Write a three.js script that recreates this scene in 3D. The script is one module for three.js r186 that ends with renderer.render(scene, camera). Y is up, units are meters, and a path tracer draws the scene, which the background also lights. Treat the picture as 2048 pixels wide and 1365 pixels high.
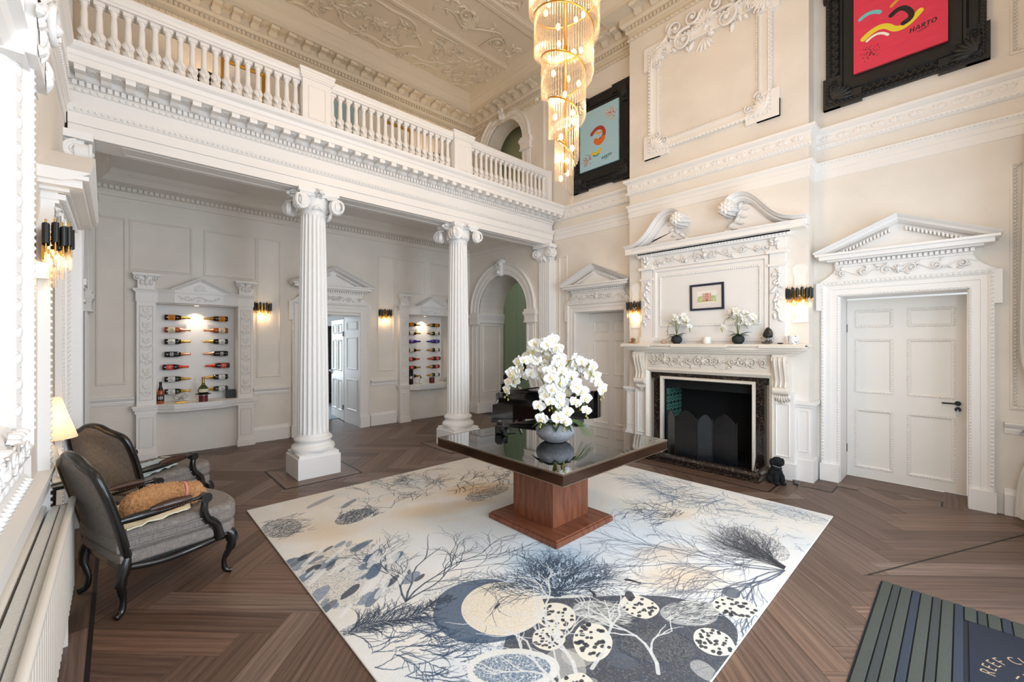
import * as THREE from 'three';
import { mergeGeometries } from 'three/addons/utils/BufferGeometryUtils.js';
import { RoundedBoxGeometry } from 'three/addons/geometries/RoundedBoxGeometry.js';
import { MarchingCubes } from 'three/addons/objects/MarchingCubes.js';
import { ImprovedNoise } from 'three/addons/math/ImprovedNoise.js';
import { RectAreaLightUniformsLib } from 'three/addons/lights/RectAreaLightUniformsLib.js';

// ---------- camera, sky, daylight, exposure ----------
// Plan coordinates: u runs along the gallery (x), v runs into the room (-z), y is up, metres.
const P3 = (u, y, v) => new THREE.Vector3(u, y, -v);
const scene = new THREE.Scene();
const camera = new THREE.PerspectiveCamera(77.95, 2048 / 1365, 0.02, 60);
camera.position.set(0, 1.7, 0);
camera.lookAt(0.6834, 1.7, -0.73);
scene.background = new THREE.Color(0.93, 0.97, 1.0);
scene.backgroundIntensity = 2.2;
const renderer = new THREE.WebGLRenderer({ antialias: true });
renderer.toneMapping = THREE.LinearToneMapping;
renderer.toneMappingExposure = 0.38;
renderer.shadowMap.enabled = true;
RectAreaLightUniformsLib.init();
const DAY = new THREE.Color(0.74, 0.875, 1.02), WARM = new THREE.Color(1.0, 0.72, 0.43);
function windowLight(name, u, y, v, w, h, power, du, dv) {          // daylight entering at an opening, aimed along (du, dv)
  const l = new THREE.RectAreaLight(DAY, power, w, h);
  l.name = name; l.position.copy(P3(u, y, v)); l.lookAt(P3(u + du, y, v + dv));
  scene.add(l);
}
windowLight('window_daylight', 0.75, 2.1, -0.72, 1.1, 2.7, 22, 0.25, 1);
windowLight('entrance_daylight', 3.0, 2.0, -0.72, 1.5, 3.2, 22, -0.05, 1);
windowLight('window_daylight', 5.25, 2.1, -0.72, 1.1, 2.7, 9, -0.5, 1);
windowLight('upper_window_daylight', 1.2, 5.3, -0.72, 1.1, 1.5, 6, 0.3, 1);
windowLight('upper_window_daylight', 4.8, 5.3, -0.72, 1.1, 1.5, 6, -0.3, 1);
windowLight('library_daylight', 3.0, 1.75, 12.2, 2.0, 2.3, 14, 0, -1);
windowLight('stair_daylight', 8.0, 4.2, 8.2, 1.6, 1.8, 8, -0.3, -1);
function lampLight(u, y, v, power, soft = 2, color = WARM) {
  const l = new THREE.PointLight(color, power); l.name = 'lamp_light'; l.position.copy(P3(u, y, v)); l.castShadow = true; l.shadow.radius = soft; scene.add(l);
  return l;
}

// ---------- helpers ----------
let seed = 7;
const rnd = () => { seed = (seed + 0x6d2b79f5) | 0; let t = Math.imul(seed ^ (seed >>> 15), 1 | seed); t = (t + Math.imul(t ^ (t >>> 7), 61 | t)) ^ t; return ((t ^ (t >>> 14)) >>> 0) / 4294967296; };
const rr = (a, b) => a + (b - a) * rnd();
const { PI, sin, cos, sqrt, abs, min, max, floor, pow, hypot, atan2 } = Math;
const lerp = THREE.MathUtils.lerp, clamp = THREE.MathUtils.clamp, smooth = THREE.MathUtils.smoothstep;
const noise = new ImprovedNoise();
const fbm = (x, y, z = 0, o = 4) => { let s = 0, a = 0.5; for (let i = 0; i < o; i++, x *= 2.03, y *= 2.03, a *= 0.5) s += a * noise.noise(x, y, z + i * 7.3); return s; };
const taken = new Map();
const numbered = (n) => { const k = taken.get(n) ?? 0; taken.set(n, k + 1); return k ? n + '_' + String(k).padStart(3, '0') : n; };

function clean(g) {                                                 // plain triangles with position, normal, uv only
  if (g.index) g = g.toNonIndexed();
  if (!g.attributes.normal) g.computeVertexNormals();
  for (const k of Object.keys(g.attributes)) if (!['position', 'normal', 'uv', 'color'].includes(k)) g.deleteAttribute(k);
  g.clearGroups?.();
  return g;
}
function metreUV(g) {                                               // uv in metres, projected along the face's main axis
  g = clean(g);
  const p = g.attributes.position.array, n = p.length / 3, uv = new Float32Array(n * 2);
  for (let i = 0; i < n; i += 3) {
    const a = i * 3, x1 = p[a + 3] - p[a], y1 = p[a + 4] - p[a + 1], z1 = p[a + 5] - p[a + 2], x2 = p[a + 6] - p[a], y2 = p[a + 7] - p[a + 1], z2 = p[a + 8] - p[a + 2];
    const nx = abs(y1 * z2 - z1 * y2), ny = abs(z1 * x2 - x1 * z2), nz = abs(x1 * y2 - y1 * x2);
    for (let k = 0; k < 3; k++) {
      const q = (i + k) * 3, o = (i + k) * 2;
      if (ny >= nx && ny >= nz) { uv[o] = p[q]; uv[o + 1] = p[q + 2]; } else if (nx >= nz) { uv[o] = p[q + 2]; uv[o + 1] = p[q + 1]; } else { uv[o] = p[q]; uv[o + 1] = p[q + 1]; }
    }
  }
  g.setAttribute('uv', new THREE.BufferAttribute(uv, 2));
  return g;
}
function merge(list, keepUV) {
  list = list.flat(9).filter(Boolean).map((g) => (keepUV ? clean(g) : metreUV(g)));
  if (list.some((g) => g.attributes.color)) for (const g of list) if (!g.attributes.color) g.setAttribute('color', new THREE.BufferAttribute(new Float32Array(g.attributes.position.count * 3).fill(1), 3));
  return list.length === 1 ? list[0] : mergeGeometries(list);
}
const ORIGIN = new WeakMap();
function tag(o, label, category, o2 = {}) { o.userData = { ...o.userData, label, category, ...o2 }; return o; }
function thing(name, label, category, at = [0, 0, 0], extra = {}) { // a Group at the thing's base; its parts are given in room coordinates
  const g = new THREE.Group(); g.name = numbered(name); g.position.copy(P3(...at)); ORIGIN.set(g, g.position.clone()); scene.add(g);
  return tag(g, label, category, extra);
}
const struct = (name, label, category, at) => thing(name, label, category, at, { kind: 'structure' });
function add(parent, name, geo, mat, o = {}) {                      // geometry in room coordinates, set back to the parent's base
  const g = merge([geo], o.uv), off = ORIGIN.get(parent);
  if (off && off.lengthSq()) g.translate(-off.x, -off.y, -off.z);
  const m = new THREE.Mesh(g, mat); m.name = name; m.castShadow = m.receiveShadow = true;
  if (o.stuff) m.userData.kind = 'stuff';
  if (o.label) m.userData.label = o.label;
  ORIGIN.set(m, off ?? new THREE.Vector3()); parent.add(m);
  return m;
}
function put(parent, name, geo, mat, pos, rot) {                    // shared geometry placed as a part
  const m = new THREE.Mesh(geo, mat), off = ORIGIN.get(parent); m.name = name; m.castShadow = m.receiveShadow = true;
  m.position.copy(pos); if (off) m.position.sub(off); if (rot) m.rotation.set(...rot);
  parent.add(m); return m;
}
function dup(src, label, at, turn, extra = {}) {
  const c = src.clone(); c.name = numbered(src.name.replace(/_\d{3}$/, '')); c.userData = { ...src.userData, label, ...extra };
  if (at) c.position.copy(P3(...at)); if (turn !== undefined) c.rotation.y = turn; scene.add(c); return c;
}
const bx = (u0, u1, y0, y1, v0, v1) => new THREE.BoxGeometry(abs(u1 - u0), abs(y1 - y0), abs(v1 - v0)).translate((u0 + u1) / 2, (y0 + y1) / 2, -(v0 + v1) / 2);
const rb = (u0, u1, y0, y1, v0, v1, r = 0.01, s = 2) => new RoundedBoxGeometry(abs(u1 - u0), abs(y1 - y0), abs(v1 - v0), s, r).translate((u0 + u1) / 2, (y0 + y1) / 2, -(v0 + v1) / 2);
const lathe = (pts, seg = 24) => new THREE.LatheGeometry(pts.map(([r, y]) => new THREE.Vector2(max(r, 1e-4), y)), seg);
const cyl = (r0, r1, h, s = 12) => new THREE.CylinderGeometry(r0, r1, h, s);
const M4 = (u, y, v, ry = 0, rx = 0, rz = 0, s = 1) => new THREE.Matrix4().compose(P3(u, y, v), new THREE.Quaternion().setFromEuler(new THREE.Euler(rx, ry, rz, 'YXZ')), typeof s === 'number' ? new THREE.Vector3(s, s, s) : new THREE.Vector3(...s));
const mv = (g, ...a) => g.applyMatrix4(M4(...a));
// plane maps: (a, b, h) -> room; h is how far the thing stands out from its wall
const onRight = (u) => (a, b, h) => P3(u - h, b, a), onLeft = (u) => (a, b, h) => P3(u + h, b, a), onBack = (v) => (a, b, h) => P3(a, b, v - h);
const level = (y = 0) => (a, b, h) => P3(a, y + h, b), onCeil = (y) => (a, b, h) => P3(a, y - h, b);
function tris(pos, uv) { const g = new THREE.BufferGeometry(); g.setAttribute('position', new THREE.BufferAttribute(new Float32Array(pos), 3)); if (uv) g.setAttribute('uv', new THREE.BufferAttribute(new Float32Array(uv), 2)); g.computeVertexNormals(); return g; }
// a moulding: profile [across, out] carried along a mitred path [a, b] in a plane; 'across' is to the left of the path
function sweep(path, prof, map, closed = false, caps = false) {
  const n = path.length, mit = path.map((p, i) => {
    const q = closed || i ? path[(i - 1 + n) % n] : null, r = closed || i < n - 1 ? path[(i + 1) % n] : null;
    const d = (s, e) => { const x = e[0] - s[0], y = e[1] - s[1], l = hypot(x, y) || 1; return [x / l, y / l]; };
    const d0 = q ? d(q, p) : d(p, r), d1 = r ? d(p, r) : d0, nx = -(d0[1] + d1[1]), ny = d0[0] + d1[0], l = hypot(nx, ny) || 1, c = max(0.25, (-d0[1] * nx + d0[0] * ny) / l);
    return [nx / l / c, ny / l / c];
  });
  const at = (i, k) => map(path[i][0] + mit[i][0] * prof[k][0], path[i][1] + mit[i][1] * prof[k][0], prof[k][1]), pos = [];
  const v = (p) => pos.push(p.x, p.y, p.z);
  for (let i = 0; i < (closed ? n : n - 1); i++) for (let k = 0; k < prof.length - 1; k++) {
    const a = at(i, k), b = at((i + 1) % n, k), c = at((i + 1) % n, k + 1), d = at(i, k + 1);
    v(a); v(b); v(c); v(a); v(c); v(d);
  }
  if (caps && !closed) for (const i of [0, n - 1]) for (const t of THREE.ShapeUtils.triangulateShape(prof.map((p) => new THREE.Vector2(p[0], p[1])), [])) t.forEach((k) => v(at(i, k)));
  return tris(pos);
}
const rect = (a0, b0, a1, b1) => [[a0, b0], [a1, b0], [a1, b1], [a0, b1]];
function slab(pts, map, h0, h1, holes = []) {                       // a flat outline in a plane given a thickness
  const s = new THREE.Shape(pts.map((p) => new THREE.Vector2(...p)));
  for (const h of holes) s.holes.push(new THREE.Path(h.map((p) => new THREE.Vector2(...p))));
  const g = new THREE.ExtrudeGeometry(s, { depth: 1, bevelEnabled: false, curveSegments: 12 }), p = g.attributes.position;
  for (let i = 0; i < p.count; i++) { const q = map(p.getX(i), p.getY(i), lerp(h0, h1, p.getZ(i))); p.setXYZ(i, q.x, q.y, q.z); }
  g.computeVertexNormals();
  return g;
}
function tube(pts, rad, n = 16, k = 6, flat = 1) {                  // tapered round bar through points (Vector3), radius by function or number
  const c = pts.length > 2 ? new THREE.CatmullRomCurve3(pts, false, 'centripetal') : new THREE.LineCurve3(pts[0], pts[1]), fr = c.computeFrenetFrames(n, false), pos = [], nor = [], idx = [], uv = [];
  const R = typeof rad === 'function' ? rad : () => rad;
  for (let i = 0; i <= n; i++) {
    const p = c.getPointAt(i / n), r = R(i / n);
    for (let j = 0; j <= k; j++) {
      const a = (j / k) * 2 * PI, x = fr.normals[i].clone().multiplyScalar(cos(a)).addScaledVector(fr.binormals[i], sin(a) * flat);
      pos.push(p.x + x.x * r, p.y + x.y * r, p.z + x.z * r); nor.push(x.x, x.y, x.z); uv.push(i / n, j / k);
      if (i < n && j < k) { const q = i * (k + 1) + j; idx.push(q, q + 1, q + k + 1, q + 1, q + k + 2, q + k + 1); }
    }
  }
  const cap = (i) => { const o = pos.length / 3, p = c.getPointAt(i / n), t = fr.tangents[i]; pos.push(p.x, p.y, p.z); nor.push(t.x, t.y, t.z); uv.push(0, 0); for (let j = 0; j < k; j++) idx.push(o, i * (k + 1) + j + (i ? 0 : 1), i * (k + 1) + j + (i ? 1 : 0)); nor[o * 3] *= i ? 1 : -1; nor[o * 3 + 1] *= i ? 1 : -1; nor[o * 3 + 2] *= i ? 1 : -1; };
  cap(0); cap(n);
  const g = new THREE.BufferGeometry(); g.setAttribute('position', new THREE.Float32BufferAttribute(pos, 3)); g.setAttribute('normal', new THREE.Float32BufferAttribute(nor, 3)); g.setAttribute('uv', new THREE.Float32BufferAttribute(uv, 2)); g.setIndex(idx);
  return g;
}
function surf(f, nu, nv) {                                          // smooth surface from f(s, t) -> Vector3
  const pos = [], uv = [], idx = [];
  for (let i = 0; i <= nu; i++) for (let j = 0; j <= nv; j++) { const p = f(i / nu, j / nv); pos.push(p.x, p.y, p.z); uv.push(i / nu, j / nv); if (i < nu && j < nv) { const q = i * (nv + 1) + j; idx.push(q, q + nv + 1, q + 1, q + 1, q + nv + 1, q + nv + 2); } }
  const g = new THREE.BufferGeometry(); g.setAttribute('position', new THREE.Float32BufferAttribute(pos, 3)); g.setAttribute('uv', new THREE.Float32BufferAttribute(uv, 2)); g.setIndex(idx); g.computeVertexNormals();
  return g;
}
const blob = (r, sx, sy, sz, w = 10, h = 7) => new THREE.SphereGeometry(r, w, h).scale(sx, sy, sz);
// ----- carved ornament, laid on a plane map -----
const onPlane = (map, pts) => pts.map(([a, b, h]) => map(a, b, h));
function scroll(map, a, b, r, turns, start, dir, thick, h = 0.012, tail = 0) { // a spiral with a bead at its eye
  const pts = [];
  for (let i = 0; i <= 18; i++) { const t = i / 18, R = r * pow(1 - t, 0.8) + r * 0.12, th = start + dir * t * turns * 2 * PI; pts.push([a + cos(th) * R, b + sin(th) * R, h]); }
  if (tail) pts.unshift([pts[0][0] + cos(start - dir * 1.5) * tail, pts[0][1] + sin(start - dir * 1.5) * tail, h * 0.6]);
  const e = map(a, b, h);
  return [tube(onPlane(map, pts), (t) => thick * (1 - 0.45 * t), 22, 5), blob(thick * 1.5, 1, 1, 1, 6, 4).translate(e.x, e.y, e.z)];
}
function leaf(map, a, b, len, wid, ang, h = 0.012) {                // a ribbed leaf lying on the plane
  return surf((s, t) => {
    const w = wid * pow(sin(PI * min(1, 0.08 + s * 0.92)), 0.8) * (1 + 0.22 * sin(s * 22)), c = (t - 0.5) * 2, x = s * len, y = c * w * 0.5;
    return map(a + cos(ang) * x - sin(ang) * y, b + sin(ang) * x + cos(ang) * y, h * (1 - c * c * 0.9) * sin(PI * (0.12 + s * 0.8)) + 0.001);
  }, 9, 4);
}
function arabesque(map, a0, a1, b0, b1, h = 0.02, cells = 3, centre = true) { // mirrored running scrolls with leaves
  const out = [], mid = (a0 + a1) / 2, H = b1 - b0, bm = (b0 + b1) / 2;
  for (const s of [1, -1]) {
    const L = abs(a1 - a0) / 2 * 0.97, st = [];
    for (let i = 0; i <= 24; i++) { const t = i / 24; st.push([mid + s * (t * L + 0.02), bm + sin(t * PI * cells) * H * 0.3 * (1 - 0.4 * t), h * 0.6]); }
    out.push(tube(onPlane(map, st), (t) => H * 0.05 * (1 - 0.6 * t), 30, 5));
    for (let k = 0; k < cells; k++) {
      const t = (k + 0.5) / cells, up = k % 2 ? -1 : 1, c = mid + s * t * L, q = bm - up * H * 0.02, r = H * 0.3 * (1 - 0.35 * t);
      out.push(...scroll(map, c, q, r, 1.3, s > 0 ? PI / 2 * up : PI - PI / 2 * up, -s * up, H * 0.05, h));
      for (let m = 0; m < 5; m++) out.push(leaf(map, c + rr(-0.5, 0.5) * L / cells, bm + rr(-0.34, 0.34) * H, H * rr(0.26, 0.4), H * 0.16, s > 0 ? rr(-0.9, 0.9) + (rnd() > 0.5 ? up * 1.2 : 0) : PI + rr(-0.9, 0.9), h));
    }
  }
  if (centre) { const e = map(mid, bm, h); out.push(blob(H * 0.14, 1, 1, 1, 8, 6).translate(e.x, e.y, e.z)); for (let k = 0; k < 8; k++) out.push(leaf(map, mid, bm, H * 0.36, H * 0.16, k * PI / 4, h * 1.2)); }
  return out;
}
function beads(map, path, closed, pitch, r, h = 0, sx = 1) {        // egg or bead row following a path
  const out = [], n = path.length;
  for (let i = 0; i < (closed ? n : n - 1); i++) {
    const p = path[i], q = path[(i + 1) % n], L = hypot(q[0] - p[0], q[1] - p[1]), m = max(1, Math.round(L / pitch));
    for (let k = 0; k < m; k++) { const t = (k + 0.5) / m, e = map(lerp(p[0], q[0], t), lerp(p[1], q[1], t), h); out.push(new THREE.OctahedronGeometry(r, 1).scale(1, sx, 1).translate(e.x, e.y, e.z)); }
  }
  return out;
}
function dentils(map, a0, a1, b0, b1, pitch, h0, h1, fill = 0.62) { const out = [], n = Math.round(abs(a1 - a0) / pitch), d = (a1 - a0) / n; for (let i = 0; i < n; i++) { const x = a0 + d * i; out.push(slab(rect(x, b0, x + d * fill, b1), map, h0, h1)); } return out; }

// ---------- textures and materials ----------
function dataTex(w, h, f, srgb, repeat = true) {
  const d = new Uint8Array(w * h * 4);
  for (let y = 0; y < h; y++) for (let x = 0; x < w; x++) { const c = f(x / w, y / h), o = (y * w + x) * 4; if (typeof c === 'number') d[o] = d[o + 1] = d[o + 2] = clamp(c * 255, 0, 255); else for (let k = 0; k < 3; k++) d[o + k] = clamp(c[k] * 255, 0, 255); d[o + 3] = 255; }
  const t = new THREE.DataTexture(d, w, h); t.magFilter = THREE.LinearFilter; t.minFilter = THREE.LinearMipmapLinearFilter; if (repeat) t.wrapS = t.wrapT = THREE.RepeatWrapping; if (srgb) t.colorSpace = THREE.SRGBColorSpace; t.needsUpdate = true;
  return t;
}
function canvas(w, h, draw) { const c = document.createElement('canvas'); c.width = w; c.height = h; draw(c.getContext('2d'), w, h); const t = new THREE.CanvasTexture(c); t.colorSpace = THREE.SRGBColorSpace; return t; }
const rep = (t, x, y) => { const c = t.clone(); c.wrapS = c.wrapT = THREE.RepeatWrapping; c.repeat.set(x, y); c.needsUpdate = true; return c; };
const tile = (f, s) => (x, y) => { const a = x * s, b = y * s, u = smooth(x, 0.75, 1), w = smooth(y, 0.75, 1), A = lerp(f(a, b), f(a - s, b), u), B = lerp(f(a, b - s), f(a - s, b - s), u); return lerp(A, B, w); };
const plasterBump = dataTex(256, 256, (x, y) => 0.5 + 0.5 * tile((a, b) => fbm(a, b, 1, 5), 9)(x, y));
const plasterTone = dataTex(256, 256, (x, y) => { const k = 0.975 + 0.06 * tile((a, b) => fbm(a, b, 3, 5), 4)(x, y); return [k, k * 0.995, k * 0.985]; }, true);
const std = (color, o = {}) => new THREE.MeshStandardMaterial({ color, roughness: 0.6, ...o });
const phy = (color, o = {}) => new THREE.MeshPhysicalMaterial({ color, roughness: 0.5, ...o });
const MT = {
  wall: std('#efe8df', { roughness: 0.62, bumpMap: plasterBump, bumpScale: 0.0012, map: rep(plasterTone, 0.5, 0.5) }),
  trim: std('#f0ece7', { roughness: 0.42, bumpMap: rep(plasterBump, 2, 2), bumpScale: 0.0008 }),
  white: std('#f3f2f0', { roughness: 0.38, bumpMap: rep(plasterBump, 3, 3), bumpScale: 0.0005 }),
  ceil: std('#dccfba', { roughness: 0.75, bumpMap: plasterBump, bumpScale: 0.0015 }),
  door: std('#efeae2', { roughness: 0.4 }),
  sage: std('#b9c3a4', { roughness: 0.6, bumpMap: plasterBump, bumpScale: 0.001 }),
  dark: std('#1a1512', { roughness: 0.5 }),
  black: std('#0c0c0d', { roughness: 0.35 }),
  gold: std('#c9973f', { metalness: 1, roughness: 0.28 }),
  steel: std('#b9bdc2', { metalness: 1, roughness: 0.3 }),
  crystal: phy('#fff8ee', { transmission: 0.95, roughness: 0.12, ior: 1.5, thickness: 0 }),
  bulb: std('#ffffff', { emissive: '#ffd9a0', emissiveIntensity: 9 }),
  shade: phy('#f6e6cc', { transmission: 0.45, roughness: 0.95, thickness: 0 }),
  mahog: std('#3a1d18', { roughness: 0.35 }),
};
const woodTex = (c0, c1, c2, fx, fy, s) => dataTex(512, 256, (x, y) => {
  const g = tile((a, b) => fbm(a * 0.35, b * 5.5 + 0.9 * fbm(a * 0.5, b * 0.8, s + 9, 2), s, 5), 6)(x, y), f = tile((a, b) => fbm(a * 1.6, b * 34, s + 3, 3), 6)(x, y), k = clamp(0.5 + g * 1.0 + f * 0.3, 0, 1);
  return [0, 1, 2].map((i) => (k < 0.5 ? lerp(c0[i], c1[i], k * 2) : lerp(c1[i], c2[i], k * 2 - 1)) / 255);
}, true);
const floorTex = woodTex([84, 67, 58], [116, 94, 81], [144, 121, 106], 1, 1, 2);
const floorBump = dataTex(512, 256, (x, y) => 0.5 + 0.5 * tile((a, b) => fbm(a * 1.2, b * 30, 5, 3), 6)(x, y));
// ---------- room shell ----------
const UR = 6.36, UL = -0.35, VB = 8.1, VF = -0.75, YC = 7.28, YS = 4.05;
const archPts = (c, h, spring, y0, n = 20) => { const p = [[c - h, y0]]; for (let i = 0; i <= n; i++) { const t = PI - (PI * i) / n; p.push([c + cos(t) * h, spring + sin(t) * h]); } p.push([c + h, y0]); return p; };
const wr = struct('wall_right', 'tall cream right-hand wall behind the fireplace and door', 'wall', [UR, 0, 2.5]);
add(wr, 'wall_surface', slab(rect(VF, -0.02, 5.83, YC), onRight(UR), 0, -0.5, [rect(-0.05, -0.01, 1.02, 2.25), rect(1.8, -0.01, 3.15, 1.2), rect(3.97, -0.01, 5.03, 2.25)]), MT.wall);
add(wr, 'gallery_wall', slab(rect(5.8, YS, VB + 0.3, YC), onRight(6.3), 0, -0.4, [archPts(7.0, 0.61, 6.0, 4.21)]), MT.wall);
add(wr, 'arcade_wall', slab(rect(5.8, -0.02, VB + 0.3, YS + 0.02), onRight(6.2), 0, -0.77, [archPts(6.96, 0.8, 2.36, -0.01)]), MT.wall);
const wb = struct('wall_back', 'cream back wall under and above the gallery with panels', 'wall', [3, 0, VB]);
add(wb, 'wall_surface', slab(rect(UL - 0.4, -0.02, 6.95, YC), onBack(VB), 0, -0.85, [rect(2.41, -0.01, 3.52, 2.24), rect(0.413, 0.77, 1.431, 2.255), rect(4.513, 0.77, 5.531, 2.255)]), MT.wall);
const wl = struct('wall_left', 'cream left-hand wall beside the armchairs and radiator', 'wall', [UL, 0, 3]);
add(wl, 'wall_surface', slab(rect(VF, -0.02, 5.83, YC), onLeft(UL), 0, -0.55, [rect(3.95, -0.01, 5.07, 2.25)]), MT.wall);
add(wl, 'arcade_wall', slab(rect(5.8, -0.02, VB + 0.3, YC), onLeft(-0.31), 0, -0.5, [archPts(6.96, 0.8, 2.36, -0.01)]), MT.wall);
add(wl, 'door_recess_backing', bx(-1.0, -0.86, -0.02, 2.4, 3.8, 5.2), MT.door);
add(wl, 'arch_backing', bx(-1.1, -0.82, -0.02, 3.4, 6, 8), MT.wall);
const wf = struct('wall_front', 'window wall opposite the gallery', 'wall', [3, 0, VF]);
const holes = [rect(0.2, 0.75, 1.3, 3.45), rect(2.25, 0.02, 3.75, 3.6), rect(4.7, 0.75, 5.8, 3.45), rect(0.65, 4.55, 1.75, 6.05), rect(4.25, 4.55, 5.35, 6.05)];
add(wf, 'wall_surface', slab(rect(UL - 0.5, -0.02, UR + 0.5, YC), onBack(VF), 0, 0.3, holes), MT.wall);
holes.forEach((h, i) => {
  const w = struct('window_' + (i + 1), ['tall sash window left of the entrance', 'glazed entrance doors opposite the gallery', 'tall sash window right of the entrance', 'upper window over the left sash window', 'upper window over the right sash window'][i], 'window', [h[0][0], h[0][1], VF - 0.2]);
  const [a0, b0] = h[0], [a1, b1] = h[2], fr = [], m = onBack(VF - 0.2);
  fr.push(slab(rect(a0, b0, a1, b1), m, -0.03, 0.03, [rect(a0 + 0.06, b0 + 0.06, a1 - 0.06, b1 - 0.06)]));
  for (let k = 1; k < 3; k++) fr.push(slab(rect(lerp(a0, a1, k / 3) - 0.012, b0, lerp(a0, a1, k / 3) + 0.012, b1), m, -0.02, 0.02));
  const n = Math.round((b1 - b0) / 0.5); for (let k = 1; k < n; k++) fr.push(slab(rect(a0, lerp(b0, b1, k / n) - 0.012, a1, lerp(b0, b1, k / n) + 0.012), m, -0.02, 0.02));
  add(w, 'window_frame', fr, MT.white);
  add(w, 'pane', slab(rect(a0 + 0.05, b0 + 0.05, a1 - 0.05, b1 - 0.05), m, -0.003, 0.003), phy('#ffffff', { transmission: 1, roughness: 0, thickness: 0 }));
});
const cl = struct('ceiling', 'plaster ceiling with rococo scrollwork panels over the gallery', 'ceiling', [3, YC, 3.5]);
add(cl, 'ceiling_surface', bx(UL - 0.5, UR + 0.6, YC, YC + 0.15, VF - 0.3, VB + 0.85), MT.ceil);
// ceiling ribs and rococo relief
{
  const C = onCeil(YC), rib = [[-0.07, 0], [-0.07, 0.012], [-0.035, 0.02], [-0.03, 0.04], [0.03, 0.04], [0.035, 0.02], [0.07, 0.012], [0.07, 0]];
  add(cl, 'ceiling_rib', sweep([[0.1, 6.36], [5.86, 6.36], [5.86, 5.36], [0.1, 5.36]], rib, C, true), MT.ceil);
  add(cl, 'ceiling_rib', sweep([[0.1, 5.26], [5.86, 5.26], [5.86, 0], [0.1, 0]], rib, C, true), MT.ceil);
  const line = [[-0.022, 0], [-0.018, 0.018], [0, 0.028], [0.018, 0.018], [0.022, 0]];
  const cusp = (cx, cy, rx, ry, n, amp) => { const p = []; for (let i = 0; i < 64; i++) { const t = (i / 64) * 2 * PI, k = 1 + amp * pow(abs(cos(n * t / 2)), 2); p.push([cx + cos(t) * rx * k, cy + sin(t) * ry * k]); } return p; };
  const arc = (cx, cy, r, t0, t1, n = 14) => Array.from({ length: n + 1 }, (_, i) => { const t = lerp(t0, t1, i / n); return [cx + cos(t) * r, cy + sin(t) * r]; });
  for (const c of [1.1, 3.35]) add(cl, 'cartouche_moulding', sweep(cusp(c, 6.98, 0.72, 0.42, 6, 0.16), line, C, true), MT.ceil);
  add(cl, 'panel_moulding', [sweep([[0.3, 7.62], ...arc(1.1, 7.72, 0.28, PI, 2 * PI), [1.9, 7.62], ...arc(2.25, 7.72, 0.25, PI, 2 * PI), [2.6, 7.62], ...arc(3.35, 7.72, 0.3, PI, 2 * PI), [4.1, 7.62], ...arc(4.6, 7.66, 0.3, PI, 2 * PI), [5.15, 7.62], ...arc(5.5, 7.68, 0.24, PI, 1.6 * PI)], line, C)], MT.ceil);
  add(cl, 'panel_moulding', sweep([[4.1, 6.5], ...arc(4.95, 6.46, 0.3, PI, 0), [5.35, 6.52], ...arc(5.74, 6.55, 0.22, PI, 0.5 * PI)], line, C), MT.ceil);
  add(cl, 'panel_moulding', sweep([...arc(4.35, 7.0, 0.34, -0.5 * PI, 0.42 * PI), ...arc(4.28, 7.52, 0.2, -0.4 * PI, -PI)], line, C), MT.ceil);
  const relief = (name, u0, u1, v0, v1, n, s) => { const g = []; for (let i = 0; i < n; i++) { const a = rr(u0, u1), b = rr(v0, v1), t = rr(0, 6.28); g.push(leaf(C, a, b, rr(0.1, 0.2) * s, rr(0.04, 0.07) * s, t, 0.025)); if (i % 3 === 0) g.push(...scroll(C, a, b, rr(0.05, 0.1) * s, 1.2, t, rnd() > 0.5 ? 1 : -1, 0.009, 0.014)); if (i % 4 === 0) { const e = C(a, b, 0.01); g.push(blob(0.022, 1, 0.8, 1, 6, 4).translate(e.x, e.y, e.z)); } } add(cl, name, g, MT.ceil); };
  for (const c of [1.1, 3.35]) { relief('scroll_relief', c - 0.62, c + 0.62, 6.66, 7.3, 46, 1); const e = C(c, 6.98, 0.01); add(cl, 'rosette', [blob(0.06, 1, 0.7, 1, 10, 6).translate(e.x, e.y, e.z), ...Array.from({ length: 8 }, (_, k) => leaf(C, c, 6.98, 0.15, 0.08, k * PI / 4, 0.03))], MT.ceil); }
  relief('scroll_relief', 4.2, 5.8, 6.55, 7.55, 70, 1); relief('scroll_relief', 0.2, 4.2, 7.3, 7.6, 30, 0.8); relief('scroll_relief', 1.9, 2.6, 6.5, 7.4, 24, 1);
  // shell-and-spray ornaments in the strip between the ribs and on the hall ceiling
  for (const [cu, cv] of [[4.75, 5.86], [2.6, 5.86], [0.9, 5.86]]) {
    const g = []; for (let k = 0; k < 9; k++) g.push(leaf(C, cu - 0.1, cv, 0.26, 0.075, -0.9 + k * 0.22 + PI, 0.045));
    for (const s of [1, -1]) { g.push(...scroll(C, cu + s * 0.42, cv + s * 0.08, 0.13, 1.3, s > 0 ? PI : 0, s, 0.016, 0.03, 0.3)); g.push(tube(onPlane(C, [[cu, cv, 0.02], [cu + s * 0.3, cv - s * 0.16, 0.03], [cu + s * 0.62, cv - s * 0.02, 0.025], [cu + s * 0.86, cv - s * 0.1, 0.01]]), (t) => 0.02 * (1 - 0.7 * t), 16, 5)); for (let k = 0; k < 16; k++) g.push(leaf(C, cu + s * rr(0.15, 0.95), cv + rr(-0.24, 0.2), rr(0.12, 0.2), rr(0.05, 0.08), rr(0, 6.28), 0.03)); }
    add(cl, 'shell_ornament', g, MT.ceil);
  }
  for (const [a, b] of [[5.3, 4.8], [5.0, 4.4], [4.6, 4.9]]) relief('spray_relief', a - 0.35, a + 0.35, b - 0.25, b + 0.25, 16, 1.1);
}
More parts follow.
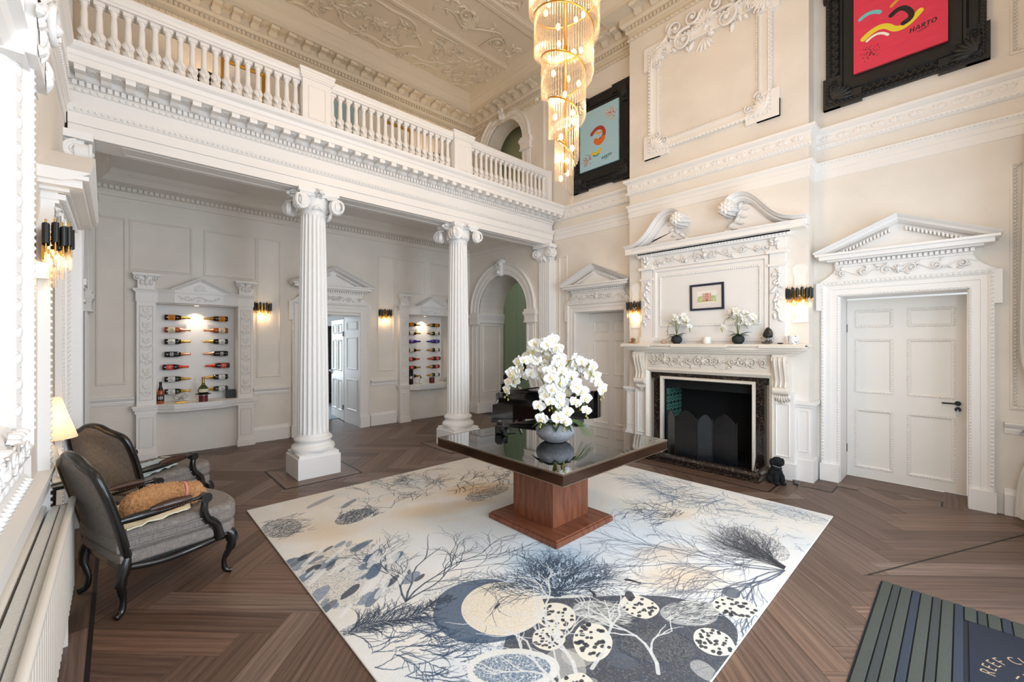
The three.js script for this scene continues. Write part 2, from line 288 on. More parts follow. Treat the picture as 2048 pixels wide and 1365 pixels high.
// ----- cornice under the ceiling -----
{
  const t = struct('trim_1', 'deep plaster cornice with scroll brackets below the ceiling', 'cornice', [3, 6.6, VB]);
  const path = [[UR, VF], [UR, 1.27], [6.1, 1.27], [6.1, 3.71], [UR, 3.71], [UR, 5.75], [6.3, 5.75], [6.3, VB], [-0.31, VB], [-0.31, VF]];
  const prof = [[0, 6.56], [0.025, 6.565], [0.035, 6.59], [0.02, 6.61], [0.02, 6.62], [0.012, 6.64], [0.012, 6.68], [0.04, 6.69], [0.05, 6.71], [0.05, 6.77], [0.09, 6.78], [0.12, 6.82], [0.12, 6.92], [0.36, 6.93], [0.36, 7.0], [0.38, 7.01], [0.4, 7.05], [0.44, 7.1], [0.45, 7.14], [0.47, 7.15], [0.5, 7.22], [0.52, YC]];
  add(t, 'cornice_moulding', sweep(path, prof, level()), MT.ceil);
  const mod = slab([[0, 0], [0.22, 0], [0.235, -0.02], [0.22, -0.045], [0.17, -0.05], [0.1, -0.045], [0.05, -0.075], [0.02, -0.1], [0, -0.1]], (a, b, h) => new THREE.Vector3(h, b, a), -0.055, 0.055);
  const mg = merge([mod, cyl(0.035, 0.035, 0.13, 10).rotateZ(PI / 2).translate(0, -0.055, 0.03), cyl(0.028, 0.028, 0.125, 10).rotateZ(PI / 2).translate(0, -0.03, 0.2)]);
  const ros = merge([lathe([[0.05, 0], [0.055, -0.012], [0.04, -0.014], [0.03, -0.005], [0.012, -0.02], [0, -0.02]], 12)]);
  const run = (u0, v0, u1, v1, rot, ou, ov) => { const L = hypot(u1 - u0, v1 - v0), n = Math.round(L / 0.262); for (let i = 0; i < n; i++) { const k = (i + 0.5) / n, a = lerp(u0, u1, k), b = lerp(v0, v1, k); put(t, 'modillion', mg, MT.ceil, P3(a + ou * 0.12, 6.93, b + ov * 0.12), [0, rot, 0]); put(t, 'rosette', ros, MT.ceil, P3(lerp(u0, u1, (i + 1) / n) + ou * 0.25, 6.93, lerp(v0, v1, (i + 1) / n) + ov * 0.25)); } };
  run(0.2, VB, 6.0, VB, 0, 0, -1); run(6.3, 7.8, 6.3, 5.8, -PI / 2, -1, 0); run(UR, 5.7, UR, 3.85, -PI / 2, -1, 0); run(6.1, 3.6, 6.1, 1.4, -PI / 2, -1, 0);
  const d = []; d.push(dentils(onBack(VB), 0, 6.2, 6.715, 6.765, 0.062, 0.05, 0.085), dentils(onRight(6.3), 5.8, 8, 6.715, 6.765, 0.062, 0.05, 0.085), dentils(onRight(UR), 3.75, 5.7, 6.715, 6.765, 0.062, 0.05, 0.085), dentils(onRight(6.1), 1.3, 3.7, 6.715, 6.765, 0.062, 0.05, 0.085));
  add(t, 'dentil_row', d, MT.ceil, { stuff: true });
  add(t, 'egg_row', [beads(onBack(VB), [[0.2, 6.585], [6.2, 6.585]], false, 0.075, 0.022, 0.03, 1.2), beads(onRight(6.3), [[5.8, 6.585], [8, 6.585]], false, 0.075, 0.022, 0.03, 1.2), beads(onRight(6.1), [[1.3, 6.585], [3.7, 6.585]], false, 0.075, 0.022, 0.03, 1.2), beads(onRight(UR), [[3.75, 6.585], [5.7, 6.585]], false, 0.075, 0.022, 0.03, 1.2)], MT.ceil, { stuff: true });
}
// ----- gallery: beam, entablature, floor -----
{
  const t = struct('trim_2', 'white entablature carrying the gallery above the columns', 'entablature', [3, 3.6, 5.58]);
  add(t, 'beam', [bx(-0.31, 6.3, 3.604, 4.3, 5.586, 5.94), bx(-0.31, 6.2, YS, 4.2, 5.9, VB)], MT.trim);
  const prof = [[0, 3.6], [0, 3.7], [0.02, 3.702], [0.02, 3.8], [0.035, 3.81], [0.05, 3.835], [0.06, 3.85], [0.06, 3.865], [0, 3.868], [0, 4.0], [0.02, 4.005], [0.035, 4.028], [0.045, 4.032], [0.045, 4.08], [0.075, 4.085], [0.095, 4.1], [0.095, 4.13], [0.29, 4.132], [0.29, 4.19], [0.3, 4.2], [0.315, 4.235], [0.345, 4.26], [0.36, 4.285], [0.36, 4.3], [0, 4.31]];
  add(t, 'entablature_moulding', sweep([[6.32, 5.58], [-0.33, 5.58]], prof, level()), MT.trim);
  add(t, 'soffit_moulding', sweep(rect(0.05, 5.66, 6.1, 5.86).map(([a, b]) => [a, b]), [[-0.02, 0], [-0.01, 0.006], [0.01, 0.006], [0.02, 0]], onCeil(3.604), true), MT.trim);
  const B = onBack(5.58);
  add(t, 'dentil_row', dentils(B, -0.3, 6.28, 4.036, 4.078, 0.047, 0.045, 0.08, 0.7), MT.trim, { stuff: true });
  add(t, 'leaf_row', beads(B, [[-0.3, 4.016], [6.28, 4.016]], false, 0.05, 0.014, 0.03), MT.trim, { stuff: true });
  add(t, 'bead_row', beads(B, [[-0.3, 3.828], [6.28, 3.828]], false, 0.045, 0.012, 0.05), MT.trim, { stuff: true });
  const mod = merge([slab([[0, 0], [0.185, 0], [0.19, -0.02], [0.18, -0.045], [0.12, -0.04], [0.07, -0.03], [0.03, -0.05], [0, -0.05]], (a, b, h) => new THREE.Vector3(h, b, a), -0.036, 0.036)]);
  const ros = merge([lathe([[0.042, 0], [0.045, -0.006], [0.034, -0.008], [0.03, -0.001], [0.01, -0.002], [0.008, -0.012], [0, -0.012]], 10), ...Array.from({ length: 6 }, (_, k) => blob(0.012, 1, 0.6, 1, 5, 4).translate(cos(k * PI / 3) * 0.022, -0.004, sin(k * PI / 3) * 0.022))]);
  for (let i = 0; i < 40; i++) { const u = -0.24 + i * 0.1665; put(t, 'modillion', mod, MT.trim, P3(u, 4.132, 5.485)); if (i < 39) put(t, 'rosette', ros, MT.trim, P3(u + 0.083, 4.131, 5.39)); }
  // ceiling cornice beneath the gallery
  add(t, 'undercroft_cornice', sweep([[6.2, 5.94], [6.2, VB], [-0.31, VB], [-0.31, 5.94]], [[0, 3.72], [0.02, 3.725], [0.03, 3.76], [0.03, 3.8], [0.06, 3.81], [0.06, 3.86], [0.1, 3.88], [0.16, 3.9], [0.2, 3.96], [0.24, 4.0], [0.25, YS]], level()), MT.wall);
  add(t, 'undercroft_dentils', [dentils(onBack(VB), -0.2, 6.1, 3.805, 3.852, 0.06, 0.06, 0.1, 0.6)], MT.wall, { stuff: true });
}
// ----- string course along the side walls -----
const stringProf = [[0, 4.305], [0.08, 4.3], [0.075, 4.27], [0.05, 4.245], [0.035, 4.235], [0.03, 4.22], [0.026, 4.21], [0.026, 4.105], [0.045, 4.1], [0.035, 4.075], [0.02, 4.06], [0, 4.055]], stringLow = [[0, 3.9], [0.045, 3.895], [0.04, 3.87], [0.025, 3.845], [0.02, 3.84], [0.02, 3.79], [0.012, 3.785], [0.012, 3.69], [0, 3.685]];
{
  const t = struct('trim_3', 'carved string course running across the right wall above the fireplace', 'moulding', [UR, 3.7, 2.5]);
  const path = [[UR, VF], [UR, 1.27], [6.1, 1.27], [6.1, 3.71], [UR, 3.71], [UR, 5.6]];
  add(t, 'string_moulding', [sweep(path, stringProf, level()), sweep(path, stringLow, level())], MT.trim);
  const g = [];
  for (const [m, a0, a1] of [[onRight(6.074), 1.3, 3.7], [onRight(UR - 0.026), -0.7, 1.2], [onRight(UR - 0.026), 3.75, 5.25]]) for (let a = a0 + 0.08; a < a1 - 0.05; a += 0.16) { for (const s of [-1, 1]) { g.push(leaf(m, a, 4.155, 0.075, 0.05, s * 0.5 + (s < 0 ? PI : 0), 0.012), leaf(m, a, 4.155, 0.07, 0.035, s * 1.1 + (s < 0 ? PI : 0), 0.012)); } }
  add(t, 'carved_band', g, MT.trim, { stuff: true });
  add(t, 'egg_row', [beads(onRight(6.1), [[1.2, 4.08], [3.78, 4.08]], false, 0.04, 0.011, 0.035), beads(onRight(UR), [[-0.7, 4.08], [1.2, 4.08]], false, 0.04, 0.011, 0.035), beads(onRight(UR), [[3.78, 4.08], [5.3, 4.08]], false, 0.04, 0.011, 0.035), beads(onRight(UR), [[-0.7, 3.87], [1.2, 3.87]], false, 0.035, 0.01, 0.04)], MT.trim, { stuff: true });
  const l = struct('trim_4', 'carved string course high on the left wall meeting the gallery', 'moulding', [UL, 3.7, 3]);
  add(l, 'string_moulding', [sweep([[UL, 5.58], [UL, VF]], stringProf, level()), sweep([[UL, 5.58], [UL, VF]], stringLow, level())], MT.trim);
  add(l, 'egg_row', [beads(onLeft(UL), [[1, 4.08], [5.5, 4.08]], false, 0.04, 0.012, 0.035), beads(onLeft(UL), [[1, 3.87], [5.5, 3.87]], false, 0.04, 0.011, 0.04)], MT.trim, { stuff: true });
}
// ----- skirtings, chair rails, wall panels -----
const skirt = [[0.03, 0], [0.03, 0.2], [0.022, 0.215], [0.012, 0.23], [0.008, 0.25], [0, 0.255]], dado = [[0, 0.79], [0.012, 0.795], [0.02, 0.83], [0.02, 0.85], [0.035, 0.865], [0.05, 0.89], [0.05, 0.905], [0, 0.91]];
{
  const mk = (name, label, at, paths) => { const t = struct(name, label, 'baseboard', at); for (const p of paths) { add(t, 'skirting', sweep(p, skirt, level(), false, false), MT.trim); add(t, 'chair_rail', sweep(p, dado, level()), MT.trim); } };
  mk('baseboard_back', 'skirting and chair rail along the back wall', [3, 0, VB], [[[6.2, VB], [5.78, VB]], [[4.26, VB], [3.7, VB]], [[2.2, VB], [1.66, VB]], [[0.18, VB], [-0.3, VB]]]);
  mk('baseboard_right', 'skirting and chair rail along the right wall', [UR, 0, 2], [[[UR, VF], [UR, -0.28]], [[UR, 3.71], [UR, 3.76]], [[UR, 5.24], [UR, 5.5]]]);
  mk('baseboard_left', 'skirting and chair rail along the left wall', [UL, 0, 3], [[[UL, 3.7], [UL, VF]]]);
  const line = [[-0.018, 0], [-0.015, 0.012], [0, 0.018], [0.012, 0.008], [0.018, 0]];
  const t = struct('trim_5', 'slim raised panel mouldings on the back wall', 'moulding', [3, 1.1, VB]);
  for (const r of [[-0.2, 1.1, 0.08, 3.42], [0.14, 2.72, 0.83, 3.42], [1.0, 2.72, 1.7, 3.42], [1.72, 1.1, 2.06, 3.42], [3.86, 1.1, 4.2, 3.42], [4.26, 2.72, 4.92, 3.42], [5.1, 2.72, 5.8, 3.42]]) add(t, 'panel_moulding', sweep(rect(...r), line, onBack(VB), true), MT.wall);
  const s = struct('trim_6', 'beaded panel mouldings on the right wall beside the doors', 'moulding', [UR, 1.1, 3]);
  add(s, 'panel_moulding', [sweep(rect(-0.7, 1.05, -0.33, 3.42), line, onRight(UR), true), beads(onRight(UR), rect(-0.68, 1.07, -0.35, 3.4), true, 0.035, 0.011, 0.01)], MT.wall);
  add(s, 'panel_moulding', sweep(rect(5.24, 1.05, 5.42, 3.34), line, onRight(UR), true), MT.wall);
  add(s, 'panel_moulding', [sweep(rect(-0.7, 4.5, -0.33, 6.3), line, onRight(UR), true), beads(onRight(UR), rect(-0.68, 4.52, -0.35, 6.28), true, 0.035, 0.011, 0.01)], MT.wall);
}
// ----- doors -----
function panelDoor(parent, map, a0, a1, y0, y1, th, cols, rows, mat = MT.door) {
  const hs = []; for (const c of cols) for (const r of rows) hs.push(rect(c[0], r[0], c[1], r[1]));
  add(parent, 'door_frame', slab(rect(a0, y0, a1, y1), map, -th, 0, hs), mat);
  for (const h of hs) { const p = add(parent, 'panel', slab(h, map, -th + 0.004, -0.014), mat); add(p, 'bead_moulding', [sweep(h, [[0, -0.014], [0, 0.002], [0.012, 0.007], [0.024, -0.002], [0.03, -0.014]], map, true), beads(map, h, true, 0.028, 0.009, 0.004)], mat); }
}
function doorcase(t, map, c, o = {}) {
  const S = (m, h) => (a, b, x) => m(a + c, b, x + h), m = S(map, 0), W = 0.53, T = o.top ?? 2.24;
  const ap = [[0, -0.02], [0, 0.02], [0.014, 0.028], [0.02, 0.02], [0.075, 0.02], [0.08, 0.03], [0.125, 0.03], [0.13, 0.04], [0.15, 0.052], [0.17, 0.052], [0.17, -0.02]];
  const ar = add(t, 'architrave', [sweep([[-W, 0.2], [-W, T], [W, T], [W, 0.2]], ap, m), ...[-1, 1].map((s) => slab(rect(s * (W + 0.165), 2.075, s * (W + 0.223), T + 0.17), m, -0.02, 0.05)), ...[-1, 1].map((s) => slab(rect(s * (W - 0.004), 0, s * (W + 0.185), 0.205), m, -0.02, 0.06))], MT.trim);
  add(ar, 'bead_row', [beads(m, [[-W - 0.155, 0.25], [-W - 0.155, T + 0.155], [W + 0.155, T + 0.155], [W + 0.155, 0.25]], false, 0.04, 0.013, 0.05), beads(m, [[-W - 0.008, 0.25], [-W - 0.008, T + 0.008], [W + 0.008, T + 0.008], [W + 0.008, 0.25]], false, 0.032, 0.008, 0.026)], MT.trim, { stuff: true });
  const T2 = T + 0.17, fr = []; for (let i = 0; i <= 8; i++) { const k = i / 8; fr.push([0.72 - 0.16 * sin(k * PI / 2), T2 + 0.17 * k]); }
  add(t, 'frieze', slab([...fr, ...fr.map(([a, b]) => [-a, b]).reverse()], m, 0, 0.06), MT.trim);
  add(t, 'frieze_carving', arabesque(S(map, 0.06), -0.6, 0.6, T2 + 0.015, T2 + 0.165, 0.03, 3), MT.trim);
  const y = T2 + 0.17;
  add(t, 'cornice', [slab(rect(-0.56, y, 0.56, y + 0.02), m, 0, 0.08), slab(rect(-0.57, y + 0.02, 0.57, y + 0.065), m, 0, 0.075), slab(rect(-0.63, y + 0.065, 0.63, y + 0.085), m, 0, 0.13), slab(rect(-0.7, y + 0.085, 0.7, y + 0.13), m, 0, 0.19), slab(rect(-0.735, y + 0.13, 0.735, y + 0.155), m, 0, 0.22)], MT.trim);
  add(t, 'dentil_row', [dentils(m, -0.565, 0.565, y + 0.024, y + 0.06, 0.042, 0.075, 0.11), ...[-1, 1].map((s) => Array.from({ length: 17 }, (_, i) => { const a = s * (0.06 + i * 0.031), b = y + 0.4 - abs(a) * 0.435; return slab([[a, b - 0.04], [a + s * 0.018, b - 0.047], [a + s * 0.018, b - 0.01], [a, b - 0.003]], m, 0.04, 0.11); }))], MT.trim, { stuff: true });
  add(t, 'pediment', [sweep([[-0.735, y + 0.13], [0, y + 0.45], [0.735, y + 0.13]], [[-0.02, 0], [-0.02, 0.1], [0, 0.16], [0.02, 0.18], [0.03, 0.2], [0.045, 0.225], [0.05, 0.23], [0.05, 0]], m, false, true), slab([[-0.66, y + 0.15], [0.66, y + 0.15], [0, y + 0.44]], m, 0, 0.05)], MT.trim);
}
{
  const t1 = struct('trim_7', 'white pedimented doorcase around the closed six-panel door right of the fireplace', 'doorcase', [UR, 0, 0.485]); doorcase(t1, onRight(UR), 0.485);
  add(t1, 'reveal', [bx(UR, 6.8, 2.235, 2.25, -0.05, 1.02), bx(UR, 6.8, 0, 2.24, 1.005, 1.02), bx(UR, 6.8, 0, 2.24, -0.05, -0.037)], MT.trim);
  const d1 = struct('door_1', 'closed white six-panel door with a black lever handle', 'door', [6.8, 0, 0.485]);
  panelDoor(d1, onRight(6.765), -0.034, 1.002, 0.012, 2.212, 0.045, [[0.06, 0.44], [0.57, 0.92]], [[0.13, 0.85], [1.06, 1.72], [1.87, 2.08]]);
  const hd = add(d1, 'door_handle', [mv(cyl(0.026, 0.026, 0.012, 18).rotateZ(PI / 2), 6.757, 1.01, 0.035), mv(cyl(0.009, 0.009, 0.05, 10).rotateZ(PI / 2), 6.735, 1.01, 0.035), rb(6.705, 6.722, 1.001, 1.019, 0.03, 0.16, 0.007)], MT.black, { label: 'black lever handle' });
  add(hd, 'lock_cylinder', mv(cyl(0.026, 0.026, 0.014, 18).rotateZ(PI / 2), 6.757, 0.945, 0.035), MT.black);
  add(hd, 'key', [bx(6.72, 6.75, 0.942, 0.95, 0.033, 0.036), bx(6.718, 6.721, 0.87, 0.94, 0.028, 0.042)], MT.steel);
  for (const y of [0.35, 1.86]) add(d1, 'hinge', mv(cyl(0.008, 0.008, 0.1, 8), 6.76, y, 1.006), MT.black);
  const t2 = struct('trim_8', 'cream pedimented doorcase behind the piano beside the chimney breast', 'doorcase', [UR, 0, 4.5]); doorcase(t2, onRight(UR), 4.5);
  add(t2, 'reveal', [bx(UR, 6.8, 2.235, 2.25, 3.97, 5.03), bx(UR, 6.8, 0, 2.24, 5.015, 5.03)], MT.trim);
  const d2 = struct('door_2', 'closed panelled door behind the piano', 'door', [6.8, 0, 4.5]);
  panelDoor(d2, onRight(6.765), 3.985, 5.015, 0.012, 2.23, 0.045, [[4.1, 4.44], [4.56, 4.9]], [[0.13, 0.85], [1.06, 1.72], [1.87, 2.08]]);
  const t3 = struct('trim_9', 'pedimented doorcase of the open library doorway on the back wall', 'doorcase', [2.95, 0, VB]); doorcase(t3, onBack(VB), 2.95);
  const rv = add(t3, 'reveal', [bx(3.5, 3.56, 0, 2.24, VB, 8.92), bx(2.38, 2.44, 0, 2.24, VB, 8.92), bx(2.4, 3.54, 2.2, 2.26, VB, 8.92)], MT.door);
  for (const r of [[0.28, 0.92], [1.12, 1.78], [1.92, 2.1]]) add(rv, 'reveal_panel', sweep(rect(8.25, r[0], 8.78, r[1]), [[0, 0], [0, 0.008], [0.015, 0.012], [0.03, 0.002], [0.03, 0]], (a, b, h) => P3(3.5 - h, b, a), true), MT.door);
  const d3 = struct('door_3', 'white panelled door standing open into the library', 'door', [3.53, 0, 8.95]);
  { const ang = atan2(1.15, 0.13), ex = [cos(ang), sin(ang)], map = (a, b, h) => P3(3.5 + ex[0] * a - ex[1] * h, b, 8.96 + ex[1] * a + ex[0] * h); panelDoor(d3, map, 0, 1.0, 0.012, 2.16, 0.045, [[0.12, 0.44], [0.56, 0.88]], [[0.2, 0.85], [1.06, 1.72], [1.87, 2.06]]); const q = map(0.94, 1.02, 0.04); add(d3, 'door_knob', [blob(0.03, 1, 1, 1).translate(q.x, q.y, q.z), blob(0.02, 1, 3, 1).translate(...map(0.94, 1.0, 0.005).toArray())], MT.steel); for (const y of [0.3, 1.85]) { const e = map(0.0, y, 0.01); add(d3, 'hinge', cyl(0.01, 0.01, 0.1, 8).translate(e.x, e.y, e.z), MT.dark); } }
  const t4 = struct('trim_10', 'pedimented doorcase on the left wall behind the lamp', 'doorcase', [UL, 0, 4.51]); doorcase(t4, onLeft(UL), 4.51);
  // arches under and above the gallery
  const arch = (t, map, c, hi, ho, sp, y0) => {
    const path = archPts(c, hi, sp, sp - 0.001), prof = [[0, -0.02], [0, 0.02], [0.02, 0.035], [0.03, 0.03], [0.1, 0.03], [0.105, 0.045], [ho - hi - 0.04, 0.045], [ho - hi - 0.02, 0.07], [ho - hi, 0.07], [ho - hi, -0.02]];
    add(t, 'archivolt', sweep(path, prof, map), MT.trim);
    for (const s of [-1, 1]) { add(t, 'impost', [[0.0, 0.05, 0.03], [-0.06, 0, 0.05], [-0.09, -0.06, 0.035], [-0.2, -0.09, 0.025], [-0.225, -0.2, 0.04]].map(([b0, b1, h]) => slab(rect(c + s * (hi - h), sp + b0 - 0.05, c + s * (ho + h), sp + b1 - 0.05), map, -0.02, 0.04 + h)), MT.trim); add(t, 'pier_facing', [slab(rect(c + s * hi, y0, c + s * ho, sp - 0.22), map, -0.01, 0.03), slab(rect(c + s * (hi - 0.01), y0, c + s * (ho + 0.02), y0 + 0.24), map, -0.01, 0.05), sweep(rect(c + s * (hi + 0.05), y0 + 0.4, c + s * (ho - 0.05), sp - 0.32), [[-0.008, 0.03], [0, 0.04], [0.008, 0.03]], map, true)], MT.trim); }
    const k = [leaf(map, c, sp + hi + 0.12, 0.16, 0.14, -PI / 2, 0.16), slab([[c - 0.06, sp + hi - 0.02], [c + 0.06, sp + hi - 0.02], [c + 0.085, sp + ho + 0.05], [c - 0.085, sp + ho + 0.05]], map, 0, 0.1)];
    for (let i = -3; i <= 3; i++) k.push(leaf(map, c, sp + ho - 0.1, 0.2, 0.06, PI / 2 + i * 0.26, 0.15));
    add(t, 'keystone', k, MT.trim);
  };
  const a1 = struct('trim_11', 'round arch to the staircase with a leafy keystone', 'arch', [6.2, 0, 6.96]); arch(a1, onRight(6.2), 6.96, 0.8, 1.05, 2.36, 0);
  add(a1, 'reveal_panel', [sweep(rect(6.34, 0.5, 6.85, 2.05), [[-0.01, 0], [0, 0.012], [0.012, 0]], (a, b, h) => P3(a, b, 7.76 - h), true), sweep([[6.2, 7.76], [6.97, 7.76]].map(([a, b]) => [a, b]), [[0, 2.12], [-0.04, 2.13], [-0.03, 2.2], [-0.06, 2.3], [-0.05, 2.36], [0, 2.36]], level()), bx(6.2, 6.97, 0, 0.24, 7.73, 7.77)], MT.trim);
  const a2 = struct('trim_12', 'round arch in the gallery end wall', 'arch', [6.3, 4.2, 7.0]); arch(a2, onRight(6.3), 7.0, 0.61, 0.84, 6.0, 4.2);
  const a3 = struct('trim_13', 'round arch on the left wall beneath the gallery', 'arch', [-0.31, 0, 6.96]); arch(a3, onLeft(-0.31), 6.96, 0.8, 1.05, 2.36, 0);
}
// ----- rooms glimpsed beyond -----
{
  const s = struct('stair_hall', 'sage green stair hall seen through the arch', 'room', [7.6, 0, 7]);
  add(s, 'stair_wall', [bx(8.6, 8.75, -0.02, 7.2, 4, 9.5), bx(6.97, 8.75, -0.02, 7.2, 9.5, 9.6), bx(6.97, 8.75, -0.02, 7.2, 3.9, 4.0)], MT.sage);
  add(s, 'stair_floor', bx(6.2, 8.7, -0.1, 0, 4, 9.5), MT.dark);
  add(s, 'stair_ceiling', bx(6.7, 8.75, 7.2, 7.3, 3.9, 9.6), MT.ceil);
  const ln = [[-0.03, 0], [-0.02, 0.02], [0.02, 0.02], [0.03, 0]], R = onRight(8.6);
  add(s, 'wall_panel', sweep([[9.0, 1.0], [7.25, 2.2], [7.25, 4.0], [9.0, 4.0]].map(([a, b]) => [a, b]), ln, R, true), MT.sage); add(s, 'wall_panel', sweep([[7.05, 1.2], [5.5, 2.35], [5.5, 4.4], [7.05, 4.4]], ln, R, true), MT.sage);
  add(s, 'corner_pilaster', bx(8.4, 8.6, 0, 4.6, 7.1, 7.2), MT.sage);
  const st = thing('staircase', 'dark stained staircase rising beyond the arch', 'staircase', [8.0, 0, 7.9]);
  for (let i = 0; i < 12; i++) add(st, 'step', bx(7.4, 8.55, 0.0 + i * 0.17, 0.17 + i * 0.17, 8.4 - i * 0.27, 8.13 - i * 0.27), MT.mahog);
  add(st, 'string_board', slab([[8.5, 0.0], [8.5, 0.62], [4.9, 2.95], [4.9, 2.2]], R, 1.15, 1.2), MT.mahog);
  add(st, 'string_board', slab([[8.6, 0.35], [8.6, 0.75], [4.9, 3.1], [4.9, 2.7]], R, 0.0, 0.04), MT.mahog);
  const l = struct('library_room', 'bright library room seen through the open doorway', 'room', [3, 0, 10]);
  add(l, 'library_wall', [slab(rect(1.2, -0.02, 5, 3.2), onBack(12.4), 0, -0.1, [rect(1.9, 0.6, 4.1, 2.9)]), bx(1.1, 1.2, -0.02, 3.2, 8.95, 12.4), bx(4.9, 5, -0.02, 3.2, 8.95, 12.4)], MT.white);
  add(l, 'library_ceiling', bx(1.1, 5, 3.2, 3.3, 8.95, 12.5), MT.white);
  add(l, 'library_floor', bx(1.1, 5, -0.1, 0, 8.0, 12.5), std('#5a463a', { roughness: 0.3 }));
  add(l, 'library_carpet', bx(1.3, 4.8, 0, 0.012, 9.35, 12.3), std('#8f9aa0', { roughness: 0.95 }));
  const w = struct('window_6', 'bright sash window in the library', 'window', [3, 0.6, 12.4]);
  add(w, 'window_frame', [slab(rect(1.9, 0.6, 4.1, 2.9), onBack(12.42), -0.03, 0.03, [rect(1.97, 0.67, 4.03, 2.83)]), ...[2.45, 3, 3.55].map((a) => slab(rect(a - 0.015, 0.6, a + 0.015, 2.9), onBack(12.42), -0.02, 0.02)), ...[1.2, 1.75, 2.3].map((b) => slab(rect(1.9, b - 0.015, 4.1, b + 0.015), onBack(12.42), -0.02, 0.02))], MT.white);
  add(w, 'pane', bx(1.95, 4.05, 0.65, 2.85, 12.42, 12.425), phy('#ffffff', { transmission: 1, roughness: 0, thickness: 0 }));
  const b = thing('bookcase', 'dark wooden bookcase glimpsed through the library doorway', 'bookcase', [4.1, 0, 11.6]);
  add(b, 'carcass', [bx(3.72, 4.6, 0, 2.1, 11.85, 11.88), bx(3.72, 3.75, 0, 2.1, 11.5, 11.85), bx(4.57, 4.6, 0, 2.1, 11.5, 11.85), bx(3.72, 4.6, 2.07, 2.1, 11.5, 11.85)], std('#2b1c17', { roughness: 0.4 }));
  for (const y of [0.3, 0.8, 1.3, 1.7]) add(b, 'shelf', bx(3.75, 4.57, y, y + 0.03, 11.52, 11.85), std('#3a2821'));
  const g = struct('gallery_recess', 'pale landing beyond the gallery arch', 'room', [7.2, 4.2, 7]);
  add(g, 'recess_wall', [bx(6.98, 7.05, 4.1, 7.2, 5.8, 8.4)], MT.sage);
}
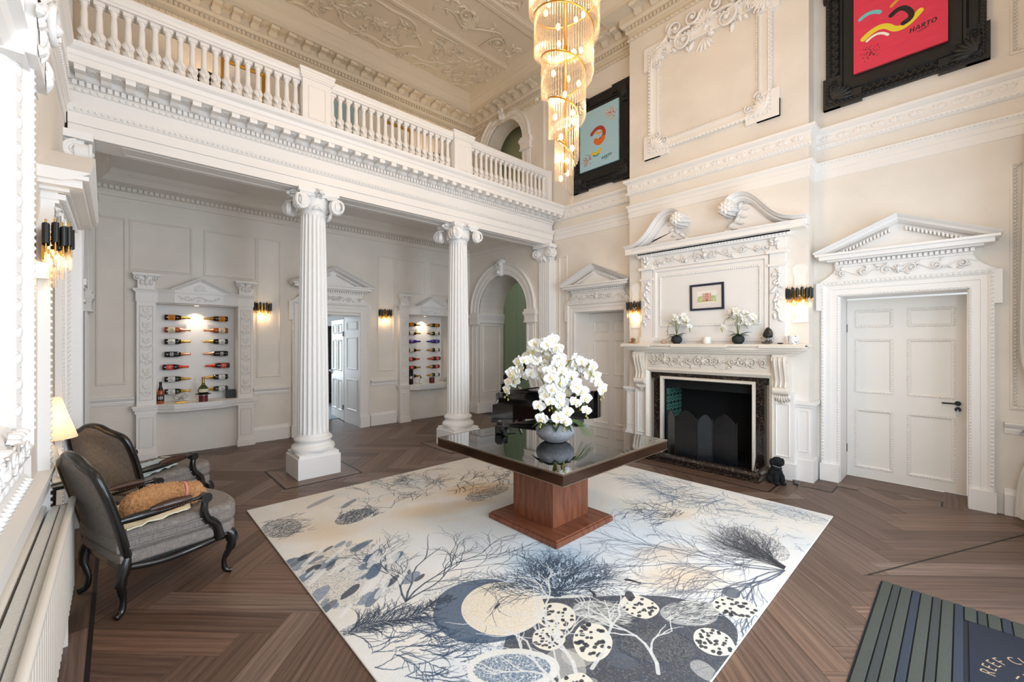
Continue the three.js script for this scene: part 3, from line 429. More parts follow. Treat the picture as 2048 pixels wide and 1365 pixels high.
// ---------- herringbone floor ----------
{
  const f = struct('floor', 'dark oak herringbone plank floor of the hall', 'floor', [3, 0, 3.6]);
  add(f, 'subfloor', bx(UL - 0.5, UR + 0.5, -0.12, -0.012, VF - 0.3, 9.0), std('#0d0a08', { roughness: 0.9 }));
  const tones = ['#ffffff', '#e4dcd6', '#cfc4bb', '#f4e6da', '#d8cdc6'].map((c, i) => std(c, { map: floorTex, roughness: 0.4 + 0.03 * (i % 3), bumpMap: floorBump, bumpScale: 0.0006 }));
  const W = 0.1865, N = 6, q0 = 2.965 - 20 * W, p0 = 1.702 - 40 * W, R = sqrt(0.5);
  const clip = (poly, ax, lim, sgn) => { const o = []; poly.forEach((p, i) => { const q = poly[(i + 1) % poly.length], a = sgn * (p[ax] - lim) <= 0, b = sgn * (q[ax] - lim) <= 0; if (a) o.push(p); if (a !== b) { const t = (lim - p[ax]) / (q[ax] - p[ax]); o.push([lerp(p[0], q[0], t), lerp(p[1], q[1], t)]); } }); return o; };
  const prism = (poly, along, y1 = 0, th = 0.011) => {
    const pos = [], uv = [], ou = rnd() * 3, ov = rnd() * 3, cu = along, pt = (p, y) => { pos.push(p[0], y, -p[1]); uv.push((p[0] * cu[0] + p[1] * cu[1]) * 0.55 + ou, (-p[0] * cu[1] + p[1] * cu[0]) * 1.3 + ov); };
    for (let i = 1; i < poly.length - 1; i++) { pt(poly[0], y1); pt(poly[i], y1); pt(poly[i + 1], y1); }
    poly.forEach((p, i) => { const q = poly[(i + 1) % poly.length]; pt(p, y1); pt(p, y1 - th); pt(q, y1 - th); pt(p, y1); pt(q, y1 - th); pt(q, y1); });
    return tris(pos, uv);
  };
  const list = [], e = 0.0011;
  for (let i = -60; i < 90; i++) for (let j = -60; j < 90; j++) {
    const t = (((i - j) % (2 * N)) + 2 * N) % (2 * N); let r = null, along;
    if (t === 0) { r = [i, j, i + N, j + 1]; along = [R, -R]; } else if (t === 2 * N - 1) { r = [i, j, i + 1, j + N]; along = [R, R]; }
    if (!r) continue;
    let poly = [[r[0] * W + e, r[1] * W + e], [r[2] * W - e, r[1] * W + e], [r[2] * W - e, r[3] * W - e], [r[0] * W + e, r[3] * W - e]].map(([p, q]) => { const d = p + p0, s = q + q0; return [(s + d) * R, (s - d) * R]; });
    for (const [ax, lim, sg] of [[0, UL + 0.005, -1], [0, UR - 0.005, 1], [1, VF + 0.005, -1], [1, VB - 0.005, 1]]) poly = clip(poly, ax, lim, sg);
    if (poly.length < 3) continue;
    const c = poly.reduce((a, p) => [a[0] + p[0] / poly.length, a[1] + p[1] / poly.length], [0, 0]), w = 0.6834 * c[0] + 0.73 * c[1], x = (0.73 * c[0] - 0.6834 * c[1]) / max(w, 0.1);
    const rug = c[0] > 1.2 && c[0] < 4.75 && c[1] > 1.1 && c[1] < 4.6;
    list.push({ poly, along, rank: (w < 0.8 || abs(x) > 1.5 ? 100 : w) + (rug ? 50 : 0) });
  }
  list.sort((a, b) => a.rank - b.rank);
  const rest = [];
  list.forEach((l, i) => { const g = prism(l.poly, l.along); if (i < 270) add(f, 'plank', g, tones[floor(rnd() * 5)], { uv: true }); else rest.push(g); });
  add(f, 'plank_remainder', rest, tones[1], { uv: true, stuff: true });
  // border boards laid around the column, along the left wall and at the hearth and doors
  const bd = (poly, along) => add(f, 'border_board', prism(poly, along, 0.0016, 0.004), tones[floor(rnd() * 3)], { uv: true });
  const inlay = [];
  const sq = (c, d, r0, r1) => { for (const k of [0, 1, 2, 3]) { const s = [[-1, -1], [1, -1], [1, 1], [-1, 1]], a = s[k], b = s[(k + 1) % 4]; bd([[c + a[0] * r1, d + a[1] * r1], [c + b[0] * r1, d + b[1] * r1], [c + b[0] * r0, d + b[1] * r0], [c + a[0] * r0, d + a[1] * r0]], k % 2 ? [0, 1] : [1, 0]); } inlay.push(sweep(rect(c - r1, d - r1, c + r1, d + r1), [[-0.012, 0.0022], [0.012, 0.0022]], level(), true)); };
  sq(1.855, 5.75, 0.255, 0.45); sq(4.13, 5.72, 0.255, 0.45);
  for (let v = 0; v < 5.4; v += 1.18) bd([[UL + 0.01, v], [-0.12, v], [-0.12, min(v + 1.176, 5.4)], [UL + 0.01, min(v + 1.176, 5.4)]], [0, 1]);
  inlay.push(sweep([[-0.112, 0], [-0.112, 5.4]], [[-0.011, 0.0022], [0.011, 0.0022]], level()));
  for (const [u0, u1, v0, v1, al] of [[5.35, 5.55, 1.5, 3.45, [0, 1]], [5.35, 6.05, 1.49, 1.3, [1, 0]], [5.86, 6.05, 1.02, 1.29, [0, 1]], [6.16, 6.35, 0.82, 1.01, [0, 1]], [6.17, 6.8, -0.05, 0.14, [1, 0]], [6.36, 6.77, 0.14, 1.02, [0, 1]], [6.36, 6.77, 3.97, 5.03, [0, 1]]]) bd([[u0, v0], [u1, v0], [u1, v1], [u0, v1]], al);
  inlay.push(sweep([[5.34, 3.46], [5.34, 1.49], [5.84, 1.49]], [[-0.009, 0.0022], [0.009, 0.0022]], level()), sweep([[5.85, 1.3], [5.85, 1.0], [6.15, 1.0], [6.15, 0.81]], [[-0.009, 0.0022], [0.009, 0.0022]], level()), sweep([[6.17, 0.145], [6.36, 0.145]], [[-0.009, 0.0022], [0.009, 0.0022]], level()), sweep([[3.98, 0.47], [6.2, -0.55]], [[-0.006, 0.0022], [0.006, 0.0022]], level()));
  add(f, 'inlay_line', inlay, std('#17110d', { roughness: 0.5 }));
}
// ---------- columns ----------
function volutes(cx, y, r) {                                        // Ionic capital: abacus, eight volutes, egg ring, flowers
  const g = [], ring = [];
  const ab = []; for (let k = 0; k < 4; k++) { const A = k * PI / 2 + PI / 4, B = A + PI / 2; for (let i = 0; i < 6; i++) { const t = i / 6, x = lerp(cos(A), cos(B), t), z = lerp(sin(A), sin(B), t), m = 1 - 0.12 * sin(t * PI); ab.push([x * 0.345 * m, z * 0.345 * m]); } }
  g.push(slab(ab, (a, b, h) => new THREE.Vector3(a, h, b), -0.055, 0), slab(ab.map(([a, b]) => [a * 0.93, b * 0.93]), (a, b, h) => new THREE.Vector3(a, h, b), -0.08, -0.05));
  const fl = [];
  for (let k = 0; k < 4; k++) {
    const c = cos(k * PI / 2), s = sin(k * PI / 2), map = (a, b, h) => new THREE.Vector3(a * c + (0.175 + h) * s, b, -a * s + (0.175 + h) * c);
    for (const d of [-1, 1]) {
      const bend = (a, b, h) => map(a, b, h + max(0, abs(a) - 0.08) * 0.35);
      g.push(...scroll(bend, d * 0.205, -0.185, 0.082, 1.7, d > 0 ? PI / 2 : PI / 2, -d, 0.019, 0.03, 0.1));
      const e = bend(d * 0.205, -0.185, 0.012), cy = cyl(0.092, 0.092, 0.05, 18).rotateX(PI / 2).rotateY(k * PI / 2 + d * 0.33); g.push(cy.translate(e.x, e.y, e.z));
    }
    const e = map(0, -0.045, 0.12); fl.push(blob(0.03, 1, 1, 1, 7, 5).translate(e.x, e.y, e.z)); for (let i = 0; i < 6; i++) fl.push(leaf(map, 0, -0.045, 0.07, 0.04, i * PI / 3, 0.115));
    g.push(leaf(map, -0.02, -0.16, 0.12, 0.06, -0.8, 0.03), leaf(map, 0.02, -0.16, 0.12, 0.06, -2.3, 0.03));
  }
  for (let i = 0; i < 20; i++) ring.push(blob(0.02, 0.8, 1.3, 0.8, 6, 5).translate(cos(i * PI / 10) * (r + 0.02), -0.215, sin(i * PI / 10) * (r + 0.02)));
  g.push(lathe([[r, -0.3], [r + 0.012, -0.275], [r + 0.004, -0.255], [r + 0.03, -0.23], [r + 0.05, -0.18], [0.19, -0.06]], 32));
  return [merge([g]), merge([fl]), merge([ring])];
}
{
  const H0 = 0.51, H1 = 3.3, R0 = 0.186, R1 = 0.146;
  const shaft = surf((s, t) => { const th = s * 2 * PI, k = th * 20 / (2 * PI), fr = k - floor(k), ease = min(1, min(t, 1 - t) * 30), fl = fr > 0.14 && fr < 0.86 ? sqrt(max(0, 1 - pow((fr - 0.5) / 0.36, 2))) * 0.026 * ease : 0, R = lerp(R0, R1, pow(t, 1.5)) - fl; return new THREE.Vector3(cos(th) * R, lerp(H0, H1, t), sin(th) * R); }, 200, 40);
  const base = [lathe([[0.24, 0.29], [0.25, 0.3], [0.262, 0.335], [0.25, 0.37], [0.225, 0.378], [0.214, 0.4], [0.213, 0.42], [0.222, 0.43], [0.23, 0.45], [0.222, 0.475], [0.2, 0.48], [0.194, 0.5], [0.186, 0.515]], 48)];
  const [cap, flowers, eggs] = volutes(0, 0, R1);
  const mk = (label, u, v) => {
    const t = thing('column', label, 'column', [u, 0, v], { group: 'free-standing gallery columns' });
    add(t, 'plinth', [rb(u - 0.257, u + 0.257, 0, 0.255, v - 0.257, v + 0.257, 0.006), rb(u - 0.24, u + 0.24, 0.25, 0.295, v - 0.24, v + 0.24, 0.006)], MT.white);
    add(t, 'base_moulding', base.map((g) => g.clone().translate(u, 0, -v)), MT.white);
    add(t, 'shaft', shaft.clone().translate(u, 0, -v), MT.white);
    const c = put(t, 'capital', cap, MT.white, P3(u, 3.6, v)); put(c, 'rosettes', flowers, MT.white, new THREE.Vector3()); put(c, 'egg_ring', eggs, MT.white, new THREE.Vector3());
  };
  mk('fluted white column nearer the armchairs', 1.855, 5.75); mk('fluted white column behind the glass table', 4.13, 5.72);
  const pil = (label, u0, u1, map, at) => {
    const t = thing('pilaster', label, 'pilaster', at, { kind: 'structure' }), g = [], v0 = 5.52, v1 = 5.82, uf = u1;
    const prof = []; for (let i = 0; i <= 6; i++) prof.push(i);
    add(t, 'shaft', [bx(min(u0, u1), max(u0, u1), 0.3, 3.3, v0, v1), ...Array.from({ length: 6 }, (_, i) => { const a = lerp(v0, v1, (i + 0.12) / 6), b = lerp(v0, v1, (i + 0.5) / 6); return slab(rect(a, 0.55, b, 3.25), map, 0, 0.014); })], MT.white);
    add(t, 'plinth', [slab(rect(v0 - 0.04, 0, v1 + 0.04, 0.28), map, -0.1, 0.05), slab(rect(v0 - 0.02, 0.28, v1 + 0.02, 0.42), map, -0.1, 0.03)], MT.white);
    const vm = (v0 + v1) / 2, q = [slab(rect(v0 - 0.07, 3.53, v1 + 0.07, 3.6), map, -0.12, 0.09), slab(rect(v0 - 0.02, 3.3, v1 + 0.02, 3.53), map, -0.12, 0.03)];
    for (const d of [-1, 1]) { q.push(...scroll((a, b, h) => map(a, b, h + 0.05), vm + d * 0.165, 3.42, 0.075, 1.7, PI / 2, -d, 0.02, 0.02)); const e = map(vm + d * 0.165, 3.42, 0.02); q.push(cyl(0.085, 0.085, 0.1, 16).rotateZ(PI / 2).translate(e.x, e.y, e.z)); const em = (a, b, h) => P3(map(vm, 0, 0).x + (a), b, v0 - 0.03 - h); q.push(leaf(map, vm, 3.4, 0.15, 0.08, -PI / 2 + d * 0.4, 0.08)); }
    const S = Math.sign(u1 - u0); q.push(...scroll((a, b, h) => P3(a, b, v0 - 0.05 - h), u1 - S * 0.02, 3.42, 0.08, 1.7, PI / 2, S, 0.02, 0.02), cyl(0.088, 0.088, 0.1, 16).rotateX(PI / 2).translate(u1 - S * 0.02, 3.42, -(v0 - 0.02)));
    add(t, 'capital', q, MT.white);
  };
  pil('fluted white pilaster against the right wall beyond the piano', 6.36, 6.18, onRight(6.18), [6.3, 0, 5.67]);
  pil('white pilaster against the left wall behind the armchairs', -0.4, -0.25, onLeft(-0.25), [-0.33, 0, 5.67]);
}
// ---------- balustrade ----------
{
  const t = thing('balustrade', 'white turned balustrade along the gallery edge', 'balustrade', [3, 4.3, 5.7]);
  const v0 = 5.61, v1 = 5.8, vm = 5.7;
  const bal = merge([lathe([[0.034, 0.05], [0.026, 0.06], [0.024, 0.075], [0.04, 0.095], [0.044, 0.115], [0.03, 0.14], [0.026, 0.15], [0.042, 0.17], [0.047, 0.19], [0.036, 0.22], [0.027, 0.24], [0.031, 0.25], [0.028, 0.26], [0.027, 0.36], [0.023, 0.42], [0.021, 0.43], [0.03, 0.445], [0.024, 0.455], [0.036, 0.475], [0.04, 0.48]], 12), new THREE.BoxGeometry(0.084, 0.055, 0.084).translate(0, 0.027, 0), new THREE.BoxGeometry(0.08, 0.04, 0.08).translate(0, 0.495, 0), ...Array.from({ length: 5 }, (_, k) => tube([0, 1, 2, 3, 4].map((i) => { const a = k * 1.257 + i * 0.5, r = [0.03, 0.042, 0.034, 0.046, 0.03][i]; return new THREE.Vector3(cos(a) * r, 0.08 + i * 0.035, sin(a) * r); }), 0.008, 8, 4))]);
  const rail = [[0.02, 4.955], [0.025, 4.975], [0.04, 4.985], [0.05, 5.01], [0.065, 5.03], [0.065, 5.05], [0.055, 5.065], [-0.12, 5.07]];
  const secs = [[-0.28, 1.68, 19], [2.02, 3.96, 18], [4.32, 6.24, 17]];
  for (const [a, b, n] of secs) {
    add(t, 'handrail', [sweep([[b, v0 + 0.04], [a, v0 + 0.04]], rail, level()), bx(a, b, 4.955, 5.07, v0 + 0.03, v1)], MT.trim);
    add(t, 'base_rail', [bx(a, b, 4.29, 4.45, v0, v1)], MT.trim);
    for (let i = 0; i < n; i++) put(t, 'baluster', bal, MT.trim, P3(lerp(a, b, (i + 0.5) / n), 4.445, vm));
  }
  for (const c of [1.85, 4.14]) {
    const p = add(t, 'pier', bx(c - 0.17, c + 0.17, 4.29, 4.98, v0 - 0.02, v1 + 0.02), MT.trim);
    add(p, 'pier_cap', [[0.98, 0.19], [1.0, 0.2], [1.03, 0.205], [1.06, 0.215]].map(([y, r], i) => bx(c - r, c + r, 4 + y, 4 + y + 0.035, v0 - 0.02 - (r - 0.17), v1 + r - 0.15)), MT.trim);
    add(p, 'pier_panel', sweep(rect(c - 0.1, 4.5, c + 0.1, 4.9), [[-0.008, 0], [0, 0.008], [0.008, 0]], onBack(v0 - 0.02), true), MT.trim);
  }
  add(t, 'pier', bx(6.2, 6.32, 4.29, 5.08, v0 - 0.02, v1 + 0.02), MT.trim);
}
// ---------- chimney breast, fireplace and overmantel ----------
const marble = dataTex(512, 512, (x, y) => { const f = tile((a, b) => fbm(a, b, 11, 5), 5)(x, y), v = abs(tile((a, b) => fbm(a * 1.3, b * 1.3, 17, 4), 6)(x, y)), k = smooth(0.035 - v, 0, 0.03); return [lerp(0.13 + 0.09 * f, 0.6, k * 0.6), lerp(0.10 + 0.06 * f, 0.5, k * 0.6), lerp(0.085 + 0.05 * f, 0.42, k * 0.6)]; }, true);
MT.marble = phy('#ffffff', { map: rep(marble, 1.6, 1.6), roughness: 0.18, clearcoat: 0.4 });
MT.marbleWhite = std('#efe6da', { roughness: 0.3, map: rep(plasterTone, 1, 1) });
{
  const w = struct('chimney_breast', 'projecting cream chimney breast carrying the plaster frame and fireplace', 'wall', [6.1, 0, 2.475]);
  add(w, 'breast_wall', slab(rect(1.27, 0, 3.71, YC), onRight(6.1), 0, -0.3, [rect(1.82, 0.001, 3.13, 1.16)]), MT.wall);
  for (const [a0, a1] of [[1.215, 1.42], [3.56, 3.765]]) { add(w, 'dado_pedestal', [bx(6.06, 6.36, 0, 0.26, a0, a1), bx(6.07, 6.36, 0.26, 0.92, a0 + 0.02, a1 - 0.02), bx(6.05, 6.36, 0.9, 0.93, a0, a1), bx(6.03, 6.36, 0.93, 0.965, a0 - 0.02, a1 + 0.02)], MT.trim); add(w, 'dado_panel', sweep(rect(a0 + 0.05, 0.36, a1 - 0.05, 0.85), [[-0.006, 0], [0, 0.008], [0.006, 0]], onRight(6.07), true), MT.trim); }
  // plaster picture frame high on the breast
  const f = thing('plaster_frame', 'empty carved plaster frame high on the chimney breast', 'frame', [6.1, 4.54, 2.5]), R = onRight(6.1), a0 = 1.66, a1 = 3.34, b0 = 4.62, b1 = 6.2;
  const outline = [[a0, b0], [a1, b0], [a1, b1], [a0, b1]];
  add(f, 'frame_moulding', [sweep(rect(a0 + 0.15, b0 + 0.15, a1 - 0.15, b1 - 0.15), [[-0.15, 0], [-0.15, 0.05], [-0.12, 0.06], [-0.11, 0.03], [-0.03, 0.02], [-0.02, 0.035], [0, 0.03], [0, 0]], R, true)], MT.trim);
  for (const [x, y] of [[a0, b0], [a1, b0], [a1, b1], [a0, b1]]) { const sx = x === a0 ? 1 : -1, sy = y === b0 ? 1 : -1, k = add(f, 'corner_ear', [slab(rect(x - sx * 0.09, y - sy * 0.08, x + sx * 0.17, y + sy * 0.28), R, 0, 0.045), slab(rect(x - sx * 0.09, y - sy * 0.08, x + sx * 0.3, y + sy * 0.14), R, 0, 0.046)], MT.trim); const g = []; for (let i = 0; i < 7; i++) g.push(leaf((a, b, h) => R(a, b, h + 0.045), x + sx * 0.06, y + sy * 0.06, 0.2, 0.07, atan2(sy, sx) - 0.9 + i * 0.3, 0.03)); g.push(...scroll((a, b, h) => R(a, b, h + 0.05), x + sx * 0.14, y + sy * 0.24, 0.05, 1.3, 0, sx, 0.012), ...scroll((a, b, h) => R(a, b, h + 0.05), x + sx * 0.26, y + sy * 0.12, 0.045, 1.3, 1, -sx, 0.012)); add(k, 'leaf_spray', g, MT.trim); }
  add(f, 'egg_row', [beads(R, outline, true, 0.055, 0.016, 0.055), beads(R, rect(a0 + 0.17, b0 + 0.17, a1 - 0.17, b1 - 0.17), true, 0.035, 0.009, 0.03), ...[0, 1].map((k) => Array.from({ length: 26 }, (_, i) => leaf(R, lerp(a0 + 0.2, a1 - 0.2, i / 25), k ? b1 - 0.075 : b0 + 0.075, 0.05, 0.035, i % 2 ? 0.8 : -0.8, 0.02)))], MT.trim, { stuff: true });
  const cr = [], m = 2.5; for (const s of [-1, 1]) { cr.push(...scroll(R, m + s * 0.3, 6.12, 0.13, 1.4, PI / 2, -s, 0.028, 0.05, 0.1), ...scroll(R, m + s * 0.42, 6.34, 0.11, 1.4, -PI / 2, s, 0.025, 0.05, 0.1), ...scroll(R, m + s * 0.17, 6.38, 0.1, 1.4, PI, s, 0.024, 0.05)); for (let i = 0; i < 14; i++) cr.push(leaf(R, m + s * rr(0.05, 0.62), rr(6.0, 6.42), rr(0.1, 0.17), 0.07, rr(0, 6.28), 0.05)); cr.push(tube(onPlane(R, [[m + s * 0.86, 6.1, 0.02], [m + s * 0.7, 6.2, 0.04], [m + s * 0.55, 6.3, 0.04], [m + s * 0.5, 6.46, 0.02]]), 0.025, 12, 6)); }
  for (let i = 0; i < 5; i++) cr.push(leaf(R, m, 6.02, 0.2, 0.06, -PI / 2 + (i - 2) * 0.35, 0.04)); cr.push(...Array.from({ length: 9 }, (_, i) => leaf(R, m, 6.22, 0.22, 0.07, PI * i / 8, 0.06)));
  add(f, 'cresting', cr, MT.trim);
}
const fp = thing('fireplace', 'carved white fireplace with marble surround and swan-neck overmantel', 'fireplace', [6.1, 0, 2.475]);
{
  const R = onRight(6.1), c = 2.475, X = (m, h) => (a, b, x) => m(a, b, x + h), mir = (a) => 2 * c - a;
  // overmantel
  add(fp, 'overmantel_panel', [slab(rect(1.66, 1.66, 3.3, 2.81), R, 0, 0.03), sweep(rect(1.69, 1.7, 3.27, 2.8), [[0, 0.03], [0, 0.05], [0.04, 0.055], [0.05, 0.035], [0.06, 0.03]], R, true)], MT.trim);
  add(fp, 'rope_moulding', [beads(X(R, 0.03), rect(1.79, 1.925, 3.16, 2.68), true, 0.026, 0.017, 0.006)], MT.trim, { stuff: true });
  for (const a0 of [1.5, 3.29]) {
    const a1 = a0 + 0.17, p = add(fp, 'overmantel_pilaster', [slab(rect(a0, 1.66, a1, 3.0), R, 0, 0.07), slab(rect(a0 - 0.02, 1.66, a1 + 0.02, 1.76), R, 0, 0.09), slab(rect(a0 - 0.02, 2.64, a1 + 0.02, 2.67), R, 0, 0.09), slab(rect(a0 - 0.03, 2.8, a1 + 0.03, 2.84), R, 0, 0.11)], MT.trim);
    const g = [], am = (a0 + a1) / 2; for (let i = 0; i < 26; i++) { const t = i / 26; g.push(leaf(X(R, 0.07), am + rr(-0.035, 0.035) * (1 - t * 0.6), 2.62 - t * 0.66, 0.075, 0.04, rr(-2.6, -0.5), 0.035)); if (i % 3 === 0) { const e = R(am + rr(-0.03, 0.03), 2.6 - t * 0.62, 0.09); g.push(blob(0.016, 1, 1, 1, 6, 4).translate(e.x, e.y, e.z)); } } for (let i = 0; i < 8; i++) g.push(leaf(X(R, 0.07), am + rr(-0.04, 0.04), 2.92 + rr(-0.05, 0.05), 0.07, 0.04, rr(0, 6.28), 0.04));
    add(p, 'leaf_drop', g, MT.trim);
  }
  add(fp, 'overmantel_frieze', slab(rect(1.67, 2.81, 3.29, 3.0), R, 0, 0.05), MT.trim);
  add(fp, 'frieze_carving', arabesque(X(R, 0.05), 1.68, 3.27, 2.83, 2.98, 0.045, 4), MT.trim);
  add(fp, 'overmantel_cornice', [sweep([[6.1, 1.42], [6.1, 3.53]].map((p) => p), [[0.02, 3.0], [0.06, 3.005], [0.09, 3.02], [0.1, 3.045], [0.1, 3.06], [0.18, 3.065], [0.18, 3.1], [0.2, 3.11], [0.22, 3.14], [0.22, 3.15], [0, 3.15]], level()), slab(rect(1.28, 3.06, 3.67, 3.15), R, 0, 0.2), slab(rect(1.44, 3.0, 3.51, 3.06), R, 0, 0.1)], MT.trim);
  add(fp, 'egg_row', beads(R, [[1.45, 3.03], [3.5, 3.03]], false, 0.04, 0.016, 0.1), MT.trim, { stuff: true });
  for (const s of [-1, 1]) {
    const A = (o) => c + s * o, crv = [[1.22, 3.17], [1.08, 3.18], [0.95, 3.225], [0.84, 3.31], [0.75, 3.41], [0.66, 3.52], [0.57, 3.59], [0.48, 3.615], [0.4, 3.6], [0.34, 3.555]], pts = new THREE.CatmullRomCurve3(crv.map(([o, y]) => new THREE.Vector3(o, y, 0))).getPoints(30).map((p) => [A(p.x), p.y]);
    const path = s > 0 ? pts : [...pts].reverse(), sg = s > 0 ? -1 : 1;
    const pd = add(fp, 'swan_neck', [sweep(s > 0 ? [...pts].reverse() : pts, [[-0.07, 0], [-0.07, 0.1], [-0.04, 0.14], [-0.02, 0.15], [-0.01, 0.18], [0.01, 0.2], [0.025, 0.22], [0.03, 0.22], [0.03, 0]], R, false, true)], MT.trim);
    const inner = [[0.2, 3.15], [0.28, 3.22], [0.36, 3.28], [0.4, 3.36], [0.42, 3.46], [0.44, 3.55]];
    add(pd, 'tympanum', slab([...inner.map(([o, y]) => [A(o), y]), ...crv.slice(0, 8).reverse().map(([o, y]) => [A(o), y - 0.04]), [A(1.2), 3.15]], R, 0, 0.05), MT.trim);
    const lf = []; inner.forEach(([o, y], i) => { lf.push(leaf(X(R, 0.05), A(o + 0.02), y, 0.11, 0.06, s > 0 ? 0.6 + i * 0.15 : PI - 0.6 - i * 0.15, 0.03), leaf(X(R, 0.05), A(o + 0.05), y, 0.1, 0.05, s > 0 ? -0.2 : PI + 0.2, 0.03)); }); for (let i = 3; i < 27; i++) { const p = pts[i]; lf.push(leaf(X(R, 0.05), p[0], p[1] - 0.1, 0.035, 0.03, PI / 2, 0.05)); } add(pd, 'leaf_border', lf, MT.trim);
    const e = R(A(0.337), 3.465, 0.12), v = add(pd, 'volute', [cyl(0.095, 0.09, 0.24, 24).rotateZ(PI / 2).translate(e.x, e.y, e.z), ...Array.from({ length: 10 }, (_, i) => tube([0, 1, 2, 3].map((k) => { const th = i * 0.628 + k * 0.12; return new THREE.Vector3(e.x - 0.11 + k * 0.075, e.y + sin(th) * 0.094, e.z + cos(th) * 0.094); }), 0.014, 6, 5))], MT.trim);
    const F = (a, b, h) => R(a, b, h + 0.245); add(v, 'volute_flower', [...Array.from({ length: 8 }, (_, i) => leaf(F, A(0.337), 3.465, 0.095, 0.06, i * PI / 4, 0.03)), blob(0.03, 1, 1, 1, 8, 6).translate(...F(A(0.337), 3.465, 0.01).toArray())], MT.trim);
  }
  // mantel shelf
  add(fp, 'mantel_shelf', [rb(5.78, 6.12, 1.625, 1.66, 1.24, 3.67, 0.008), ...[[1.24, 1.72], [2.1, 2.85], [3.2, 3.67]].map(([a, b]) => bx(5.765, 5.9, 1.615, 1.645, a, b)), bx(5.81, 6.1, 1.585, 1.625, 1.28, 3.63), bx(5.85, 6.1, 1.56, 1.59, 1.33, 3.58), bx(5.9, 6.1, 1.53, 1.565, 1.4, 3.52)], MT.marbleWhite);
  add(fp, 'mantel_frieze', [slab(rect(1.6, 1.29, 3.35, 1.54), R, 0, 0.14)], MT.marbleWhite);
  for (const [a, b] of [[1.64, 2.17], [2.19, 2.74], [2.76, 3.29]]) { const p = add(fp, 'frieze_panel', [slab(rect(a, 1.315, b, 1.525), R, 0.13, 0.148)], MT.marbleWhite); add(p, 'carving', arabesque(X(R, 0.148), a + 0.02, b - 0.02, 1.33, 1.51, 0.03, 2), MT.marbleWhite); }
  add(fp, 'inner_moulding', [sweep([[1.6, 0], [1.6, 1.29], [3.35, 1.29], [3.35, 0]].map(([a, b]) => [a, b]).reverse(), [[0, 0.1], [0, 0.15], [0.02, 0.155], [0.05, 0.13], [0.06, 0.12], [0.06, 0.06]], R)], MT.marbleWhite);
  for (const s of [-1, 1]) {
    const am = c + s * 0.955, S = [[0, 1.53], [0.25, 1.53], [0.255, 1.46], [0.235, 1.4], [0.2, 1.3], [0.17, 1.2], [0.175, 1.14], [0.2, 1.1], [0.19, 1.06], [0.15, 1.05], [0.1, 1.06], [0, 1.06]];
    const pl = add(fp, 'jamb_pilaster', [slab(rect(am - 0.12, 0, am + 0.12, 1.06), R, 0, 0.1), slab(rect(am - 0.14, 0, am + 0.14, 0.2), R, 0, 0.12), sweep(rect(am - 0.07, 0.28, am + 0.07, 0.92), [[-0.01, 0.1], [0, 0.115], [0.01, 0.1]], R, true)], MT.trim);
    const co = add(fp, 'console_bracket', [slab(S, (a, b, h) => R(am + h, b, a), -0.075, 0.075), cyl(0.05, 0.05, 0.17, 18).rotateX(PI / 2).translate(...R(am, 1.09, 0.16).toArray()), cyl(0.042, 0.042, 0.17, 18).rotateX(PI / 2).translate(...R(am, 1.475, 0.215).toArray()), ...[-0.05, 0, 0.05].map((d) => tube([R(am + d, 1.5, 0.262), R(am + d, 1.42, 0.25), R(am + d, 1.3, 0.208), R(am + d, 1.2, 0.18), R(am + d, 1.13, 0.2)], 0.014, 14, 6))], MT.marbleWhite);
    add(co, 'acanthus_drop', Array.from({ length: 7 }, (_, i) => leaf(X(R, 0.1), am + (i - 3) * 0.018, 1.06, 0.14 - abs(i - 3) * 0.012, 0.05, -PI / 2 + (i - 3) * 0.12, 0.06)), MT.marbleWhite);
  }
  // marble surround, bolection, firebox
  add(fp, 'marble_surround', slab([[1.72, 0.03], [1.72, 1.14], [1.685, 1.14], [1.685, 1.28], [3.265, 1.28], [3.265, 1.14], [3.23, 1.14], [3.23, 0.03]], R, 0, 0.1, [rect(1.83, 0.04, 3.12, 1.165)]), MT.marble);
  add(fp, 'opening_moulding', sweep([[1.865, 0.03], [1.865, 1.13], [3.085, 1.13], [3.085, 0.03]], [[0, 0.05], [0, 0.1], [0.012, 0.13], [0.03, 0.13], [0.045, 0.1], [0.045, 0.05]], R), MT.marbleWhite);
  const soot = std('#0b0a09', { roughness: 0.9 });
  const fb = add(fp, 'firebox', [bx(6.62, 6.68, 0, 1.2, 1.8, 3.15), bx(6.1, 6.68, 1.135, 1.2, 1.8, 3.15), bx(6.1, 6.68, 0, 1.2, 1.78, 1.86), bx(6.1, 6.68, 0, 1.2, 3.09, 3.17), bx(6.05, 6.7, -0.01, 0.03, 1.75, 3.2), bx(6.12, 6.15, 1.0, 1.16, 1.86, 3.09)], soot);
  // glazed tiles on the side of the firebox
  const tileTex = canvas(128, 128, (g, w) => { g.fillStyle = '#16443f'; g.fillRect(0, 0, w, w); g.strokeStyle = '#8fc4ad'; g.lineWidth = 7; g.beginPath(); g.arc(64, 64, 44, 0, 7); g.stroke(); g.lineWidth = 5; g.strokeStyle = '#b8d8c0'; for (let k = 0; k < 4; k++) { g.beginPath(); g.arc(k % 2 * 128, k > 1 ? 128 : 0, 40, 0, 7); g.stroke(); } g.fillStyle = '#2f7d70'; for (let k = 0; k < 6; k++) { g.beginPath(); g.ellipse(64 + cos(k * 1.047) * 20, 64 + sin(k * 1.047) * 20, 14, 7, k * 1.047, 0, 7); g.fill(); } g.fillStyle = '#d8d0a0'; g.beginPath(); g.arc(64, 64, 7, 0, 7); g.fill(); });
  const tm = phy('#ffffff', { map: tileTex, roughness: 0.12, clearcoat: 0.8 }), tg = new THREE.PlaneGeometry(0.116, 0.116), tbox = new THREE.BoxGeometry(0.116, 0.116, 0.012);
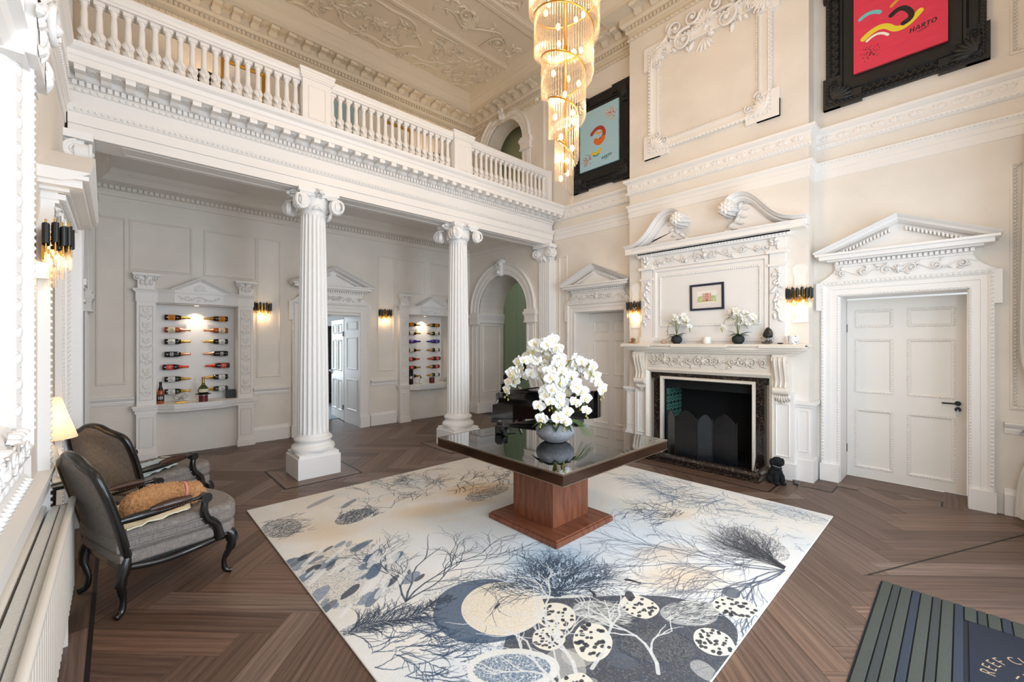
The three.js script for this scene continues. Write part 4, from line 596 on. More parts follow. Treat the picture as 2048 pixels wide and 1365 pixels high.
  for (let i = 0; i < 4; i++) for (let j = 0; j < 8; j++) put(fb, 'tile', tbox, tm, P3(6.19 + i * 0.12, 0.09 + j * 0.12, 3.084));
  const gr = thing('fire_grate', 'black iron grate with logs behind the fire screen', 'grate', [6.35, 0.03, 2.475]);
  add(gr, 'basket', [0.18, 0.26, 0.34].map((y) => bx(6.2, 6.22, y, y + 0.02, 2.1, 2.85)).concat(Array.from({ length: 9 }, (_, i) => bx(6.2, 6.22, 0.12, 0.36, 2.1 + i * 0.092, 2.12 + i * 0.092)), [bx(6.2, 6.5, 0.12, 0.14, 2.1, 2.85), bx(6.2, 6.24, 0.03, 0.14, 2.12, 2.16), bx(6.2, 6.24, 0.03, 0.14, 2.8, 2.84), bx(6.46, 6.5, 0.03, 0.14, 2.12, 2.16), bx(6.46, 6.5, 0.03, 0.14, 2.8, 2.84)]), MT.dark);
  const bark = std('#7a4a30', { roughness: 0.9, map: rep(floorTex, 2, 2) });
  [[2.3, 0.2, 0.2], [2.5, 0.22, -0.15], [2.65, 0.31, 0.3], [2.4, 0.33, -0.3], [2.75, 0.2, 0.1]].forEach(([v, y, r], i) => { const l = thing('log', ['split log lying left in the grate', 'split log in the middle of the grate', 'split log on top of the grate', 'split log crossing the stack in the grate', 'split log at the far left of the grate'][i], 'log', [6.36, y, v], { group: 'logs in the grate' }); add(l, 'log_wood', mv(cyl(0.05, 0.055, 0.3, 7).rotateX(PI / 2 + 0.0), 6.36, y, v, PI / 2 + r, 0, 0), bark); });
  // fender curb
  const fd = thing('marble_fender', 'dark marble fender curb in front of the hearth', 'fender', [5.7, 0, 2.475]);
  const sec = [[-0.05, 0], [-0.05, 0.03], [-0.035, 0.04], [-0.045, 0.06], [-0.05, 0.085], [-0.035, 0.115], [0, 0.125], [0.035, 0.115], [0.05, 0.085], [0.045, 0.06], [0.035, 0.04], [0.05, 0.03], [0.05, 0]];
  add(fd, 'curb', sweep([[5.98, 3.25], [5.62, 3.25], [5.62, 1.7], [5.98, 1.7]], sec, level(), false, true), MT.marble);
  add(fd, 'hearth_slab', bx(5.6, 6.1, 0, 0.03, 1.7, 3.25), MT.marble);
}
// ---------- wall niches with champagne bottles ----------
const glassM = (c, o = {}) => phy(c, { roughness: 0.06, clearcoat: 1, ...o });
const BG = { dark: glassM('#0a0f0a'), green: glassM('#14210f'), amber: glassM('#a1481a'), purple: glassM('#2a1c66'), rose: glassM('#c98a72') };
const FO = { gold: std('#caa253', { metalness: 0.9, roughness: 0.35 }), copper: std('#d79a78', { metalness: 0.9, roughness: 0.35 }), red: std('#d8452c', { metalness: 0.5, roughness: 0.35 }), purple: std('#3a2a86', { metalness: 0.4, roughness: 0.35 }), black: MT.black };
const labelTex = (bg, fg, kind) => canvas(128, 128, (g, w) => {
  g.fillStyle = bg; g.fillRect(0, 0, w, w); g.fillStyle = fg; g.strokeStyle = fg;
  if (kind === 'shield') { g.lineWidth = 3; g.strokeRect(10, 14, 108, 100); for (const y of [40, 60, 76]) g.fillRect(34, y, 60, y === 60 ? 9 : 4); g.beginPath(); g.arc(64, 96, 9, 0, 7); g.fill(); } else if (kind === 'block') { for (const x of [26, 52, 78]) { g.fillRect(x, 30, 18, 26); g.fillRect(x, 66, 18, 26); } } else { g.fillRect(20, 30, 88, 4); g.fillRect(30, 50, 68, 12); g.fillRect(36, 76, 56, 5); g.fillRect(20, 96, 88, 4); }
});
const LB = { orange: std('#ffffff', { map: labelTex('#e08a1a', '#5a3208'), roughness: 0.5 }), cream: std('#ffffff', { map: labelTex('#ece2c6', '#8a7344'), roughness: 0.6 }), white: std('#ffffff', { map: labelTex('#e9e9e6', '#4d5156', 'shield'), roughness: 0.6 }), block: std('#ffffff', { map: labelTex('#0d0d10', '#d8d8dc', 'block'), roughness: 0.4 }), red: std('#ffffff', { map: labelTex('#c8302a', '#f0c0b0'), roughness: 0.5 }), violet: std('#ffffff', { map: labelTex('#3b2a8a', '#a59ad8'), roughness: 0.4 }) };
const bottleG = merge([lathe([[0, 0.002], [0.036, 0], [0.043, 0.006], [0.0435, 0.03], [0.0435, 0.15], [0.041, 0.175], [0.031, 0.205], [0.021, 0.235], [0.016, 0.262], [0.015, 0.3], [0.0165, 0.302], [0.0165, 0.318], [0, 0.32]], 24)]);
const foilG = merge([lathe([[0.0335, 0.2], [0.0225, 0.233], [0.0172, 0.262], [0.0162, 0.296], [0.0182, 0.3], [0.0182, 0.318], [0.014, 0.323], [0, 0.323]], 20)]);
const labelG = clean(new THREE.CylinderGeometry(0.0445, 0.0445, 0.085, 20, 1, true, -1.25, 2.5).translate(0, 0.085, 0));
const pegG = merge([cyl(0.004, 0.004, 0.1, 6).rotateX(PI / 2)]), acrylic = phy('#ffffff', { transmission: 0.95, roughness: 0.05, thickness: 0 });
function bottle(label, glass, foil, lab, at, lie, group) {          // lie: 1 neck to +u, -1 neck to -u, 0 standing
  const t = thing('champagne_bottle', label, 'bottle', at, { group });
  const q = new THREE.Group(); const parts = [['glass', bottleG, BG[glass]], ['foil', foilG, FO[foil]], ['paper_label', labelG, LB[lab]]];
  for (const [n, g, m] of parts) { const o = new THREE.Mesh(g, m); o.name = n; o.castShadow = o.receiveShadow = true; if (lie) { o.rotation.z = -lie * PI / 2; o.position.x = -lie * 0.16; } t.add(o); }
  if (lie) for (const d of [-0.1, 0.09]) { const p = new THREE.Mesh(pegG, acrylic); p.name = 'wall_peg'; p.position.set(lie * d, d * 1 < 0 ? -0.047 : -0.028, -0.03); t.add(p); }
  return t;
}
function niche(du, label, key) {
  const t = thing('display_niche', label, 'niche', [0.92 + du, 0, VB]), B = onBack(VB), m = (a, b, h) => B(a + du, b, h), S = (h) => (a, b, x) => m(a, b, x + h);
  add(t, 'recess', [bx(0.39 + du, 1.455 + du, 0.74, 2.28, 8.34, 8.4), bx(0.38 + du, 0.417 + du, 0.74, 2.28, 8.06, 8.36), bx(1.427 + du, 1.46 + du, 0.74, 2.28, 8.06, 8.36), bx(0.39 + du, 1.455 + du, 2.251, 2.29, 8.06, 8.36)], MT.trim);
  for (const a of [0.2, 1.43]) {
    const p = add(t, 'pilaster', [slab(rect(a, 0.77, a + 0.21, 2.3), m, 0, 0.09), sweep(rect(a + 0.035, 0.85, a + 0.175, 2.2), [[-0.006, 0.09], [0, 0.098], [0.006, 0.09]], m, true)], MT.trim), g = [], am = a + 0.105;
    for (let i = 0; i < 6; i++) { const y = 0.95 + i * 0.22; g.push(...scroll(S(0.09), am, y, 0.04, 1.2, i, i % 2 ? 1 : -1, 0.006, 0.006), leaf(S(0.09), am, y + 0.05, 0.1, 0.05, PI / 2 + 0.4, 0.012), leaf(S(0.09), am, y + 0.05, 0.1, 0.05, PI / 2 - 0.4, 0.012), leaf(S(0.09), am - 0.03, y, 0.06, 0.03, 2.4, 0.012), leaf(S(0.09), am + 0.03, y, 0.06, 0.03, 0.7, 0.012)); }
    add(p, 'relief', g, MT.trim);
    add(t, 'leg', [slab(rect(a - 0.005, 0, a + 0.215, 0.66), m, 0, 0.12), slab(rect(a - 0.02, 0, a + 0.23, 0.09), m, 0, 0.15), slab(rect(a - 0.012, 0.09, a + 0.222, 0.12), m, 0, 0.135), sweep(rect(a + 0.03, 0.18, a + 0.18, 0.6), [[-0.006, 0.12], [0, 0.128], [0.006, 0.12]], m, true)], MT.trim);
    const c = add(t, 'capital', [slab([[a + 0.01, 2.45], [a + 0.2, 2.45], [a + 0.2, 2.56], [a + 0.25, 2.64], [a - 0.04, 2.64], [a + 0.01, 2.56]], m, 0, 0.11), slab(rect(a - 0.045, 2.635, a + 0.255, 2.67), m, 0, 0.16)], MT.trim), cg = [];
    for (const s of [-1, 1]) cg.push(...scroll(S(0.11), am + s * 0.1, 2.6, 0.035, 1.5, PI / 2, -s, 0.011, 0.02), leaf(S(0.11), am + s * 0.05, 2.5, 0.09, 0.05, PI / 2, 0.03)); cg.push(leaf(S(0.11), am, 2.49, 0.12, 0.06, PI / 2, 0.035), blob(0.02, 1, 1, 1, 6, 4).translate(...m(am, 2.62, 0.14).toArray()));
    add(c, 'capital_leaves', cg, MT.trim);
  }
  const bow = (ex, y0, y1) => slab([[0.16 - ex, 8.11], [0.16 - ex, 7.97 - ex], [0.43, 7.97 - ex], [0.61, 7.86 - ex], [1.2, 7.86 - ex], [1.41, 7.97 - ex], [1.69 + ex, 7.97 - ex], [1.69 + ex, 8.11]], (a, b, h) => P3(a + du, h, b), y0, y1);
  add(t, 'shelf', [bow(0.012, 0.745, 0.772), bow(0, 0.71, 0.745), bow(-0.02, 0.66, 0.71), bx(0.4 + du, 1.44 + du, 0.72, 0.771, 8.05, 8.35)], MT.trim);
  add(t, 'shelf_carving', beads(S(0.24), [[0.62, 0.69], [1.2, 0.69]], false, 0.03, 0.008, 0.02), MT.trim, { stuff: true });
  const bow2 = (ex, y0, y1) => slab([[0.19 - ex, 8.11], [0.19 - ex, 8.0 - ex], [0.43, 8.0 - ex], [0.62, 7.93 - ex], [1.22, 7.93 - ex], [1.42, 8.0 - ex], [1.65 + ex, 8.0 - ex], [1.65 + ex, 8.11]], (a, b, h) => P3(a + du, h, b), y0, y1);
  add(t, 'entablature', [bow2(0, 2.262, 2.4), bow2(0.012, 2.4, 2.415), bow2(0.03, 2.415, 2.45)], MT.trim);
  add(t, 'festoon', [tube(onPlane(S(0.17), [[0.66, 2.37, 0.006], [0.78, 2.31, 0.01], [0.92, 2.36, 0.008], [1.06, 2.31, 0.01], [1.18, 2.37, 0.006]]), 0.009, 20, 5), ...Array.from({ length: 9 }, (_, i) => leaf(S(0.17), 0.68 + i * 0.06, 2.33, 0.05, 0.03, i, 0.01))], MT.trim);
  add(t, 'dentil_row', beads(S(0.19), [[0.2, 2.43], [1.64, 2.43]], false, 0.028, 0.008, 0), MT.trim, { stuff: true });
  add(t, 'pediment', [sweep([[0.58, 2.45], [0.93, 2.64], [1.32, 2.45]], [[-0.03, 0], [-0.03, 0.15], [-0.01, 0.17], [0, 0.19], [0.018, 0.2], [0.018, 0]], m, false, true), slab([[0.62, 2.45], [1.28, 2.45], [0.93, 2.63]], m, 0, 0.13), ...Array.from({ length: 9 }, (_, i) => leaf(S(0.13), 0.93, 2.46, 0.11 - abs(i - 4) * 0.006, 0.03, PI * (i + 0.5) / 9, 0.012))], MT.trim);
  const sp = add(t, 'downlight', [cyl(0.03, 0.03, 0.006, 20).translate(0.91 + du, 2.252, -8.2)], MT.bulb);
  const l = new THREE.SpotLight(new THREE.Color(1, 0.84, 0.66), 2.6, 0, 0.95, 0.7); l.name = 'niche_spot'; l.position.copy(P3(0.91 + du, 2.24, 8.2)); l.target.position.copy(P3(0.91 + du, 0.8, 8.3)); l.castShadow = true; scene.add(l, l.target);
  const rows = [2.06, 1.87, 1.69, 1.495, 1.3, 1.115, 0.925], word = ['top', 'second', 'third', 'fourth', 'fifth', 'sixth', 'lowest'];
  const kinds = key === 'left' ? [['dark', 'gold', 'orange', 'orange-labelled'], ['amber', 'copper', 'cream', 'amber'], ['dark', 'gold', 'white', 'white-shield-labelled'], ['dark', 'copper', 'block', 'black block-lettered'], ['dark', 'red', 'red', 'red-foiled'], ['dark', 'gold', 'white', 'white-labelled'], ['green', 'gold', 'white', 'green white-labelled']] : [['dark', 'gold', 'orange', 'orange-labelled'], ['green', 'gold', 'cream', 'cream-labelled'], ['purple', 'purple', 'violet', 'purple'], ['dark', 'gold', 'cream', 'dark cream-labelled'], ['dark', 'red', 'red', 'red-foiled'], ['dark', 'gold', 'red', 'dark red-labelled'], ['green', 'gold', 'white', 'green white-labelled']];
  const nm = key === 'left' ? 'left-hand niche' : 'right-hand niche';
  rows.forEach((y, i) => { const [g, f, b, w] = kinds[i]; for (const s of [1, -1]) bottle(`${w} champagne bottle on pegs, ${word[i]} row, ${s > 0 ? 'left' : 'right'} column of the ${nm}`, g, f, b, [(s > 0 ? 0.68 : 1.17) + du + (s > 0 ? -0.006 : 0.006) * (i === 4 ? 4 : 0), y, 8.27], s, `pegged bottles in the ${nm}`); });
}
niche(0, 'carved wall niche nearest the armchairs filled with bottles on pegs', 'left');
niche(4.1, 'carved wall niche behind the second column filled with bottles on pegs', 'right');
{
  const t = bottle('standing amber bottle with black label on the left-hand niche shelf', 'amber', 'black', 'block', [0.47, 0.772, 8.12], 0);
  const o = thing('glass_ornament', 'clear glass shell ornament on a gold base in the left-hand niche', 'ornament', [0.7, 0.772, 8.0]);
  add(o, 'base', rb(0.63, 0.77, 0.772, 0.795, 7.96, 8.04, 0.006), FO.gold); add(o, 'glass_shell', [...Array.from({ length: 7 }, (_, i) => mv(blob(0.05, 0.35, 1, 0.3, 8, 6), 0.7 + (i - 3) * 0.018, 0.85 + 0.012 * (3 - abs(i - 3)), 8.0, 0, 0, -(i - 3) * 0.28))], phy('#ffffff', { transmission: 0.9, roughness: 0.08, thickness: 0.02 }));
  const tin = thing('red_tin', 'round red tin under the bottle with a top-hat brim in the left-hand niche', 'tin', [0.97, 0.772, 8.0]); add(tin, 'tin_body', mv(cyl(0.058, 0.058, 0.1, 28), 0.97, 0.822, 8.0), std('#6d1620', { roughness: 0.35 })); add(tin, 'tin_rim', mv(lathe([[0.059, 0], [0.061, 0.004], [0.059, 0.01]], 28), 0.97, 0.864, 8.0), MT.steel);
  const hb = thing('gold_bottle', 'gold-necked green bottle sitting in a black hat brim on the red tin', 'bottle', [0.97, 0.873, 8.0]);
  add(hb, 'hat_brim', mv(lathe([[0.05, 0.012], [0.075, 0.004], [0.1, 0.012], [0.102, 0.018], [0.075, 0.01], [0.052, 0.05]], 28), 0.97, 0.872, 8.0), MT.black); add(hb, 'glass', mv(lathe([[0, 0.004], [0.048, 0.004], [0.068, 0.04], [0.07, 0.075], [0.06, 0.11], [0.035, 0.14], [0.022, 0.16], [0.018, 0.19]], 28), 0.97, 0.874, 8.0), glassM('#3c4a14')); add(hb, 'paper_label', mv(new THREE.CylinderGeometry(0.071, 0.071, 0.05, 20, 1, true, -1, 2), 0.97, 0.94, 8.0), LB.cream); add(hb, 'foil', mv(lathe([[0.023, 0.155], [0.019, 0.18], [0.018, 0.24], [0.022, 0.25], [0.02, 0.268], [0, 0.27]], 20), 0.97, 0.874, 8.0), FO.gold);
  const bb = thing('black_box', 'small black square box at the right of the left-hand niche shelf', 'box', [1.35, 0.772, 8.16]); add(bb, 'box_body', rb(1.285, 1.415, 0.772, 0.91, 8.13, 8.2, 0.005), MT.black);
  const d = 4.1;
  const tb = thing('bottle_box', 'tall black bottle box with a pale disc in the right-hand niche', 'box', [0.47 + d, 0.772, 8.08]); add(tb, 'box_body', rb(0.43 + d, 0.53 + d, 0.772, 1.1, 8.04, 8.13, 0.004), MT.black); add(tb, 'emblem', mv(cyl(0.032, 0.032, 0.003, 20).rotateX(PI / 2), 0.48 + d, 0.92, 8.039), std('#d8d2c0'));
  const wb2 = thing('small_bottle', 'small white and black bottle on the right-hand niche shelf', 'bottle', [0.72 + d, 0.772, 8.05]); add(wb2, 'glass', mv(lathe([[0, 0], [0.036, 0], [0.04, 0.05], [0.02, 0.085], [0.014, 0.12], [0, 0.122]], 18), 0.72 + d, 0.772, 8.05), std('#e8e8e6', { roughness: 0.3 })); add(wb2, 'stopper', mv(cyl(0.016, 0.014, 0.04, 14), 0.72 + d, 0.91, 8.05), MT.black);
  const rt = thing('red_candle_tin', 'dark red candle tin on the right-hand niche shelf', 'tin', [0.98 + d, 0.772, 8.02]); add(rt, 'tin_body', mv(lathe([[0, 0], [0.055, 0], [0.058, 0.01], [0.058, 0.12], [0.05, 0.12], [0.05, 0.02]], 24), 0.98 + d, 0.772, 8.02), std('#5d1a1c', { roughness: 0.35 }));
  const gl = thing('glass_tumbler', 'pale glass tumbler at the right of the right-hand niche shelf', 'glass', [1.36 + d, 0.772, 8.05]); add(gl, 'tumbler', mv(lathe([[0, 0], [0.042, 0], [0.046, 0.1], [0.043, 0.1], [0.04, 0.012], [0, 0.012]], 24), 1.36 + d, 0.772, 8.05), phy('#eef2f0', { transmission: 0.9, roughness: 0.1, thickness: 0.004 }));
}
// ---------- crystal sconces ----------
const tubeG = merge([(() => { const s = new THREE.Shape(); s.absarc(0, 0, 0.0165, 0, 2 * PI); s.holes.push(new THREE.Path().absarc(0, 0, 0.0145, 0, 2 * PI, true)); const g = new THREE.ExtrudeGeometry(s, { depth: 0.115, bevelEnabled: false, curveSegments: 7 }).rotateX(-PI / 2), p = g.attributes.position; for (let i = 0; i < p.count; i++) p.setY(i, p.getY(i) + (p.getY(i) > 0.05 ? 0.8 : 0.8) * p.getZ(i) * 0.7); g.computeVertexNormals(); return g; })()]);
const rodG = merge([cyl(0.0065, 0.0065, 1, 6)]), goldG = merge([cyl(0.0045, 0.0045, 1, 6)]);
const glow = std('#fff0d8', { emissive: '#ffc47a', emissiveIntensity: 8 });
function sconce(label, at, turn, plate, power) {
  const t = thing('wall_sconce', label, 'sconce', at, { group: 'crystal wall sconces' }), k = (n, g, m, x, y, z, sy = 1) => { const o = new THREE.Mesh(g, m); o.name = n; o.castShadow = o.receiveShadow = true; o.position.set(x, y, z); o.scale.y = sy; t.add(o); return o; };
  t.rotation.y = turn;
  const mk = (n, g, m) => k(n, merge([g]), m, 0, 0, 0);
  mk('backplate', [new THREE.BoxGeometry(0.16, 0.2, 0.012).translate(0, 0.25, 0.006), tube(Array.from({ length: 9 }, (_, i) => new THREE.Vector3(0.125 * cos(PI * i / 8), 0.27, 0.012 + 0.095 * sin(PI * i / 8))), 0.005, 20, 5)], MT.gold);
  if (plate) mk('mount_board', [slab([[-0.08, -0.05], [0.08, -0.05], [0.085, 0.35], [0.06, 0.42], [0.055, 0.5], [0.075, 0.56], [0.08, 0.62], [0.04, 0.66], [-0.04, 0.66], [-0.08, 0.62], [-0.075, 0.56], [-0.055, 0.5], [-0.06, 0.42], [-0.085, 0.35]], (a, b, h) => new THREE.Vector3(a, b, h), -0.02, -0.001)], MT.trim);
  for (let i = 0; i < 9; i++) { const a = PI * (i + 0.15) / 8.3, x = 0.128 * cos(a), z = 0.016 + 0.098 * sin(a), dy = i % 2 ? 0.012 : 0; const b = k('black_tube', tubeG, MT.black, x, 0.235 + dy, z); b.rotation.y = PI / 2 - a; k('gold_rod', goldG, MT.gold, x, 0.285 + dy, z, 0.19); k('crystal_rod', rodG, MT.crystal, x * 0.97, 0.165 + dy, z, 0.11); }
  for (let i = 0; i < 7; i++) { const a = PI * (i + 0.5) / 7; k('crystal_rod', rodG, MT.crystal, 0.085 * cos(a), 0.12, 0.014 + 0.066 * sin(a), 0.13); k('gold_rod', goldG, MT.gold, 0.085 * cos(a), 0.2, 0.014 + 0.066 * sin(a), 0.03); }
  for (let i = 0; i < 5; i++) { const a = PI * (i + 0.5) / 5; k('crystal_rod', rodG, MT.crystal, 0.045 * cos(a), 0.06, 0.014 + 0.036 * sin(a), 0.12); }
  for (const x of [-0.05, 0.05]) k('bulb', merge([blob(0.014, 1, 1.6, 1, 10, 8)]), glow, x, 0.2, 0.05);
  t.updateMatrixWorld(true); const p = t.localToWorld(new THREE.Vector3(0, 0.16, 0.06)); lampLight(p.x, p.y, -p.z, power, 2);
}
sconce('crystal sconce on the chimney breast nearest the closed door', [6.09, 1.98, 1.36], -PI / 2, true, 0.8);
sconce('crystal sconce on the chimney breast nearest the piano', [6.09, 1.96, 3.6], -PI / 2, true, 0.8);
sconce('crystal sconce between the first column and left-hand niche', [1.79, 1.975, 8.1], 0, false, 0.6);
sconce('crystal sconce between the library doorway and right-hand niche', [4.01, 1.975, 8.1], 0, false, 0.6);
sconce('crystal sconce on the left wall above the armchairs', [UL + 0.03, 2.02, 3.72], PI / 2, false, 0.5);
// ---------- chandelier ----------
{
  const cu = 3.0, cv = 2.49, t = thing('chandelier', 'spiral crystal rod chandelier hanging above the glass table', 'chandelier', [cu, 2.94, cv]);
  const rg = merge([cyl(0.0075, 0.0075, 1, 6)]), bg = merge([blob(0.02, 1, 1.5, 1, 8, 6)]), many = [], list = [];
  const turns = 9; let th = 0;
  const spine = [], prof = (y) => { const k = [[2.9, 0.045], [3.3, 0.085], [3.65, 0.135], [4.0, 0.195], [4.4, 0.27], [4.85, 0.325], [5.4, 0.37], [6.6, 0.42]]; for (let i = 1; i < k.length; i++) if (y <= k[i][0]) return lerp(k[i - 1][1], k[i][1], (y - k[i - 1][0]) / (k[i][0] - k[i - 1][0])); return 0.42; };
  for (let i = 0; th < turns * 2 * PI; i++) {
    const f = th / (turns * 2 * PI), top = lerp(6.75, 3.3, f), len = 0.37, R = prof(top - 0.2);
    list.push([th, R, top, len]); th += 0.0265 / R;
    if (i % 5 === 0) spine.push(P3(cu + cos(th) * R, top, cv + sin(th) * R));
  }
  list.sort((a, b) => a[2] - b[2]);
  list.forEach(([a, R, top, len], i) => { const p = P3(cu + cos(a) * R, top - len / 2, cv + sin(a) * R); if (i < 300) { const m = put(t, 'crystal_rod', rg, MT.crystal, p, [0, a, 0]); m.scale.y = len; } else many.push(rg.clone().scale(1, len, 1).translate(p.x, p.y, p.z)); });
  add(t, 'upper_crystal_rods', many, MT.crystal, { stuff: true });
  add(t, 'spiral_band', tube(spine, 0.008, spine.length * 3, 5), MT.gold);
  add(t, 'stem', [cyl(0.02, 0.02, 4.0, 10).translate(cu, 5.25, -cv), mv(lathe([[0, 0], [0.16, 0], [0.14, -0.04], [0.03, -0.06], [0, -0.06]], 24), cu, YC, cv)], MT.gold);
  for (let i = 0; i < 44; i++) { const f = (i + 0.5) / 44, a = i * 2.4, y = lerp(6.3, 3.15, f), R = prof(y) * 0.6; put(t, 'bulb', bg, glow, P3(cu + cos(a) * R, y, cv + sin(a) * R)); if (i % 4 === 0) lampLight(cu + cos(a) * R, y, cv + sin(a) * R, 2.4, 2); }
}
// ---------- paintings ----------
{
  const carve = std('#121315', { roughness: 0.42, bumpMap: plasterBump, bumpScale: 0.002 });
  const mk = (label, v0, v1, y0, y1, c0, c1, b0, b1, tex) => {
    const t = thing('painting', label, 'painting', [UR, y0, (v0 + v1) / 2]), R = onRight(UR);
    const f = add(t, 'frame', [sweep(rect(v0 + 0.17, y0 + 0.17, v1 - 0.17, y1 - 0.17), [[-0.17, 0], [-0.17, 0.05], [-0.15, 0.07], [-0.13, 0.06], [-0.11, 0.04], [-0.05, 0.035], [-0.03, 0.055], [-0.01, 0.05], [0, 0.03], [0.1, 0.02], [0.1, 0.005]], R, true), slab(rect(v0 + 0.1, y0 + 0.1, v1 - 0.1, y1 - 0.1), R, 0.002, 0.018)], carve), g = [];
    for (const x of [v0, v1]) for (const y of [y0, y1]) { const sx = x === v0 ? 1 : -1, sy = y === y0 ? 1 : -1; g.push(slab(rect(x - sx * 0.025, y - sy * 0.03, x + sx * 0.14, y + sy * 0.34), R, 0, 0.06), slab(rect(x - sx * 0.025, y - sy * 0.03, x + sx * 0.34, y + sy * 0.12), R, 0, 0.061)); for (let i = 0; i < 7; i++) g.push(leaf((a, b, h) => R(a, b, h + 0.06), x + sx * 0.07, y + sy * 0.07, 0.2, 0.07, atan2(sy, sx) - 0.9 + i * 0.3, 0.03)); g.push(...scroll((a, b, h) => R(a, b, h + 0.05), x + sx * 0.08, y + sy * 0.27, 0.04, 1.4, 0, sx, 0.012)); }
    add(f, 'frame_carving', [g, beads(R, rect(v0 + 0.02, y0 + 0.02, v1 - 0.02, y1 - 0.02), true, 0.04, 0.018, 0.06), Array.from({ length: 22 }, (_, i) => [leaf(R, lerp(v0 + 0.3, v1 - 0.3, i / 21), y0 + 0.09, 0.06, 0.04, i % 2 ? 0.7 : -0.7, 0.06), leaf(R, v1 - 0.09, lerp(y0 + 0.3, y1 - 0.3, i / 21), 0.06, 0.04, i % 2 ? 2.2 : 0.9, 0.06)])], carve);
    const w = c1 - c0, h = b1 - b0, cg = new THREE.BoxGeometry(w, h, 0.03), o = add(t, 'canvas', cg.rotateY(-PI / 2).translate(UR - 0.04, (b0 + b1) / 2, -(c0 + c1) / 2), std('#ffffff', { map: tex, roughness: 0.55 }), { uv: true });
  };
  const splat = (g, x, y, r, cols, n, s) => { for (let i = 0; i < n; i++) { const a = rnd() * 6.28, d = r * pow(rnd(), 0.7); g.fillStyle = cols[floor(rnd() * cols.length)]; g.beginPath(); g.ellipse(x + cos(a) * d, y + sin(a) * d, rr(0.15, 1) * s, rr(0.15, 1) * s, rnd() * 3, 0, 7); g.fill(); } };
  const sign = (g, x, y, s, rot) => { g.save(); g.translate(x, y); g.rotate(rot); g.transform(1, 0, -0.25, 1, 0, 0); g.fillStyle = '#101010'; g.font = `bold ${s}px sans-serif`; g.fillText('HARTO', 0, 0); g.strokeStyle = '#101010'; g.lineWidth = s * 0.07; g.beginPath(); g.moveTo(s, s * 0.3); g.lineTo(s * 2.4, s * 0.16); g.lineTo(s * 1.3, s * 0.5); g.stroke(); g.restore(); };
  const brush = (g, pts, w, c) => { g.strokeStyle = c; g.lineWidth = w; g.lineCap = g.lineJoin = 'round'; g.beginPath(); g.moveTo(...pts[0]); for (let i = 1; i < pts.length - 1; i += 2) g.quadraticCurveTo(...pts[i], ...pts[i + 1]); g.stroke(); };
  const red = canvas(768, 1024, (g, w, h) => {
    g.fillStyle = '#dc3550'; g.fillRect(0, 0, w, h); for (let i = 0; i < 500; i++) { g.fillStyle = `rgba(${200 + rnd() * 50},${30 + rnd() * 60},${70 + rnd() * 40},0.12)`; g.fillRect(rnd() * w, rnd() * h, 60 + rnd() * 120, 8 + rnd() * 20); }
    brush(g, [[90, 660], [240, 540], [330, 660], [420, 760], [560, 600]], 56, '#e8d432'); brush(g, [[120, 700], [220, 620], [300, 720]], 26, '#f4efe2'); brush(g, [[330, 520], [420, 440], [480, 560], [520, 640], [430, 660]], 50, '#1a1416'); brush(g, [[60, 420], [150, 360], [230, 430]], 40, '#6fc4c8'); brush(g, [[520, 420], [640, 380], [690, 480]], 58, '#d98a54'); brush(g, [[330, 420], [420, 330], [560, 360]], 30, '#e0a030');
    splat(g, 150, 850, 90, ['#161214'], 60, 7); sign(g, 470, 800, 66, -0.1);
  });
  const blue = canvas(768, 1024, (g, w, h) => {
    g.fillStyle = '#a9cfdc'; g.fillRect(0, 0, w, h); for (let i = 0; i < 300; i++) { g.fillStyle = `rgba(${150 + rnd() * 40},${195 + rnd() * 30},${215 + rnd() * 25},0.15)`; g.fillRect(rnd() * w, rnd() * h, 80, 12); }
    brush(g, [[250, 420], [380, 300], [470, 400], [540, 520], [420, 560]], 64, '#b23a2e'); brush(g, [[330, 560], [400, 660], [470, 560]], 90, '#e0702c'); brush(g, [[260, 760], [340, 820], [420, 740]], 60, '#e0c43a'); brush(g, [[280, 800], [340, 840], [390, 800]], 24, '#3a9a9a'); brush(g, [[350, 430], [400, 470], [450, 430]], 34, '#dca04a');
    splat(g, 620, 190, 110, ['#e0603a', '#e89a50', '#c8404a', '#f0d8a0'], 90, 12); splat(g, 150, 850, 110, ['#d8504a', '#e8a0a0', '#50303a', '#e89060'], 90, 11); sign(g, 440, 920, 60, -0.12);
  });
  mk('pink and red abstract canvas in an ornate black frame above the door', -0.165, 1.14, 4.54, 6.16, 0.103, 0.873, 4.83, 5.86, red);
  mk('pale blue abstract canvas in an ornate black frame beyond the chandelier', 3.84, 5.06, 4.5, 6.14, 4.05, 4.88, 4.83, 5.9, blue);
}
